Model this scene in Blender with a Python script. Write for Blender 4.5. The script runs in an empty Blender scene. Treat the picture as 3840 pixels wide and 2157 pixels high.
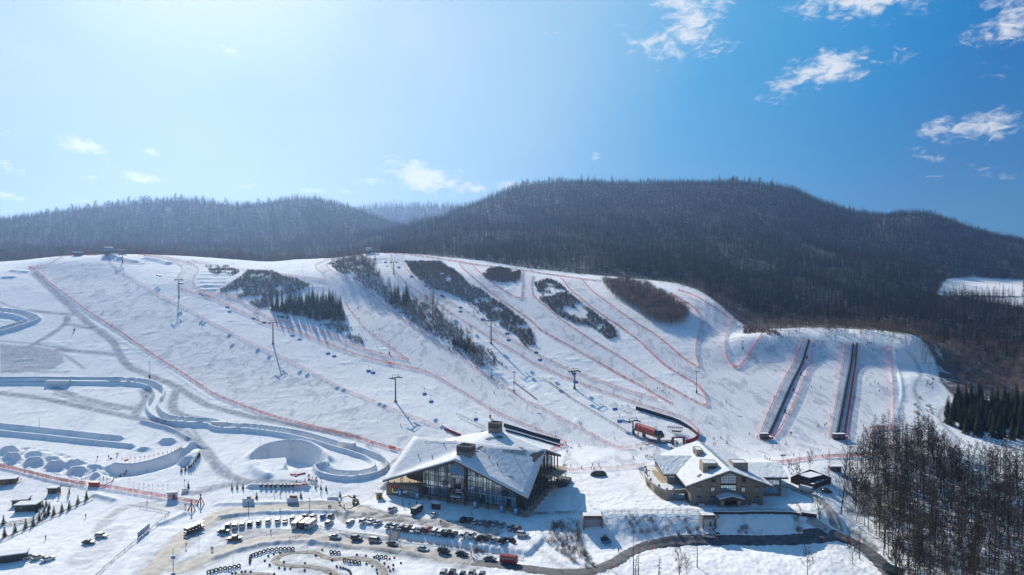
import bpy, bmesh, math, random
import numpy as np
from mathutils import Vector, Matrix
S = bpy.context.scene
COL = S.collection
R = math.radians
rnd = random.Random(7)

# ---------------------------------------------------------------- camera, sky, sun, exposure
CAMZ = 100.0
FPX = 2560.0                      # focal length in pixels of a 3840 px wide frame (24 mm on 36 mm)
PITCH = math.atan((1078.5-1028.6)/FPX)
cam_d = bpy.data.cameras.new('camera'); cam_d.lens = 24.0; cam_d.sensor_width = 36.0
cam_d.clip_end = 30000; cam_d.clip_start = 1.0
cam = bpy.data.objects.new('camera', cam_d); COL.objects.link(cam)
cam.location = (0, 0, CAMZ); cam.rotation_euler = (R(90)-PITCH, 0, 0)
S.camera = cam
SUN_AZ = R(-24.5)                 # from +Y towards +X
SUN_EL = R(29.0)
sunv = Vector((math.sin(SUN_AZ)*math.cos(SUN_EL), math.cos(SUN_AZ)*math.cos(SUN_EL), math.sin(SUN_EL)))
sd = bpy.data.lights.new('sun', 'SUN'); sd.energy = 5.0; sd.angle = R(0.5); sd.color = (1.0, 0.925, 0.81)
sun = bpy.data.objects.new('sun', sd); COL.objects.link(sun)
sun.rotation_euler = sunv.to_track_quat('Z', 'Y').to_euler()
S.view_settings.view_transform = 'Standard'; S.view_settings.look = 'None'
S.view_settings.gamma = 1.0; S.view_settings.exposure = 0.36

W = bpy.data.worlds.new('World'); S.world = W; W.use_nodes = True
SKY_BODY = [(-1,(2.4,3.5,5.2)),(-.2,(1.3,2.5,4.7)),(.2,(.3,1.7,4.5)),(.42,(0,1.7,5.0)),(.545,(0,1.8,5.5)),(.63,(0,2.7,6.8)),(.773,(.6,4.1,8.1)),(.877,(3.0,6.1,9.0)),(.94,(4.0,6.5,8.6)),(.967,(4.6,6.8,8.6)),(1,(8.5,9.2,10))]
SKY_RIM = [(-1,(6,7,8)),(0,(3,4.8,6.8)),(.42,(1.6,4.2,6.2)),(.6,(2.0,5.0,7.6)),(.81,(3.6,6.2,8.4)),(.87,(6.2,7.7,8.8)),(1,(7.6,8.6,9.2))]
def build_world():
    nt = W.node_tree; N = nt.nodes; L = nt.links; N.clear()
    out = N.new('ShaderNodeOutputWorld'); bg = N.new('ShaderNodeBackground')
    sky = N.new('ShaderNodeTexSky'); sky.sky_type = 'NISHITA'; sky.sun_disc = False
    sky.sun_elevation = SUN_EL; sky.sun_rotation = SUN_AZ
    sky.altitude = 300; sky.air_density = 1.0; sky.dust_density = 1.2; sky.ozone_density = 3.0
    tc = N.new('ShaderNodeTexCoord')
    def math_(op, a, b=None, c=None):
        n = N.new('ShaderNodeMath'); n.operation = op
        for k, v in enumerate((a, b, c)):
            if v is None: continue
            if isinstance(v, (int, float)): n.inputs[k].default_value = v
            else: L.new(v, n.inputs[k])
        return n.outputs[0]
    # saturation of the clear sky
    hsv = N.new('ShaderNodeHueSaturation'); hsv.inputs['Saturation'].default_value = 1.25
    hsv.inputs['Hue'].default_value = 0.503
    cmpa = N.new('ShaderNodeVectorMath'); cmpa.operation = 'MULTIPLY_ADD'; L.new(sky.outputs[0], cmpa.inputs[0])
    cmpa.inputs[1].default_value = (.115,.11,.105); cmpa.inputs[2].default_value = (1,1,1)
    cmpb = N.new('ShaderNodeVectorMath'); cmpb.operation = 'DIVIDE'; L.new(sky.outputs[0], cmpb.inputs[0]); L.new(cmpa.outputs[0], cmpb.inputs[1])
    L.new(cmpb.outputs[0], hsv.inputs['Color'])
    # polarised look of the deep blue: away from the sun the sky is darker
    sep = N.new('ShaderNodeSeparateXYZ'); L.new(tc.outputs['Generated'], sep.inputs[0])
    x, y, z = sep.outputs
    dot = N.new('ShaderNodeVectorMath'); dot.operation = 'DOT_PRODUCT'
    L.new(tc.outputs['Generated'], dot.inputs[0]); dot.inputs[1].default_value = sunv
    cosang = dot.outputs['Value']
    mr = N.new('ShaderNodeMapRange'); mr.interpolation_type = 'SMOOTHERSTEP'
    L.new(cosang, mr.inputs[0]); mr.inputs[1].default_value = 0.42; mr.inputs[2].default_value = 1.0
    mr.interpolation_type = 'LINEAR'; mr.inputs[1].default_value = -1.0; mr.inputs[2].default_value = 1.0
    def ramp10(stops):
        cr = N.new('ShaderNodeValToRGB'); L.new(mr.outputs[0], cr.inputs[0]); e = cr.color_ramp.elements
        e[0].position = 0.0; e[0].color = (*[v/12 for v in stops[0][1]], 1); e[1].position = 1.0; e[1].color = (*[v/12 for v in stops[-1][1]], 1)
        for c_, c in stops[1:-1]: q = e.new((c_+1)/2); q.color = (*[v/12 for v in c], 1)
        v = N.new('ShaderNodeVectorMath'); v.operation = 'SCALE'; v.inputs['Scale'].default_value = 12.0; L.new(cr.outputs[0], v.inputs[0]); return v.outputs[0]
    body = ramp10(SKY_BODY); rim = ramp10(SKY_RIM)
    thin = N.new('ShaderNodeMixRGB'); thin.inputs[0].default_value = 0.03; L.new(body, thin.inputs[1]); L.new(hsv.outputs[0], thin.inputs[2])
    hz = math_('EXPONENT', math_('MULTIPLY', math_('MAXIMUM', z, 0.0), -9.0))
    hm = N.new('ShaderNodeMixRGB'); L.new(hz, hm.inputs[0]); L.new(thin.outputs[0], hm.inputs[1]); L.new(rim, hm.inputs[2])
    # projected cloud coordinates: azimuth / elevation on the dome
    az = math_('ARCTAN2', x, y); el = math_('ARCSINE', z)
    comb = N.new('ShaderNodeCombineXYZ'); L.new(az, comb.inputs[0]); L.new(math_('MULTIPLY', el, 1.9), comb.inputs[1])
    n1 = N.new('ShaderNodeTexNoise'); n1.inputs['Scale'].default_value = 13; n1.inputs['Detail'].default_value = 8
    n1.inputs['Roughness'].default_value = 0.62; n1.inputs['Distortion'].default_value = 0.6
    L.new(comb.outputs[0], n1.inputs['Vector'])
    flat = N.new('ShaderNodeCombineXYZ'); L.new(az, flat.inputs[0]); L.new(el, flat.inputs[1])
    # cloud list: pixel x, y in the frame of the photograph -> direction on the dome; half sizes
    total = None
    CL = [(2600,60,150,95,1.0,0.5),(2640,140,70,60,.8,.8),(2450,170,120,75,.85,.3),(3080,270,190,55,1.0,-.15),(2850,265,50,18,.7,0),
          (3240,-10,210,70,1.0,0),(3820,70,110,95,1.0,-.7),(3650,475,145,48,1.0,0),(3500,605,100,55,.8,0.5),(3700,650,110,35,.8,.45),
          (2230,585,24,18,.7,.5),(2330,607,20,12,.6,.3),(860,187,50,20,.9,.2),(1830,80,60,45,.55,.6),(2080,120,75,50,.5,.6),
          (300,540,85,24,.9,.25),(570,575,38,16,.75,.2),(540,670,62,18,.8,.1),(340,665,60,14,.7,.1),(20,630,75,32,.7,.3),(30,735,60,18,.8,.2),
          (310,752,55,12,.7,0),(1590,665,120,36,1.0,.2),(1390,683,80,18,.8,0),(1200,715,110,15,.8,0),(1800,710,70,16,.8,0),(1900,700,80,20,.8,-.2),
          (900,700,70,12,.7,0),(1090,635,40,12,.5,0),(1470,743,60,12,.6,0),(0,505,60,18,.6,0),(3350,655,40,12,.3,.3),(1400,20,90,40,.35,.4),(2680,20,160,50,.8,-.4),(2330,20,90,50,.3,.6)]
    for (px, py, sx, sy, st, rot) in CL:
        if px > 2400: sx *= .9; sy *= .85
        if py > 480 and px < 2400: st += .10; sx *= 1.1; sy *= 1.15
        cx = (px-1920)/FPX; cy = (1078.5-py)/FPX
        d = Vector((cx, math.cos(PITCH)+cy*math.sin(PITCH), -math.sin(PITCH)+cy*math.cos(PITCH))).normalized()
        a0 = math.atan2(d.x, d.y); e0 = math.asin(d.z)
        mp = N.new('ShaderNodeMapping'); mp.vector_type = 'TEXTURE'; L.new(flat.outputs[0], mp.inputs[0])
        mp.inputs['Location'].default_value = (a0, e0, 0); mp.inputs['Rotation'].default_value = (0, 0, -rot)
        mp.inputs['Scale'].default_value = (sx*1.5/FPX, sy*1.5/FPX, 1)
        ln = N.new('ShaderNodeVectorMath'); ln.operation = 'LENGTH'; L.new(mp.outputs[0], ln.inputs[0])
        g = math_('MULTIPLY_ADD', ln.outputs['Value'], -0.62, st)
        total = g if total is None else math_('MAXIMUM', total, g)
    total = math_('MAXIMUM', total, 0.0)
    n2 = N.new('ShaderNodeTexNoise'); n2.inputs['Scale'].default_value = 48; n2.inputs['Detail'].default_value = 6
    n2.inputs['Roughness'].default_value = 0.6; n2.inputs['Distortion'].default_value = 0.9
    L.new(comb.outputs[0], n2.inputs['Vector'])
    nn = math_('ADD', math_('MULTIPLY', n1.outputs[0], 0.55), math_('MULTIPLY', n2.outputs[0], 0.45))
    dens = math_('MULTIPLY', math_('SUBTRACT', math_('ADD', math_('MULTIPLY', total, 0.62), math_('MULTIPLY', nn, 1.7)), 1.16), 2.6)
    mx = N.new('ShaderNodeMapRange'); mx.interpolation_type = 'SMOOTHSTEP'; L.new(dens, mx.inputs[0])
    # thin veil of cirrus towards the sun
    n3 = N.new('ShaderNodeTexNoise'); n3.inputs['Scale'].default_value = 3.2; n3.inputs['Detail'].default_value = 5
    n3.inputs['Distortion'].default_value = 0.4; L.new(comb.outputs[0], n3.inputs['Vector'])
    veil = math_('MULTIPLY', math_('POWER', math_('MAXIMUM', cosang, 0.0), 9.0), math_('MULTIPLY_ADD', n3.outputs[0], 1.5, -0.42))
    veil = math_('MINIMUM', math_('MAXIMUM', veil, 0.0), 0.75)
    m0 = N.new('ShaderNodeMixRGB'); L.new(veil, m0.inputs[0]); L.new(hm.outputs[0], m0.inputs[1])
    m0.inputs[2].default_value = (7.4, 8.3, 9.2, 1)
    m1 = N.new('ShaderNodeMixRGB'); L.new(math_('MULTIPLY', mx.outputs[0], 0.92), m1.inputs[0]); L.new(m0.outputs[0], m1.inputs[1])
    m1.inputs[2].default_value = (9.6, 9.9, 10.4, 1)
    L.new(m1.outputs[0], bg.inputs[0]); bg.inputs[1].default_value = 0.068
    L.new(bg.outputs[0], out.inputs[0])
build_world()

# ---------------------------------------------------------------- pixel tiles read from the photograph -> points of the place
TILE = dict(O=(0,0,.67083), A=(0,880,2.7825), B=(0,1300,2.7825), C=(700,900,2.7825), D=(1200,900,2.7825), E=(1300,1300,2.7825),
            F=(2000,1300,2.7825), G=(2700,1200,2.7825), H=(3040,900,2.7825), P=(0,1600,2.5975), Q=(700,1600,2.5975),
            R=(1350,1560,2.42375), T=(2000,1560,2.42375), U=(2350,1600,2.5975), V=(3040,1600,2.5975), a=(1400,1560,3.6175),
            b=(1750,1600,3.6175), c=(2400,1640,4.823), d=(2660,1640,4.522), e=(2300,1540,7.1556), f=(780,1900,4.954),
            g=(1300,1860,4.871), h=(1700,1860,4.871), m=(2100,1000,2.7825), S=(0,0,1))
def px(t, x, y):
    o = TILE[t]; return (o[0]+x/o[2], o[1]+y/o[2])
def pl(t, *pts):
    return [px(t, x, y) for x, y in pts]
def uw(p):
    cx = (p[0]-1920)/FPX; cy = (1078.5-p[1])/FPX
    dy = math.cos(PITCH)+cy*math.sin(PITCH)
    return cx/dy, (-math.sin(PITCH)+cy*math.cos(PITCH))/dy
def on_z(p, z):
    u, w = uw(p); Y = (z-CAMZ)/w; return Vector((u*Y, Y, z))
def on_y(p, Y):
    u, w = uw(p); return Vector((u*Y, Y, CAMZ+w*Y))
def proj(v):
    x, y, z = v; z -= CAMZ
    c, s = math.cos(PITCH), math.sin(PITCH)
    d = y*c - z*s; up = y*s + z*c
    return (1920+FPX*x/d, 1078.5-FPX*up/d)

# ---------------------------------------------------------------- tagging
def tag(o, label=None, cat=None, group=None, kind=None):
    if label: o['label'] = label
    if cat: o['category'] = cat
    if group: o['group'] = group
    if kind: o['kind'] = kind
    return o
def empty(name, loc=(0,0,0), rz=0.0):
    o = bpy.data.objects.new(name, None); COL.objects.link(o); o.location = loc; o.rotation_euler = (0,0,rz)
    o.empty_display_size = 0.5
    return o
def link(name, me, parent=None, mats=None):
    o = bpy.data.objects.new(name, me); COL.objects.link(o)
    if parent is not None: o.parent = parent
    if mats and not me.materials:
        for m in (mats if isinstance(mats, (list, tuple)) else [mats]): me.materials.append(m)
    return o
KIDS = {}
def copy_tree(o, parent=None, mat=None):
    """a thing, its parts and their sub-parts"""
    c = o.copy(); COL.objects.link(c)
    if parent is not None: c.parent = parent
    for ch in list(o.children): copy_tree(ch, c)
    return c

# ---------------------------------------------------------------- mesh collector
class MB:
    def __init__(s): s.v = []; s.f = []; s.m = []
    def add(s, vs, fs, mi=0):
        n = len(s.v); s.v += [tuple(v) for v in vs]; s.f += [tuple(n+i for i in f) for f in fs]; s.m += [mi]*len(fs); return s
    def box(s, c, d, mi=0, rz=0.0, taper=1.0):
        hx, hy, hz = d[0]/2, d[1]/2, d[2]/2; ca, sa = math.cos(rz), math.sin(rz); vs = []
        for dz in (-1, 1):
            t = taper if dz > 0 else 1
            for dx, dy in ((-1,-1),(1,-1),(1,1),(-1,1)):
                X, Y = dx*hx*t, dy*hy*t
                vs.append((c[0]+X*ca-Y*sa, c[1]+X*sa+Y*ca, c[2]+dz*hz))
        return s.add(vs, [(0,3,2,1),(4,5,6,7),(0,1,5,4),(1,2,6,5),(2,3,7,6),(3,0,4,7)], mi)
    def bar(s, p, q, r, mi=0, r2=None, n=5):
        p = Vector(p); q = Vector(q); d = q-p
        if d.length < 1e-6: return s
        d.normalize(); a = d.orthogonal().normalized(); b = d.cross(a); r2 = r if r2 is None else r2
        vs = []
        for c, rr in ((p, r), (q, r2)):
            for k in range(n):
                t = 2*math.pi*k/n; vs.append(c+(a*math.cos(t)+b*math.sin(t))*rr)
        fs = [(k, (k+1)%n, n+(k+1)%n, n+k) for k in range(n)] + [tuple(range(n-1,-1,-1)), tuple(range(n, 2*n))]
        return s.add(vs, fs, mi)
    def beam(s, p, q, w, h, mi=0):
        p = Vector(p); q = Vector(q); d = (q-p).normalized()
        up = Vector((0,0,1)); a = d.cross(up)
        if a.length < 1e-3: a = Vector((1,0,0))
        a.normalize(); b = a.cross(d)
        vs = [c+a*x*w/2+b*y*h/2 for c in (p, q) for x, y in ((-1,-1),(1,-1),(1,1),(-1,1))]
        return s.add(vs, [(0,1,2,3),(7,6,5,4),(0,4,5,1),(1,5,6,2),(2,6,7,3),(3,7,4,0)], mi)
    def prism(s, poly, z0, z1, mi=0):
        n = len(poly); vs = [(x, y, z0) for x, y in poly]+[(x, y, z1) for x, y in poly]
        return s.add(vs, [tuple(range(n-1,-1,-1)), tuple(range(n, 2*n))]+[(k, (k+1)%n, n+(k+1)%n, n+k) for k in range(n)], mi)
    def tri_slab(s, pts, t, mi=0):
        """a sloping slab: polygon pts (3D) with thickness t downwards"""
        n = len(pts); vs = [tuple(p) for p in pts]+[(p[0], p[1], p[2]-t) for p in pts]
        return s.add(vs, [tuple(range(n)), tuple(range(2*n-1, n-1, -1))]+[(k, n+k, n+(k+1)%n, (k+1)%n) for k in range(n)], mi)
    def mesh(s, name, mats, smooth=False):
        me = bpy.data.meshes.new(name); me.from_pydata(s.v, [], s.f)
        for m in (mats if isinstance(mats, (list, tuple)) else [mats]): me.materials.append(m)
        if any(s.m): me.polygons.foreach_set('material_index', s.m)
        if smooth: me.polygons.foreach_set('use_smooth', [True]*len(me.polygons))
        me.update(); return me
    def build(s, name, mats, parent=None, smooth=False, fix=True):
        me = s.mesh(name, mats, smooth)
        if fix:
            bm = bmesh.new(); bm.from_mesh(me); bmesh.ops.recalc_face_normals(bm, faces=bm.faces[:]); bm.to_mesh(me); bm.free()
        o = bpy.data.objects.new(name, me); COL.objects.link(o)
        if parent is not None: o.parent = parent
        return o

# ---------------------------------------------------------------- materials
MAT = {}
def mat(name, col, rough=0.6, metal=0.0, spec=0.5, noise=0.0, scale=4.0, col2=None, bump=0.0, emit=None, alpha=None, coords='Object', stretch=None, detail=4.0):
    if name in MAT: return MAT[name]
    m = bpy.data.materials.new(name); m.use_nodes = True; nt = m.node_tree; N = nt.nodes; L = nt.links
    b = N['Principled BSDF']; b.inputs['Roughness'].default_value = rough; b.inputs['Metallic'].default_value = metal
    b.inputs['Specular IOR Level'].default_value = spec
    b.inputs['Base Color'].default_value = (*col, 1)
    if noise > 0 or bump > 0 or col2:
        tc = N.new('ShaderNodeTexCoord'); src = tc.outputs[coords]
        if stretch:
            mp = N.new('ShaderNodeMapping'); mp.inputs['Scale'].default_value = stretch; L.new(src, mp.inputs[0]); src = mp.outputs[0]
        n = N.new('ShaderNodeTexNoise'); n.inputs['Scale'].default_value = scale; n.inputs['Detail'].default_value = detail
        L.new(src, n.inputs['Vector'])
        if noise > 0 or col2:
            mr = N.new('ShaderNodeMapRange'); mr.inputs[1].default_value = 0.35; mr.inputs[2].default_value = 0.65; L.new(n.outputs[0], mr.inputs[0])
            mx = N.new('ShaderNodeMixRGB'); L.new(mr.outputs[0], mx.inputs[0])
            c2 = col2 or tuple(c*(1-noise) for c in col)
            mx.inputs[1].default_value = (*col, 1); mx.inputs[2].default_value = (*c2, 1); L.new(mx.outputs[0], b.inputs['Base Color'])
        if bump > 0:
            bp = N.new('ShaderNodeBump'); bp.inputs['Strength'].default_value = 1.0; bp.inputs['Distance'].default_value = bump
            L.new(n.outputs[0], bp.inputs['Height']); L.new(bp.outputs[0], b.inputs['Normal'])
    if emit:
        b.inputs['Emission Color'].default_value = (*emit[:3], 1); b.inputs['Emission Strength'].default_value = emit[3]
    if alpha is not None: b.inputs['Alpha'].default_value = alpha
    MAT[name] = m; return m

# ================================================================ THE GROUND
RNG = np.random.RandomState(3)
def vnoise(x, y, seed=0):
    rs = np.random.RandomState(seed); T = rs.rand(256, 256)
    xi = np.floor(x).astype(np.int64); yi = np.floor(y).astype(np.int64); fx = x-xi; fy = y-yi
    fx = fx*fx*(3-2*fx); fy = fy*fy*(3-2*fy)
    a = T[xi & 255, yi & 255]; b = T[(xi+1) & 255, yi & 255]; c = T[xi & 255, (yi+1) & 255]; d = T[(xi+1) & 255, (yi+1) & 255]
    return (a*(1-fx)+b*fx)*(1-fy)+(c*(1-fx)+d*fx)*fy - 0.5
def fbm(x, y, oct=4, seed=0, rough=0.5):
    s = 0; a = 1.0
    for k in range(oct):
        s = s + a*vnoise(x*2**k+17.3*k, y*2**k+9.1*k, seed+k); a *= rough
    return s
K0 = .67083
PROF = [(1520,210),(1447,228),(1385,247),(1300,279),(1240,304),(1180,330),(1120,362),(1050,400),(1000,430),(950,462),(900,495),(850,530),(800,570),(750,615),(720,645)]
HI = {
 -500:[(700,670),(675,760),(670,900),(655,1100),(610,1400),(575,1700),(610,2100)],
 -250:[(700,670),(673,750),(668,900),(655,1100),(606,1350),(570,1650),(610,2100)],
 0:[(700,670),(672,730),(660,785),(658,900),(645,1100),(600,1350),(560,1650),(640,2100)],
 130:[(690,680),(660,715),(648,745),(655,850),(655,950),(640,1150),(592,1400),(544,1650),(640,2100)],
 250:[(700,668),(660,712),(645,742),(650,830),(655,950),(640,1150),(588,1400),(528,1650),(640,2100)],
 350:[(700,668),(660,725),(643,760),(650,850),(655,950),(640,1150),(584,1400),(515,1650),(640,2100)],
 450:[(700,665),(665,728),(645,775),(655,900),(645,1100),(582,1400),(507,1650),(640,2100)],
 600:[(700,665),(668,740),(653,800),(668,950),(645,1150),(582,1400),(520,1650),(640,2100)],
 680:[(700,660),(668,735),(658,800),(670,950),(645,1150),(580,1400),(514,1650),(640,2100)],
 750:[(700,658),(668,730),(653,790),(670,950),(642,1150),(576,1400),(502,1650),(640,2100)],
 820:[(700,655),(665,722),(651,780),(668,950),(642,1150),(578,1400),(506,1650),(640,2100)],
 870:[(700,652),(660,718),(645,772),(665,950),(640,1150),(585,1400),(522,1650),(640,2100)],
 930:[(700,650),(660,712),(640,752),(652,850),(643,1000),(612,1200),(585,1400),(545,1700),(640,2300),(525,2800),(600,3300)],
 1000:[(700,652),(660,712),(640,750),(643,850),(618,1050),(600,1180),(625,1400),(568,1720),(640,2300),(522,2800),(600,3300)],
 1080:[(700,656),(665,720),(646,765),(640,850),(600,1030),(558,1250),(610,1550),(620,2000),(522,2800),(600,3300)],
 1150:[(700,658),(670,720),(655,760),(640,860),(595,1050),(548,1280),(532,1420),(590,1700),(600,2300),(524,2800),(600,3300)],
 1220:[(700,662),(675,715),(662,755),(635,880),(580,1100),(515,1430),(508,1520),(590,2000),(540,2800)],
 1300:[(720,650),(690,700),(676,745),(632,920),(560,1200),(500,1450),(480,1600),(560,2100)],
 1450:[(720,660),(703,690),(692,740),(640,900),(560,1200),(490,1500),(463,1660),(560,2200)],
 1600:[(750,620),(718,665),(706,725),(650,900),(560,1250),(492,1550),(463,1700),(560,2300)],
 1700:[(750,610),(728,650),(715,715),(670,860),(600,1120),(530,1400),(464,1720),(560,2300)],
 1780:[(800,565),(757,605),(740,680),(690,840),(620,1070),(540,1400),(464,1750),(560,2300)],
 1870:[(850,518),(835,545),(800,620),(750,750),(690,890),(620,1110),(540,1400),(463,1730),(560,2300)],
 1960:[(843,521),(820,610),(770,740),(700,900),(620,1140),(540,1420),(472,1720),(560,2200)],
 2060:[(845,521),(815,630),(765,760),(700,920),(625,1180),(560,1440),(514,1680),(600,2200)],
 2180:[(852,516),(825,620),(775,760),(705,930),(645,1150),(595,1400),(560,1620),(640,2200)],
 2240:[(862,508),(835,600),(785,730),(715,930),(650,1150),(590,1400),(547,1620),(640,2200)],
 2300:[(875,498),(850,570),(800,690),(740,900),(695,1050),(640,1250),(580,1480),(543,1610),(640,2200)],
 2420:[(1000,435),(930,500),(880,570),(830,670),(768,850),(722,1000),(697,1120),(645,1320),(600,1500),(578,1600),(650,2200)],
 2576:[(1100,372),(1000,445),(900,570),(850,650),(800,740),(768,850),(725,1000),(706,1120),(655,1350),(616,1550),(690,2200)],
 1915:[(620,1125),(540,1410),(468,1730)],
 2010:[(620,1160),(545,1430),(484,1705)],
 2120:[(635,1160),(575,1420),(538,1650)],
 2345:[(640,1270),(580,1500),(544,1620)],
 2850:[(1100,372),(1000,445),(900,570),(850,650),(800,740),(768,850),(735,1000),(715,1120),(670,1350),(640,1550),(700,2200)],
 3100:[(1100,372),(1000,445),(900,570),(850,650),(800,740),(768,850),(735,1000),(720,1120),(680,1350),(650,1550),(700,2200)]}
CREST = [(-600,790),(0,790),(130,752),(250,748),(350,766),(450,782),(600,812),(680,812),(750,798),(820,788),(870,778),(930,756),(1000,754),(1080,768),(1150,764),(1220,757),(1300,748),(1450,742),
         (1600,728),(1700,718),(1755,690),(1790,640),(1830,585),(1870,555),(1960,530),(2060,532),(2180,527),(2240,516),(2300,506),(2360,480),(2420,438),(2576,438),(3200,438)]
pts = []
for x, hi in HI.items():
    ymax = max(h[0] for h in hi)
    if x in (1915, 2010, 2120, 2345): ymax = 5000
    for y, Y in PROF:
        if y > ymax+22: pts.append((x, y, Y, None))
    for y, Y in hi: pts.append((x, y, Y, None))
pts = [p for p in pts if not (880 < p[0] < 2120 and p[1] > 1150)]
for x in (900, 1010, 1130, 1250):
    for y, z in ((1520,-.3),(1447,0),(1395,.2),(1300,2.0),(1200,4.6),(1150,6.8)): pts.append((x, y, None, z))
for x in (1360, 1450, 1540, 1630, 1720, 1810, 1900, 1990, 2060):
    for y, z in ((1520,-.3),(1447,.1),(1400,.6),(1358,1.2),(1297,6.6),(1270,7.1),(1220,7.4),(1170,8.2)): pts.append((x, y, None, {(1360,1297):2.9,(1360,1270):3.7,(1360,1220):5.6,(1360,1358):1.0,(1450,1297):5.2,(1450,1270):5.9,(1450,1220):6.8}.get((x,y), z)))
CU, CL_, CZ = [], [], []
for x, y, Y, z in pts:
    p = (x/K0, y/K0); u, w = uw(p)
    if Y is None: Y = (z-CAMZ)/w
    if z is None: z = CAMZ+w*Y
    CU.append(u); CL_.append(math.log(Y)); CZ.append(z)
CU = np.array(CU); CL_ = np.array(CL_); CZ = np.array(CZ); SC = 1.15
def tps_fit():
    X = np.stack([CU*SC, CL_], 1); n = len(X)
    d = ((X[:, None]-X[None])**2).sum(-1); Kx = 0.5*d*np.log(d+1e-12)
    Kx[np.arange(n), np.arange(n)] += 5e-5
    P = np.hstack([np.ones((n,1)), X]); A = np.zeros((n+3, n+3)); A[:n,:n] = Kx; A[:n,n:] = P; A[n:,:n] = P.T
    return X, np.linalg.solve(A, np.concatenate([CZ, np.zeros(3)]))
XC, WC = tps_fit()
def tps_eval(u, l):
    q = np.stack([u.ravel()*SC, l.ravel()], 1); out = np.empty(len(q))
    for i in range(0, len(q), 20000):
        c = q[i:i+20000]; d = ((c[:,None]-XC[None])**2).sum(-1)
        out[i:i+20000] = (0.5*d*np.log(d+1e-12))@WC[:-3]+WC[-3]+c@WC[-2:]
    return out.reshape(u.shape)
# grid of the ground: rows by distance, columns by bearing
ys = [205.0]
while ys[-1] < 3400:
    y = ys[-1]; ys.append(y+(0.7 if y < 345 else 0.7+(y-345)*0.0032 if y < 620 else max(1.6, 0.0055*(y-620)+1.6)))
YS = np.array(ys); NU = 1420; US = np.linspace(-0.98, 0.98, NU)
cu = np.linspace(-0.98, 0.98, 150); cl = np.log(np.geomspace(200, 4500, 330))
CG = tps_eval(*np.meshgrid(cu, cl))
def coarse(u, l):
    a = np.clip((u-cu[0])/(cu[1]-cu[0]), 0, len(cu)-1.001); b = np.clip((l-cl[0])/(cl[1]-cl[0]), 0, len(cl)-1.001)
    i = a.astype(int); j = b.astype(int); fa = a-i; fb = b-j
    return (CG[j,i]*(1-fa)+CG[j,i+1]*fa)*(1-fb)+(CG[j+1,i]*(1-fa)+CG[j+1,i+1]*fa)*fb
UU, YY = np.meshgrid(US, YS); XX = UU*YY
HG = coarse(UU, np.log(YY))
crx = np.array([((x/K0)-1920)/FPX for x, _ in CREST]); cry = np.array([c for _, c in CREST])
YCR = np.interp(UU, crx, cry)
far = np.clip((YY-YCR-40)/250, 0, 1)
HG += far*(fbm(XX/260, YY/200, 4, 11)*20+np.abs(fbm(XX/150+5, YY/420, 2, 15))*-15)*np.clip((YY-700)/500, 0.15, 1)*np.clip((1500-YY)/350, 0.22, 1)
near = 1-far
HG += near*(fbm(XX/45, YY/45, 3, 21)*0.6*np.clip((YY-330)/100, 0.12, 1))
def hat(X, Y):
    """height of the ground at world x, y (scalars or arrays)"""
    X = np.asarray(X, float); Y = np.asarray(Y, float); u = X/Y
    a = np.clip((u-US[0])/(US[1]-US[0]), 0, NU-1.001); b = np.clip(np.interp(Y, YS, np.arange(len(YS))), 0, len(YS)-1.001)
    i = a.astype(int); j = b.astype(int); fa = a-i; fb = b-j
    return (HG[j,i]*(1-fa)+HG[j,i+1]*fa)*(1-fb)+(HG[j+1,i]*(1-fa)+HG[j+1,i+1]*fa)*fb
def at(p, ymin=0, tol=0.0):
    v = at_(p, ymin); k = 0
    while 880 < p[1] < 1300 and k < 50 and v.y > np.interp(v.x/v.y, crx, cry)+4: p = (p[0], p[1]+1.5); v = at_(p, ymin); k += 1
    return v
def at_(p, ymin=0):
    """the point of the ground seen at a pixel"""
    u, w = uw(p); a = min(max((u-US[0])/(US[1]-US[0]), 0), NU-1.001); i = int(a); f = a-i
    h = HG[:,i]*(1-f)+HG[:,i+1]*f - (CAMZ+w*YS)
    m = (h > 0) & (YS > ymin); k = int(np.argmax(m))
    if not m.any(): k = len(YS)-1
    if k == 0: Y = YS[0]
    else:
        t = h[k-1]/(h[k-1]-h[k]+1e-9); t = min(max(t, 0), 1); Y = YS[k-1]+t*(YS[k]-YS[k-1])
    return Vector((u*Y, Y, float(hat(u*Y, Y))))
def dense(P, step):
    out = [Vector(P[0])]
    for a, b in zip(P, P[1:]):
        a = Vector(a); b = Vector(b); n = max(1, int((b-a).length/step))
        for k in range(1, n+1): out.append(a.lerp(b, k/n))
    return out
def smooth(P, it=2):
    for _ in range(it):
        Q = [P[0]]
        for a, b in zip(P, P[1:]): Q += [a.lerp(b, .25), a.lerp(b, .75)]
        P = Q+[P[-1]]
    return P
def wpts(pxs, sm=2, step=2.0):
    P = [at(p) for p in pxs]
    if sm: P = smooth(P, sm)
    P = [Vector((v.x, v.y, 0)) for v in P]
    return dense(P, step) if step else P
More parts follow.
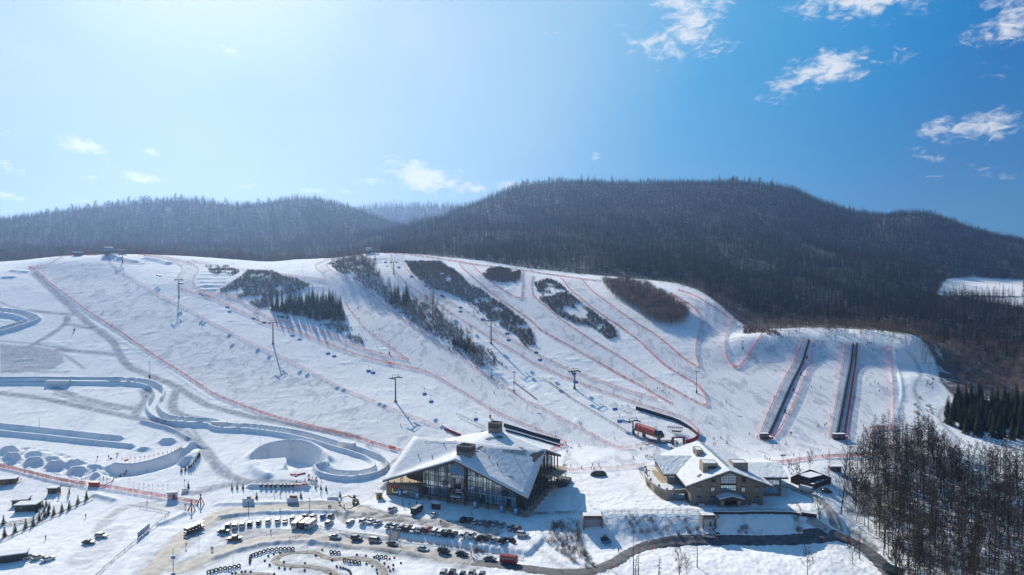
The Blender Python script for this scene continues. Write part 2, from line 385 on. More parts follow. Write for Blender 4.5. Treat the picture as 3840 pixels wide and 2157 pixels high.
def dist_line(P, reach):
    """sub-grid and signed distance / run length to a polyline, within reach"""
    A = np.array([(v.x, v.y) for v in P])
    jm = (YS > A[:,1].min()-reach) & (YS < A[:,1].max()+reach); js = np.where(jm)[0]
    if len(js) == 0: return None
    j0, j1 = js[0], js[-1]+1
    xm = (XX[j0:j1] > A[:,0].min()-reach) & (XX[j0:j1] < A[:,0].max()+reach); cs = np.where(xm.any(0))[0]
    if len(cs) == 0: return None
    i0, i1 = cs[0], cs[-1]+1; x = XX[j0:j1,i0:i1]; y = YY[j0:j1,i0:i1]
    best = np.full(x.shape, 1e9); sg = np.zeros(x.shape); run = np.zeros(x.shape); acc = 0
    for k in range(len(A)-1):
        dx, dy = A[k+1]-A[k]; L = math.hypot(dx, dy)
        if L < 1e-6: continue
        # only the cells near this segment
        ya, yb = sorted((A[k,1], A[k+1,1])); q0 = np.searchsorted(YS[j0:j1], ya-reach); q1 = np.searchsorted(YS[j0:j1], yb+reach)
        xs = x[q0:q1]; yy = y[q0:q1]
        t = np.clip(((xs-A[k,0])*dx+(yy-A[k,1])*dy)/(L*L), 0, 1)
        ex = xs-(A[k,0]+t*dx); ey = yy-(A[k,1]+t*dy); d = np.hypot(ex, ey)
        m = d < best[q0:q1]
        best[q0:q1] = np.where(m, d, best[q0:q1]); sg[q0:q1] = np.where(m, np.sign(dx*ey-dy*ex), sg[q0:q1])
        run[q0:q1] = np.where(m, acc+t*L, run[q0:q1]); acc += L
    return (slice(j0,j1), slice(i0,i1)), best, sg, run, acc
def sstep(a, b, x):
    t = np.clip((x-a)/(b-a), 0, 1); return t*t*(3-2*t)
def ridge(pxs, h, w, sm=1, ends=3.0, mask=None):
    P = wpts(pxs, sm, 3.0); r = dist_line(P, w*2.2)
    if r is None: return
    sl, d, sg, run, L = r
    HG[sl] += h*np.exp(-(d/w)**2)*sstep(0, ends, run)*sstep(0, ends, L-run) if ends else h*np.exp(-(d/w)**2)
def channel(pxs, half, wall, thick, depth=0.6, rough=0):
    """a sledding chute: flat floor between two snow walls"""
    P = wpts(pxs, 2, 2.5); r = dist_line(P, half+thick*3+2)
    if r is None: return
    sl, d, sg, run, L = r
    w = wall*sstep(half-0.4, half+0.3, d)*(1-sstep(half+thick, half+thick*2.6, d))
    HG[sl] += w-depth*(1-sstep(half-0.5, half, d))
def inpoly(poly, x, y):
    ins = np.zeros(np.shape(x), bool); n = len(poly)
    for k in range(n):
        x0, y0 = poly[k]; x1, y1 = poly[(k+1) % n]
        if y0 == y1: continue
        c = ((y0 > y) != (y1 > y)) & (x < (x1-x0)*(y-y0)/(y1-y0)+x0); ins ^= c
    return ins
def gridpix():
    z = HG-CAMZ; c, s = math.cos(PITCH), math.sin(PITCH); d = YY*c-z*s; up = YY*s+z*c
    return 1920+FPX*XX/d, 1078.5-FPX*up/d
# ---- packed-snow, dirt and piste masks (painted before the shapes are raised, on the plain ground)
PX, PY = gridpix()
PISTE = np.zeros(HG.shape, np.float32); PACK = np.zeros(HG.shape, np.float32); DIRT = np.zeros(HG.shape, np.float32); WOOD = np.zeros(HG.shape, np.float32)
front = YY < YCR+6
def paint(M, poly, v=1.0):
    M[inpoly(poly, PX, PY) & front] = v
def line_paint(M, pxs, half, v=1.0, soft=1.0):
    r = dist_line(wpts(pxs, 1, 3), half+soft*2)
    if r is None: return
    sl, d, *_ = r; M[sl] = np.maximum(M[sl], v*(1-sstep(half-soft, half+soft, d)))
N1 = pl('A',(300,345),(360,370),(440,440),(560,545),(760,690),(960,840),(1160,965),(1300,1055),(1430,1150),(1570,1245),(1740,1360),(1880,1440))+pl('B',(2070,400),(2226,510))+pl('O',(600,1020),(680,1050))+pl('Q',(1370,50),(1550,90),(1700,135),(1850,185),(2070,245))+pl('E',(400,1050),(570,1105))
N3 = pl('A',(1090,225),(1140,290),(1220,350),(1290,405),(1420,490),(1500,545),(1640,630),(1800,710),(1950,780),(2100,860),(2226,940))+pl('C',(350,910),(500,1000),(650,1080),(820,1160),(1000,1235),(1180,1325),(1320,1395))+pl('E',(0,470),(150,530),(270,580),(400,640),(560,700),(720,755),(860,815),(960,850))
N4 = pl('A',(1500,225),(1720,262),(1850,300),(1905,350),(1895,400),(1850,440),(1845,540),(1890,580),(2050,630),(2226,665))+pl('C',(150,580),(290,620),(420,690),(500,735),(640,790),(740,860),(900,905),(1060,940),(1200,985),(1350,1050),(1480,1100),(1650,1165),(1800,1220),(2000,1270),(2226,1325))+pl('E',(350,160),(560,210),(750,250),(850,285),(960,340),(1060,400),(1180,465),(1330,560),(1520,680),(1720,770),(1900,845),(2050,910),(2226,980))+pl('T',(300,262))
N5 = pl('A',(1440,205),(1700,232),(1850,270),(2000,310),(2080,365),(2060,410),(2010,460),(2015,520),(2080,590),(2226,630))+pl('C',(280,565),(450,590),(560,640),(640,700),(760,760),(850,820),(960,850),(1110,885),(1300,930),(1530,1000),(1620,1065),(1730,1110),(1900,1170),(2080,1215),(2226,1240))+pl('D',(925,1265))
N6 = pl('C',(1650,660),(1700,740),(1760,810),(1850,930),(1960,1010),(2100,1110),(2226,1200))+pl('D',(925,1265))
N7 = pl('C',(1850,138),(1600,170),(1450,215),(1340,270),(1340,300),(1400,345),(1450,400))
N8 = pl('D',(440,165),(200,220),(80,250),(60,285),(150,350),(280,420),(450,510),(560,590),(680,690),(800,790),(900,870),(1050,960),(1200,1070),(1400,1190),(1550,1300),(1700,1400))+pl('E',(1400,280),(1560,375),(1700,460),(1800,530),(1900,595),(2000,635),(2100,690),(2226,760))+pl('F',(300,760),(450,850),(540,900),(640,950),(740,1000),(820,1045),(900,1075),(1030,1060))
N9 = pl('D',(740,150),(735,270),(760,320),(860,435),(990,530),(1100,600),(1230,680),(1350,760),(1500,860),(1650,950),(1800,1050),(1950,1130),(2100,1220),(2226,1300))+pl('F',(150,250),(300,320),(450,380),(600,440),(750,490),(950,560),(1150,630),(1350,690),(1500,730),(1600,775),(1690,850),(1722,900))
N10 = pl('D',(865,160),(860,230),(900,310),(960,390),(1050,470),(1180,560),(1330,640),(1500,740),(1650,830),(1800,930),(1950,1020),(2100,1110),(2226,1170))+pl('F',(80,120),(180,160),(330,225),(480,290),(640,350),(800,410),(950,465),(1100,505),(1200,535),(1290,560))
N11 = pl('D',(650,142),(870,155),(1150,185),(1440,230),(1600,265),(1850,295),(2120,325))+pl('m',(0,105),(230,140),(430,160))
N12 = pl('D',(1440,235),(1500,320),(1600,410),(1750,530),(1900,640),(2050,745),(2226,870))+pl('F',(60,-170),(200,-90),(370,0),(500,75),(700,185),(850,280),(1000,360),(1150,435),(1300,530),(1460,620))
N13 = pl('D',(1580,255),(1640,330),(1750,420),(1900,520),(2095,640),(2100,560),(2108,440),(2115,325))
N14 = pl('D',(2226,375),(2205,440),(2203,540),(2226,600))+pl('m',(0,555),(150,660),(300,755),(430,840))+pl('F',(830,70),(950,150),(1100,250),(1250,350),(1400,425),(1600,540),(1808,648),(1800,560),(1780,500),(1740,430),(1650,370),(1500,290),(1350,190),(1250,90),(1150,0))+pl('m',(870,820),(740,720),(600,620),(400,490),(250,370),(100,250),(0,120))
N16 = pl('m',(232,145),(300,230),(380,300),(480,370),(650,500),(800,600),(950,690),(1100,800),(1200,890),(1300,975),(1455,1075))
N17 = pl('m',(1150,285),(1280,365),(1380,420),(1440,490),(1480,590),(1450,700),(1410,830),(1410,920),(1455,1070))
N18 = pl('m',(1230,250),(1330,280),(1500,370),(1650,460),(1750,530),(1785,580),(1750,680),(1715,780),(1720,920),(1760,1000),(1840,1085),(1960,940),(2050,800),(2112,708))
N19 = pl('G',(880,205),(840,290),(740,500),(640,690),(540,900),(470,1060),(405,1240))
N20 = pl('G',(985,210),(950,430),(860,670),(780,860),(700,1030),(600,1190),(555,1245))
N21 = pl('G',(1325,240),(1270,470),(1220,780),(1170,1050),(1140,1220))
N22 = pl('G',(1460,250),(1440,440),(1400,700),(1370,930),(1335,1240))
N23 = pl('G',(1770,265),(1790,560),(1805,900),(1800,1200),(1805,1360))
def both(a, b): return a+b[::-1]
paint(PISTE, both(N1, N3))
paint(PISTE, both(N4, N5))
paint(PISTE, pl('C',(1840,150),(1600,180),(1360,280),(1450,400),(1560,450),(1650,660),(1760,810),(1960,1010),(2226,1200))+pl('D',(925,1265))+pl('E',(650,150),(850,285),(1060,400),(1330,560),(1720,770),(2226,980))+pl('F',(340,1000),(900,1075))+N8[::-1][2:])
paint(PISTE, pl('C',(0,205),(250,235),(600,300),(990,345),(1440,410),(1600,460),(1560,500),(1250,430),(900,340),(500,270),(0,225)))
paint(PISTE, both(N9[:24], N10))
paint(PISTE, N12+pl('F',(1808,648),(1600,540),(1250,350),(830,70))+pl('m',(300,755),(0,555))+pl('D',(2205,540),(2226,380),(2120,325),(2095,640),(1900,520),(1640,330),(1580,255)))
paint(PISTE, pl('m',(0,120),(250,370),(600,620),(870,820))+pl('F',(1350,190),(1650,370),(1780,500),(1808,648),(1900,800),(2226,1000),(2226,400))+N16[::-1])
paint(PISTE, N17[::-1][::-1]+pl('F',(1735,245),(1900,500),(2226,700),(2226,300),(2120,250))+pl('m',(1840,1085),(1760,1000),(1720,920),(1715,780),(1785,580),(1650,460),(1330,280),(1230,250)))
paint(PISTE, pl('G',(170,525),(300,360),(440,150),(870,190),(1320,230),(1780,260),(1805,900),(1805,1360),(1500,1390),(900,1420),(0,1440),(0,600)))
paint(PISTE, pl('F',(1460,620),(1720,900),(1590,1010),(900,1085),(500,1250),(350,1020),(300,1240),(1160,1240),(1500,1100),(1750,1000),(2226,1150),(2226,700),(1900,650)))
for q in (pl('A',(340,400),(560,600),(850,860),(980,980),(1180,1110),(1230,1220),(1330,1380),(1500,1447))+pl('B',(1850,420),(2000,520),(2226,650))+pl('O',(900,1100)),
          pl('A',(700,860),(700,920),(550,1030),(400,1120),(250,1200)), pl('A',(300,790),(500,815),(850,840)), pl('A',(720,940),(850,955),(980,985)),
          pl('B',(0,490),(400,530),(900,640),(1350,730),(1700,810),(1950,920),(2130,1050))+pl('Q',(250,300),(300,430),(500,520)),
          pl('B',(1850,420),(1790,600),(1820,700),(2100,760)), pl('B',(1500,460),(1540,560),(1430,640),(1410,720)), pl('A',(600,1200),(1200,1250)),
          pl('B',(560,430),(900,560),(1370,650)), pl('Q',(0,650),(150,640),(400,560),(800,530),(1200,560))):
    line_paint(PACK, q, 2.6, 0.9, 1.2)
for q in (pl('Q',(0,40),(200,330),(350,480),(700,540)), pl('Q',(60,20),(260,300),(420,440)), pl('Q',(120,600),(300,570),(600,560)), pl('B',(600,450),(1000,560),(1300,620)), pl('B',(560,490),(900,600),(1250,660)), pl('B',(1560,430),(1600,520),(1500,600),(1450,700)), pl('B',(1830,450),(1850,560),(1780,660),(1850,740)), pl('A',(0,700),(100,750),(300,800)), pl('A',(0,1110),(300,1130),(600,1180),(1200,1250)), pl('O',(960,1190),(1000,1150),(1060,1120)), pl('A',(0,1180),(350,1160),(650,1240),(800,1340),(880,1400)), pl('B',(200,220),(400,270),(700,265)), pl('G',(1950,330),(2050,420),(2110,560),(2020,700),(2050,800),(2080,880)), pl('O',(2576,1180),(2450,1130),(2380,1080),(2355,1040),(2400,1012)), pl('Q',(1750,180),(1900,300),(1960,420))):
    line_paint(PACK, q, 1.1, 0.75, .8)
paint(PACK, pl('A',(0,1140),(300,1170),(640,1230),(670,1330),(560,1400),(200,1447),(0,1447)), .75)
for q, w in ((pl('P',(1500,745),(1300,760),(1150,820),(1050,900),(950,1010)), 2.4), (pl('P',(1300,770),(1700,770),(1830,800)), 2.0), (pl('R',(1420,1120),(1560,1180),(1700,1270),(1850,1380),(1938,1410)), 1.3)):
    line_paint(DIRT, q, w, 0.5, 1.4)
paint(DIRT, pl('P',(600,1330),(700,1250),(1000,1000),(1200,950),(1250,1050),(1050,1250),(800,1420)), .25)
# lot dirt
paint(DIRT, pl('g',(-250,180),(200,180),(700,270),(1000,330),(1500,420),(2000,460),(2533,560),(2900,700),(2650,850),(2300,690),(1900,640),(1400,560),(900,500),(500,440),(200,400),(-50,520),(-200,400)), 1.0)
paint(DIRT, pl('f',(300,420),(900,400),(1500,420),(2100,420),(2100,560),(1300,560),(700,650),(200,640)), .7)
def blur(M, n=1):
    for _ in range(n):
        M[1:-1] = (M[:-2]+2*M[1:-1]+M[2:])/4; M[:,1:-1] = (M[:,:-2]+2*M[:,1:-1]+M[:,2:])/4
line_paint(DIRT, pl('Q',(0,1365),(350,1215),(850,1085),(1400,1100),(2078,1195))+pl('g',(1500,1060),(2300,1210)), 6.5, .6, 2.5)
line_paint(DIRT, pl('P',(1390,1500),(1740,1130),(2078,900))+pl('Q',(700,800),(1300,770),(1700,820)), 5.5, .55, 2)
line_paint(DIRT, pl('f',(2500,1440),(2200,1170),(1270,1060),(1600,840),(2050,880),(2500,960))+pl('g',(150,1130),(620,1290),(680,1480)), 4.5, .4, 2)
for M in (PISTE, PACK, DIRT): blur(M, 1)
rowsn = np.arange(0)
# ---- shapes raised in the snow
def lift(poly_px, h, edge=4):
    global HG
    M = inpoly(poly_px, PX, PY).astype(np.float32); 
    for _ in range(edge): blur(M, 1)
    HG = HG+h*M
def level(poly_px, z, soft=2, grow=0.0):
    """grade an area to one height (outline given where it is seen at that height)"""
    W_ = [on_z(p, z) for p in poly_px]; M = inpoly([(v.x, v.y) for v in W_], XX, YY).astype(np.float32)
    for _ in range(soft): blur(M, 1)
    HG[:] = HG*(1-M)+z*M
level(pl('O',(862,1290),(905,1322),(1000,1343),(1180,1370),(1330,1388),(1372,1350),(1345,1318),(1329,1303),(1290,1240),(1180,1215),(975,1225),(925,1262)), 2.0, 3)
level(pl('U',(120,430),(165,500),(330,700),(390,735),(580,740),(640,790),(1350,790),(1560,740),(1560,560),(1000,520),(500,400)), 6.6, 4)
# long chute with the S bend, then the loop beside the lodge
CH1 = pl('B',(-300,370),(0,365),(450,365),(770,362),(1200,365),(1450,375),(1590,410),(1665,470),(1640,540),(1590,600),(1590,660),(1650,730),(1750,775),(2000,795),(2226,800))+pl('Q',(300,15),(600,20),(850,50),(1100,90),(1350,165),(1600,235),(1800,300),(1900,370),(1880,440),(1700,490),(1500,490),(1350,460),(1310,410))
channel(CH1, 2.3, 1.9, 0.9, 0.5)
channel(pl('A',(-300,800),(0,810),(200,830),(330,880),(360,900),(200,950),(0,1010),(-200,1060)), 3.2, 2.2, 1.3, 1.0)
for q in (pl('B',(-200,800),(0,830),(500,880),(1000,935),(1300,965)), pl('B',(-200,880),(0,905),(500,955),(1000,1010),(1420,1050))):
    ridge(q, 1.9, 1.5)
ridge(pl('Q',(560,590),(900,590),(1230,592)), 1.7, 1.1)
# berms beside the roads
for q, h in ((pl('Q',(250,900),(600,850),(1050,840),(1450,830),(1600,850)), 1.1), (pl('Q',(250,760),(700,750),(1300,735),(1500,735)), .7), (pl('g',(-900,960),(-300,700),(0,700),(500,730),(1000,830)), .5),
             (pl('f',(0,1000),(500,830),(1100,680),(1700,650),(2200,690))+pl('g',(600,980),(1200,1080),(1500,1120)), .9), (pl('B',(1450,780),(1800,870),(1980,980)), 1.6),
             (pl('P',(880,660),(1150,730)), 1.2), (pl('P',(1500,980),(1650,920),(1850,830)), 1.1), (pl('A',(950,900),(1250,1090),(1600,1310)), .3), (pl('B',(1600,130),(1900,340),(2226,560)), .35),
             (pl('G',(1830,290),(1850,480),(1890,650),(1900,800),(1860,900),(1840,1050)), .5), (pl('U',(0,1180),(450,1070),(700,1085)), .5), (pl('R',(230,1010),(900,1090),(1050,1120)), .6)):
    ridge(q, h, 1.5)
# bowls: a snow wall curved round a hollow, steep face towards us
def bowl(pxs, h, inner, outer, side=1, dip=5, reach=22):
    P = wpts(pxs, 2, 2.0); r = dist_line(P, max(outer*2.5, reach))
    sl, d, sg, run, L = r; s = sg*side
    e = sstep(0, L*.09, run)*sstep(0, L*.09, L-run)
    HG[sl] += h*e*np.where(s > 0, np.exp(-(d/outer)**2), 1-sstep(0, inner, d)) - dip*e*np.where(s < 0, sstep(0, inner, d)*(1-sstep(inner*1.3, reach, d)), 0)
bowl(pl('Q',(630,330),(650,270),(750,215),(880,180),(1030,160),(1180,180),(1300,240),(1380,320),(1400,370)), 2.4, 4.2, 2.6, 1, 7.5, 30)
ridge(pl('Q',(640,340),(650,400),(700,455),(790,490),(860,495)), 1.8, 3.0, 1, 4)
ridge(pl('Q',(1390,380),(1340,330),(1290,350)), 1.2, 2.0, 1, 2)
bowl(pl('P',(1060,370),(1150,385),(1300,390),(1450,360),(1600,310),(1720,260),(1790,205)), 1.6, 2.6, 3, 1, 3.6, 15)
ridge(pl('P',(1760,380),(1850,330),(1890,250),(1850,190)), 3.4, 3.0)
ridge(pl('P',(1840,430),(1920,330),(1950,230)), 1.4, 2.2)
for x, y, s in ((60,1105,1),(330,1145,1),(520,1190,1),(120,1180,1.2),(350,1225,1.2),(760,1240,1),(570,1265,1.2),(960,1285,.9),(800,1320,1.2),(1060,1365,.9),(1730,1010,.9),(1480,1090,.7)):
    q = pl('B',(x-115*s,y+6),(x-30*s,y-14),(x+60*s,y-12),(x+125*s,y-42))
    ridge(q, 2.6*s, 2.3, 1, 4.0)
mg = inpoly(pl('B',(-60,1050),(400,1060),(900,1180),(1250,1380),(900,1400),(400,1290),(-60,1240)), PX, PY); HG += np.where(mg, fbm(XX/4.2, YY/4.2, 3, 97)*1.5, 0)
for x, y in ((820,870),(920,950),(1060,1040)):
    ridge(pl('D',(x-60,y),(x+60,y)), 0.5, 6, 1, 6)
ridge(pl('F',(130,490),(260,580)), .4, 5); ridge(pl('F',(-40,420),(60,440)), .5, 5.0); ridge(pl('F',(400,775),(530,780)), .4, 5)
ridge(pl('A',(1500,245),(1650,270),(1780,310)), 2.2, 5)
ridge(pl('A',(100,380),(300,395)), 1.4, 3); ridge(pl('A',(0,450),(180,445)), 1.6, 3)
for q in (pl('C',(130,330),(420,330)), pl('C',(110,360),(480,365)), pl('C',(100,400),(430,405)), pl('C',(110,440),(420,440)), pl('C',(110,480),(380,480)), pl('C',(120,520),(330,520))):
    ridge(q, 0.9, 1.8)
ridge(pl('S',(20,700),(2,700)), 0, 1)
ridge(pl('A',(1080,215),(1200,235),(1330,270),(1450,290)), 2.0, 4)
# fine relief of the snow: wind-blown, trampled, ploughed
fine = fbm(XX/3.1, YY/3.1, 3, 31)
HG += near*(1-PISTE)*fine*(0.12+0.34*np.clip((360-YY)/60, 0, 1)*(0.25+DIRT))
HG += near*(1-PISTE)*np.maximum(0, fbm(XX/11+3, YY/6, 3, 41)-0.16)*0.8*np.clip((YY-380)/40, 0.25, 1)
bump_big = np.maximum(0, fbm((XX+YY*.5)/9, (YY-XX*.4)/5, 3, 51))
mogul = inpoly(both(N1, N3), PX, PY) & front
HG += np.where(mogul, bump_big*0.42*sstep(235, 330, YY), 0)
HG += near*np.clip((300-YY)/20, 0, 1)*np.clip((UU+0.12)/0.05, 0.55, 1)*fbm(XX/1.3, YY/1.3, 2, 61)*0.24
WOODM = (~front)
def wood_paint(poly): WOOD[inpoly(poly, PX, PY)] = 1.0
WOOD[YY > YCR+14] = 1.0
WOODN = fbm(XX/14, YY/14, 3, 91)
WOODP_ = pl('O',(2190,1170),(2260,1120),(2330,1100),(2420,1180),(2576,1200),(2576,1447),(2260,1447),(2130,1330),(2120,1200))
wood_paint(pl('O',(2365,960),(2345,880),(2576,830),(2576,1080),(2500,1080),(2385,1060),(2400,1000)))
SNOWFIELD = pl('O',(2380,702),(2440,697),(2576,705),(2576,745),(2480,744),(2355,742))
SNOWFIELD2 = pl('O',(2430,750),(2576,748),(2576,775),(2520,765))
WOOD[(inpoly(SNOWFIELD, PX, PY) | inpoly(SNOWFIELD2, PX, PY)) & (YY > 700)] = 0.0
PISTE[YY > YCR+10] = 0

# ---- ground material
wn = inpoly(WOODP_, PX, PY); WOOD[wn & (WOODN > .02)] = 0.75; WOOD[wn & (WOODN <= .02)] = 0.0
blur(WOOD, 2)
def snow_mat():
    m = bpy.data.materials.new('snow_ground'); m.use_nodes = True; nt = m.node_tree; N = nt.nodes; L = nt.links
    b = N['Principled BSDF']; b.inputs['Roughness'].default_value = 0.9; b.inputs['Specular IOR Level'].default_value = 0.02
    tc = N.new('ShaderNodeTexCoord')
    def attr(n):
        a = N.new('ShaderNodeAttribute'); a.attribute_name = n; return a.outputs['Fac']
    def noise(sc, det=5, stretch=None, dist=0.0, ro=0.5):
        n = N.new('ShaderNodeTexNoise'); n.inputs['Scale'].default_value = sc; n.inputs['Detail'].default_value = det; n.inputs['Distortion'].default_value = dist
        n.inputs['Roughness'].default_value = ro
        src = tc.outputs['Object']
        if stretch:
            mp = N.new('ShaderNodeMapping'); mp.inputs['Scale'].default_value = stretch[:3]; mp.inputs['Rotation'].default_value = (0,0,stretch[3]); L.new(src, mp.inputs[0]); src = mp.outputs[0]
        L.new(src, n.inputs['Vector']); return n.outputs[0]
    def ramp(v, lo, hi):
        r = N.new('ShaderNodeMapRange'); r.interpolation_type = 'SMOOTHSTEP'; r.inputs[1].default_value = lo; r.inputs[2].default_value = hi; L.new(v, r.inputs[0]); return r.outputs[0]
    def mix(f, a, c, mode='MIX'):
        x = N.new('ShaderNodeMixRGB'); x.blend_type = mode
        if isinstance(f, float): x.inputs[0].default_value = f
        else: L.new(f, x.inputs[0])
        for k, v in ((1, a), (2, c)):
            if isinstance(v, tuple): x.inputs[k].default_value = (*v, 1)
            else: L.new(v, x.inputs[k])
        return x.outputs[0]
    def mul(a, c):
        x = N.new('ShaderNodeMath'); x.operation = 'MULTIPLY'
        for k, v in enumerate((a, c)):
            if isinstance(v, float): x.inputs[k].default_value = v
            else: L.new(v, x.inputs[k])
        return x.outputs[0]
    base = mix(ramp(noise(0.05), .4, .62), (0.88,0.87,0.84), (0.82,0.81,0.79))
    base = mix(mul(ramp(noise(0.2, 7, (1,.3,1,.15), 1.0), .55, .64), 0.4), base, (0.55,0.57,0.61))
    # groomed and skied snow: a little greyer, with ski tracks
    tr = ramp(noise(0.22, 7, (1,.22,1,-.45), 1.2, .65), .42, .66)
    tr2 = ramp(noise(0.6, 5, (1,.12,1,-.62), 0.5), .5, .7)
    pis = mix(tr, (0.76,0.75,0.735), (0.85,0.84,0.81)); pis = mix(mul(tr2, 0.5), pis, (0.66,0.66,0.655)); pis = mix(mul(ramp(noise(0.13, 6, (1,.4,1,-.5), 1.0, .65), .51, .60), 0.72), pis, (0.46,0.475,0.51))
    fn = ramp(noise(1.1, 6, (1,.3,1,-.5), 1.5, .7), .40, .66); base = mix(mul(fn, 0.28), base, (0.60,0.635,0.69)); pis = mix(mul(fn, 0.5), pis, (0.52,0.55,0.60))
    c = mix(attr('piste'), base, pis)
    pk = mix(ramp(noise(0.5, 6, (1,.3,1,.3), .8), .4, .62), (0.27,0.285,0.32), (0.45,0.465,0.495))
    c = mix(attr('pack'), c, pk)
    dn = ramp(noise(0.28, 7, None, .6, .6), .36, .62)
    dr = mix(dn, (0.22,0.205,0.185), (0.50,0.49,0.475))
    c = mix(attr('dirt'), c, dr)
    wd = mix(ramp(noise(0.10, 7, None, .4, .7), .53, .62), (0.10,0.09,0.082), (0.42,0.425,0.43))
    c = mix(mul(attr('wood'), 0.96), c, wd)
    L.new(c, b.inputs['Base Color'])
    bp = N.new('ShaderNodeBump'); bp.inputs['Distance'].default_value = 0.10; bp.inputs['Strength'].default_value = 0.8
    L.new(noise(1.4, 6, None, .3, .6), bp.inputs['Height'])
    bp2 = N.new('ShaderNodeBump'); bp2.inputs['Distance'].default_value = 0.35; bp2.inputs['Strength'].default_value = 0.6
    L.new(noise(0.33, 6, (1,.4,1,-.45), .8, .6), bp2.inputs['Height']); L.new(bp.outputs[0], bp2.inputs['Normal'])
    L.new(bp2.outputs[0], b.inputs['Normal'])
    MAT['snow_ground'] = m; return m
def build_ground():
    nr, nc = HG.shape
    co = np.empty((nr*nc, 3), np.float32); co[:,0] = XX.ravel(); co[:,1] = YY.ravel(); co[:,2] = HG.ravel()
    me = bpy.data.meshes.new('ground'); me.vertices.add(nr*nc); me.vertices.foreach_set('co', co.ravel())
    j, i = np.meshgrid(np.arange(nr-1), np.arange(nc-1), indexing='ij'); a = (j*nc+i).ravel()
    q = np.stack([a, a+1, a+nc+1, a+nc], 1).astype(np.int32); nf = len(q)
    me.loops.add(nf*4); me.loops.foreach_set('vertex_index', q.ravel()); me.polygons.add(nf)
    me.polygons.foreach_set('loop_start', np.arange(0, nf*4, 4, dtype=np.int32))
    me.polygons.foreach_set('use_smooth', np.ones(nf, bool)); me.update(calc_edges=True)
    for n, M in (('piste', PISTE), ('pack', PACK), ('dirt', DIRT), ('wood', WOOD)):
        an_ = me.attributes.new(n, 'FLOAT', 'POINT'); an_.data.foreach_set('value', np.ascontiguousarray(M, np.float32).ravel())
    me.materials.append(snow_mat())
    o = bpy.data.objects.new('ground', me); COL.objects.link(o); tag(o, kind='structure'); return o
print('pack', (PACK > .5).sum(), (DIRT > .5).sum(), (PISTE > .5).sum(), HG.size)
build_ground()
# land beyond the modelled valley, out to the horizon and under the viewpoint
g = MB()
g.add([(-9000,-3000,-14),(9000,-3000,-14),(9000,12000,-14),(-9000,12000,-14)], [(0,1,2,3)])
tag(g.build('plain', mat('plain_snow', (0.8,0.81,0.84), .7, noise=.1, scale=.02)), kind='structure')
def skirt():
    s = MB(); z0 = -14.5
    n = 200; us = np.linspace(-.98, .98, n)
    for k in range(n-1):
        y = YS[0]; a, b = us[k]*y, us[k+1]*y
        s.add([(a, y, float(hat(a, y))), (b, y, float(hat(b, y))), (b*.5, y-90, z0), (a*.5, y-90, z0)], [(0,1,2,3)])
    tag(s.build('foreground_slope', MAT['plain_snow']), kind='structure')
skirt()
# ---- roads
def ribbon(name, pxs, half, m, lift=0.12, sm=2, n=6, kind='structure', var=0.0):
    P = wpts(pxs, sm, 1.5); s = MB(); rows = []
    for k, p in enumerate(P):
        d = (P[min(k+1, len(P)-1)]-P[max(k-1, 0)]); d.z = 0; d.normalize(); nrm = Vector((-d.y, d.x, 0))
        w = half*(1+var*math.sin(k*.37)*math.sin(k*.11))
        zc = float(hat(p.x, p.y)); row = []
        for t in range(n+1):
            q = p+nrm*w*(2*t/n-1); e_ = min(1, k/3, (len(P)-1-k)/3); row.append((q.x, q.y, max(float(hat(q.x, q.y)), zc-.25)+lift*e_-.1*(1-e_) if 0 < t < n else float(hat(q.x, q.y))-.06))
        rows += row
    fs = []
    for k in range(len(P)-1):
        for t in range(n): a = k*(n+1)+t; fs.append((a, a+1, a+n+2, a+n+1))
    s.add(rows, fs); o = s.build(name, m, smooth=True); tag(o, kind=kind); return o
def flatten(pxs, half):
    """grade the bed of a road into the ground before it is laid"""
    pass
ROAD_T = mat('road_sanded_snow', (0.42,0.395,0.355), .75, noise=0.0, scale=.35, col2=(0.25,0.23,0.20), bump=.1, detail=7)
ROAD_A = mat('road_asphalt', (0.052,0.052,0.056), .8, scale=.5, col2=(0.13,0.13,0.135), detail=7)
ROAD_K = mat('kart_track', (0.10,0.085,0.07), .8, scale=.7, col2=(0.32,0.30,0.28), detail=7)
ROAD_D = mat('dark_sanded_snow', (0.30,0.27,0.235), .78, scale=.4, col2=(0.50,0.48,0.46), bump=.1, detail=7)
ribbon('road', pl('P',(1390,1500),(1500,1400),(1620,1260),(1740,1130),(1830,1040),(1950,960),(2078,900))+pl('Q',(300,850),(480,815),(700,800),(1000,785),(1300,770),(1500,768),(1640,790),(1720,830)), 3.9, ROAD_T, .14)
ribbon('road', pl('Q',(-150,1430),(0,1365),(150,1300),(350,1215),(600,1135),(850,1085),(1100,1070),(1400,1100),(1700,1150),(2078,1195))+pl('g',(1000,965),(1500,1060),(2000,1150),(2300,1210)), 4.0, ROAD_T, .14)
ribbon('road', pl('g',(2280,1205),(2533,1240))+pl('h',(800,1250),(1100,1305),(1500,1350),(1900,1405))+pl('T',(300,1425),(480,1420),(640,1375),(780,1310),(880,1240),(1030,1180),(1200,1148),(1400,1130),(1600,1128),(1900,1135))+pl('U',(1500,1110),(1800,1095),(2000,1060)), 2.9, ROAD_A, .16)
ribbon('road', pl('V',(-60,1070),(60,1065),(200,1050),(330,1085),(450,1140),(560,1215),(650,1290),(720,1370),(790,1447),(830,1500)), 3.3, ROAD_A, .18)
ribbon('road', pl('U',(1520,560),(1620,600),(1720,650),(1830,690),(1920,750),(1980,830),(2020,920),(2050,1000)), 2.6, ROAD_T, .14)
ribbon('road', pl('U',(1750,905),(1850,940),(1930,990),(2000,1040)), 2.2, ROAD_D, .15)
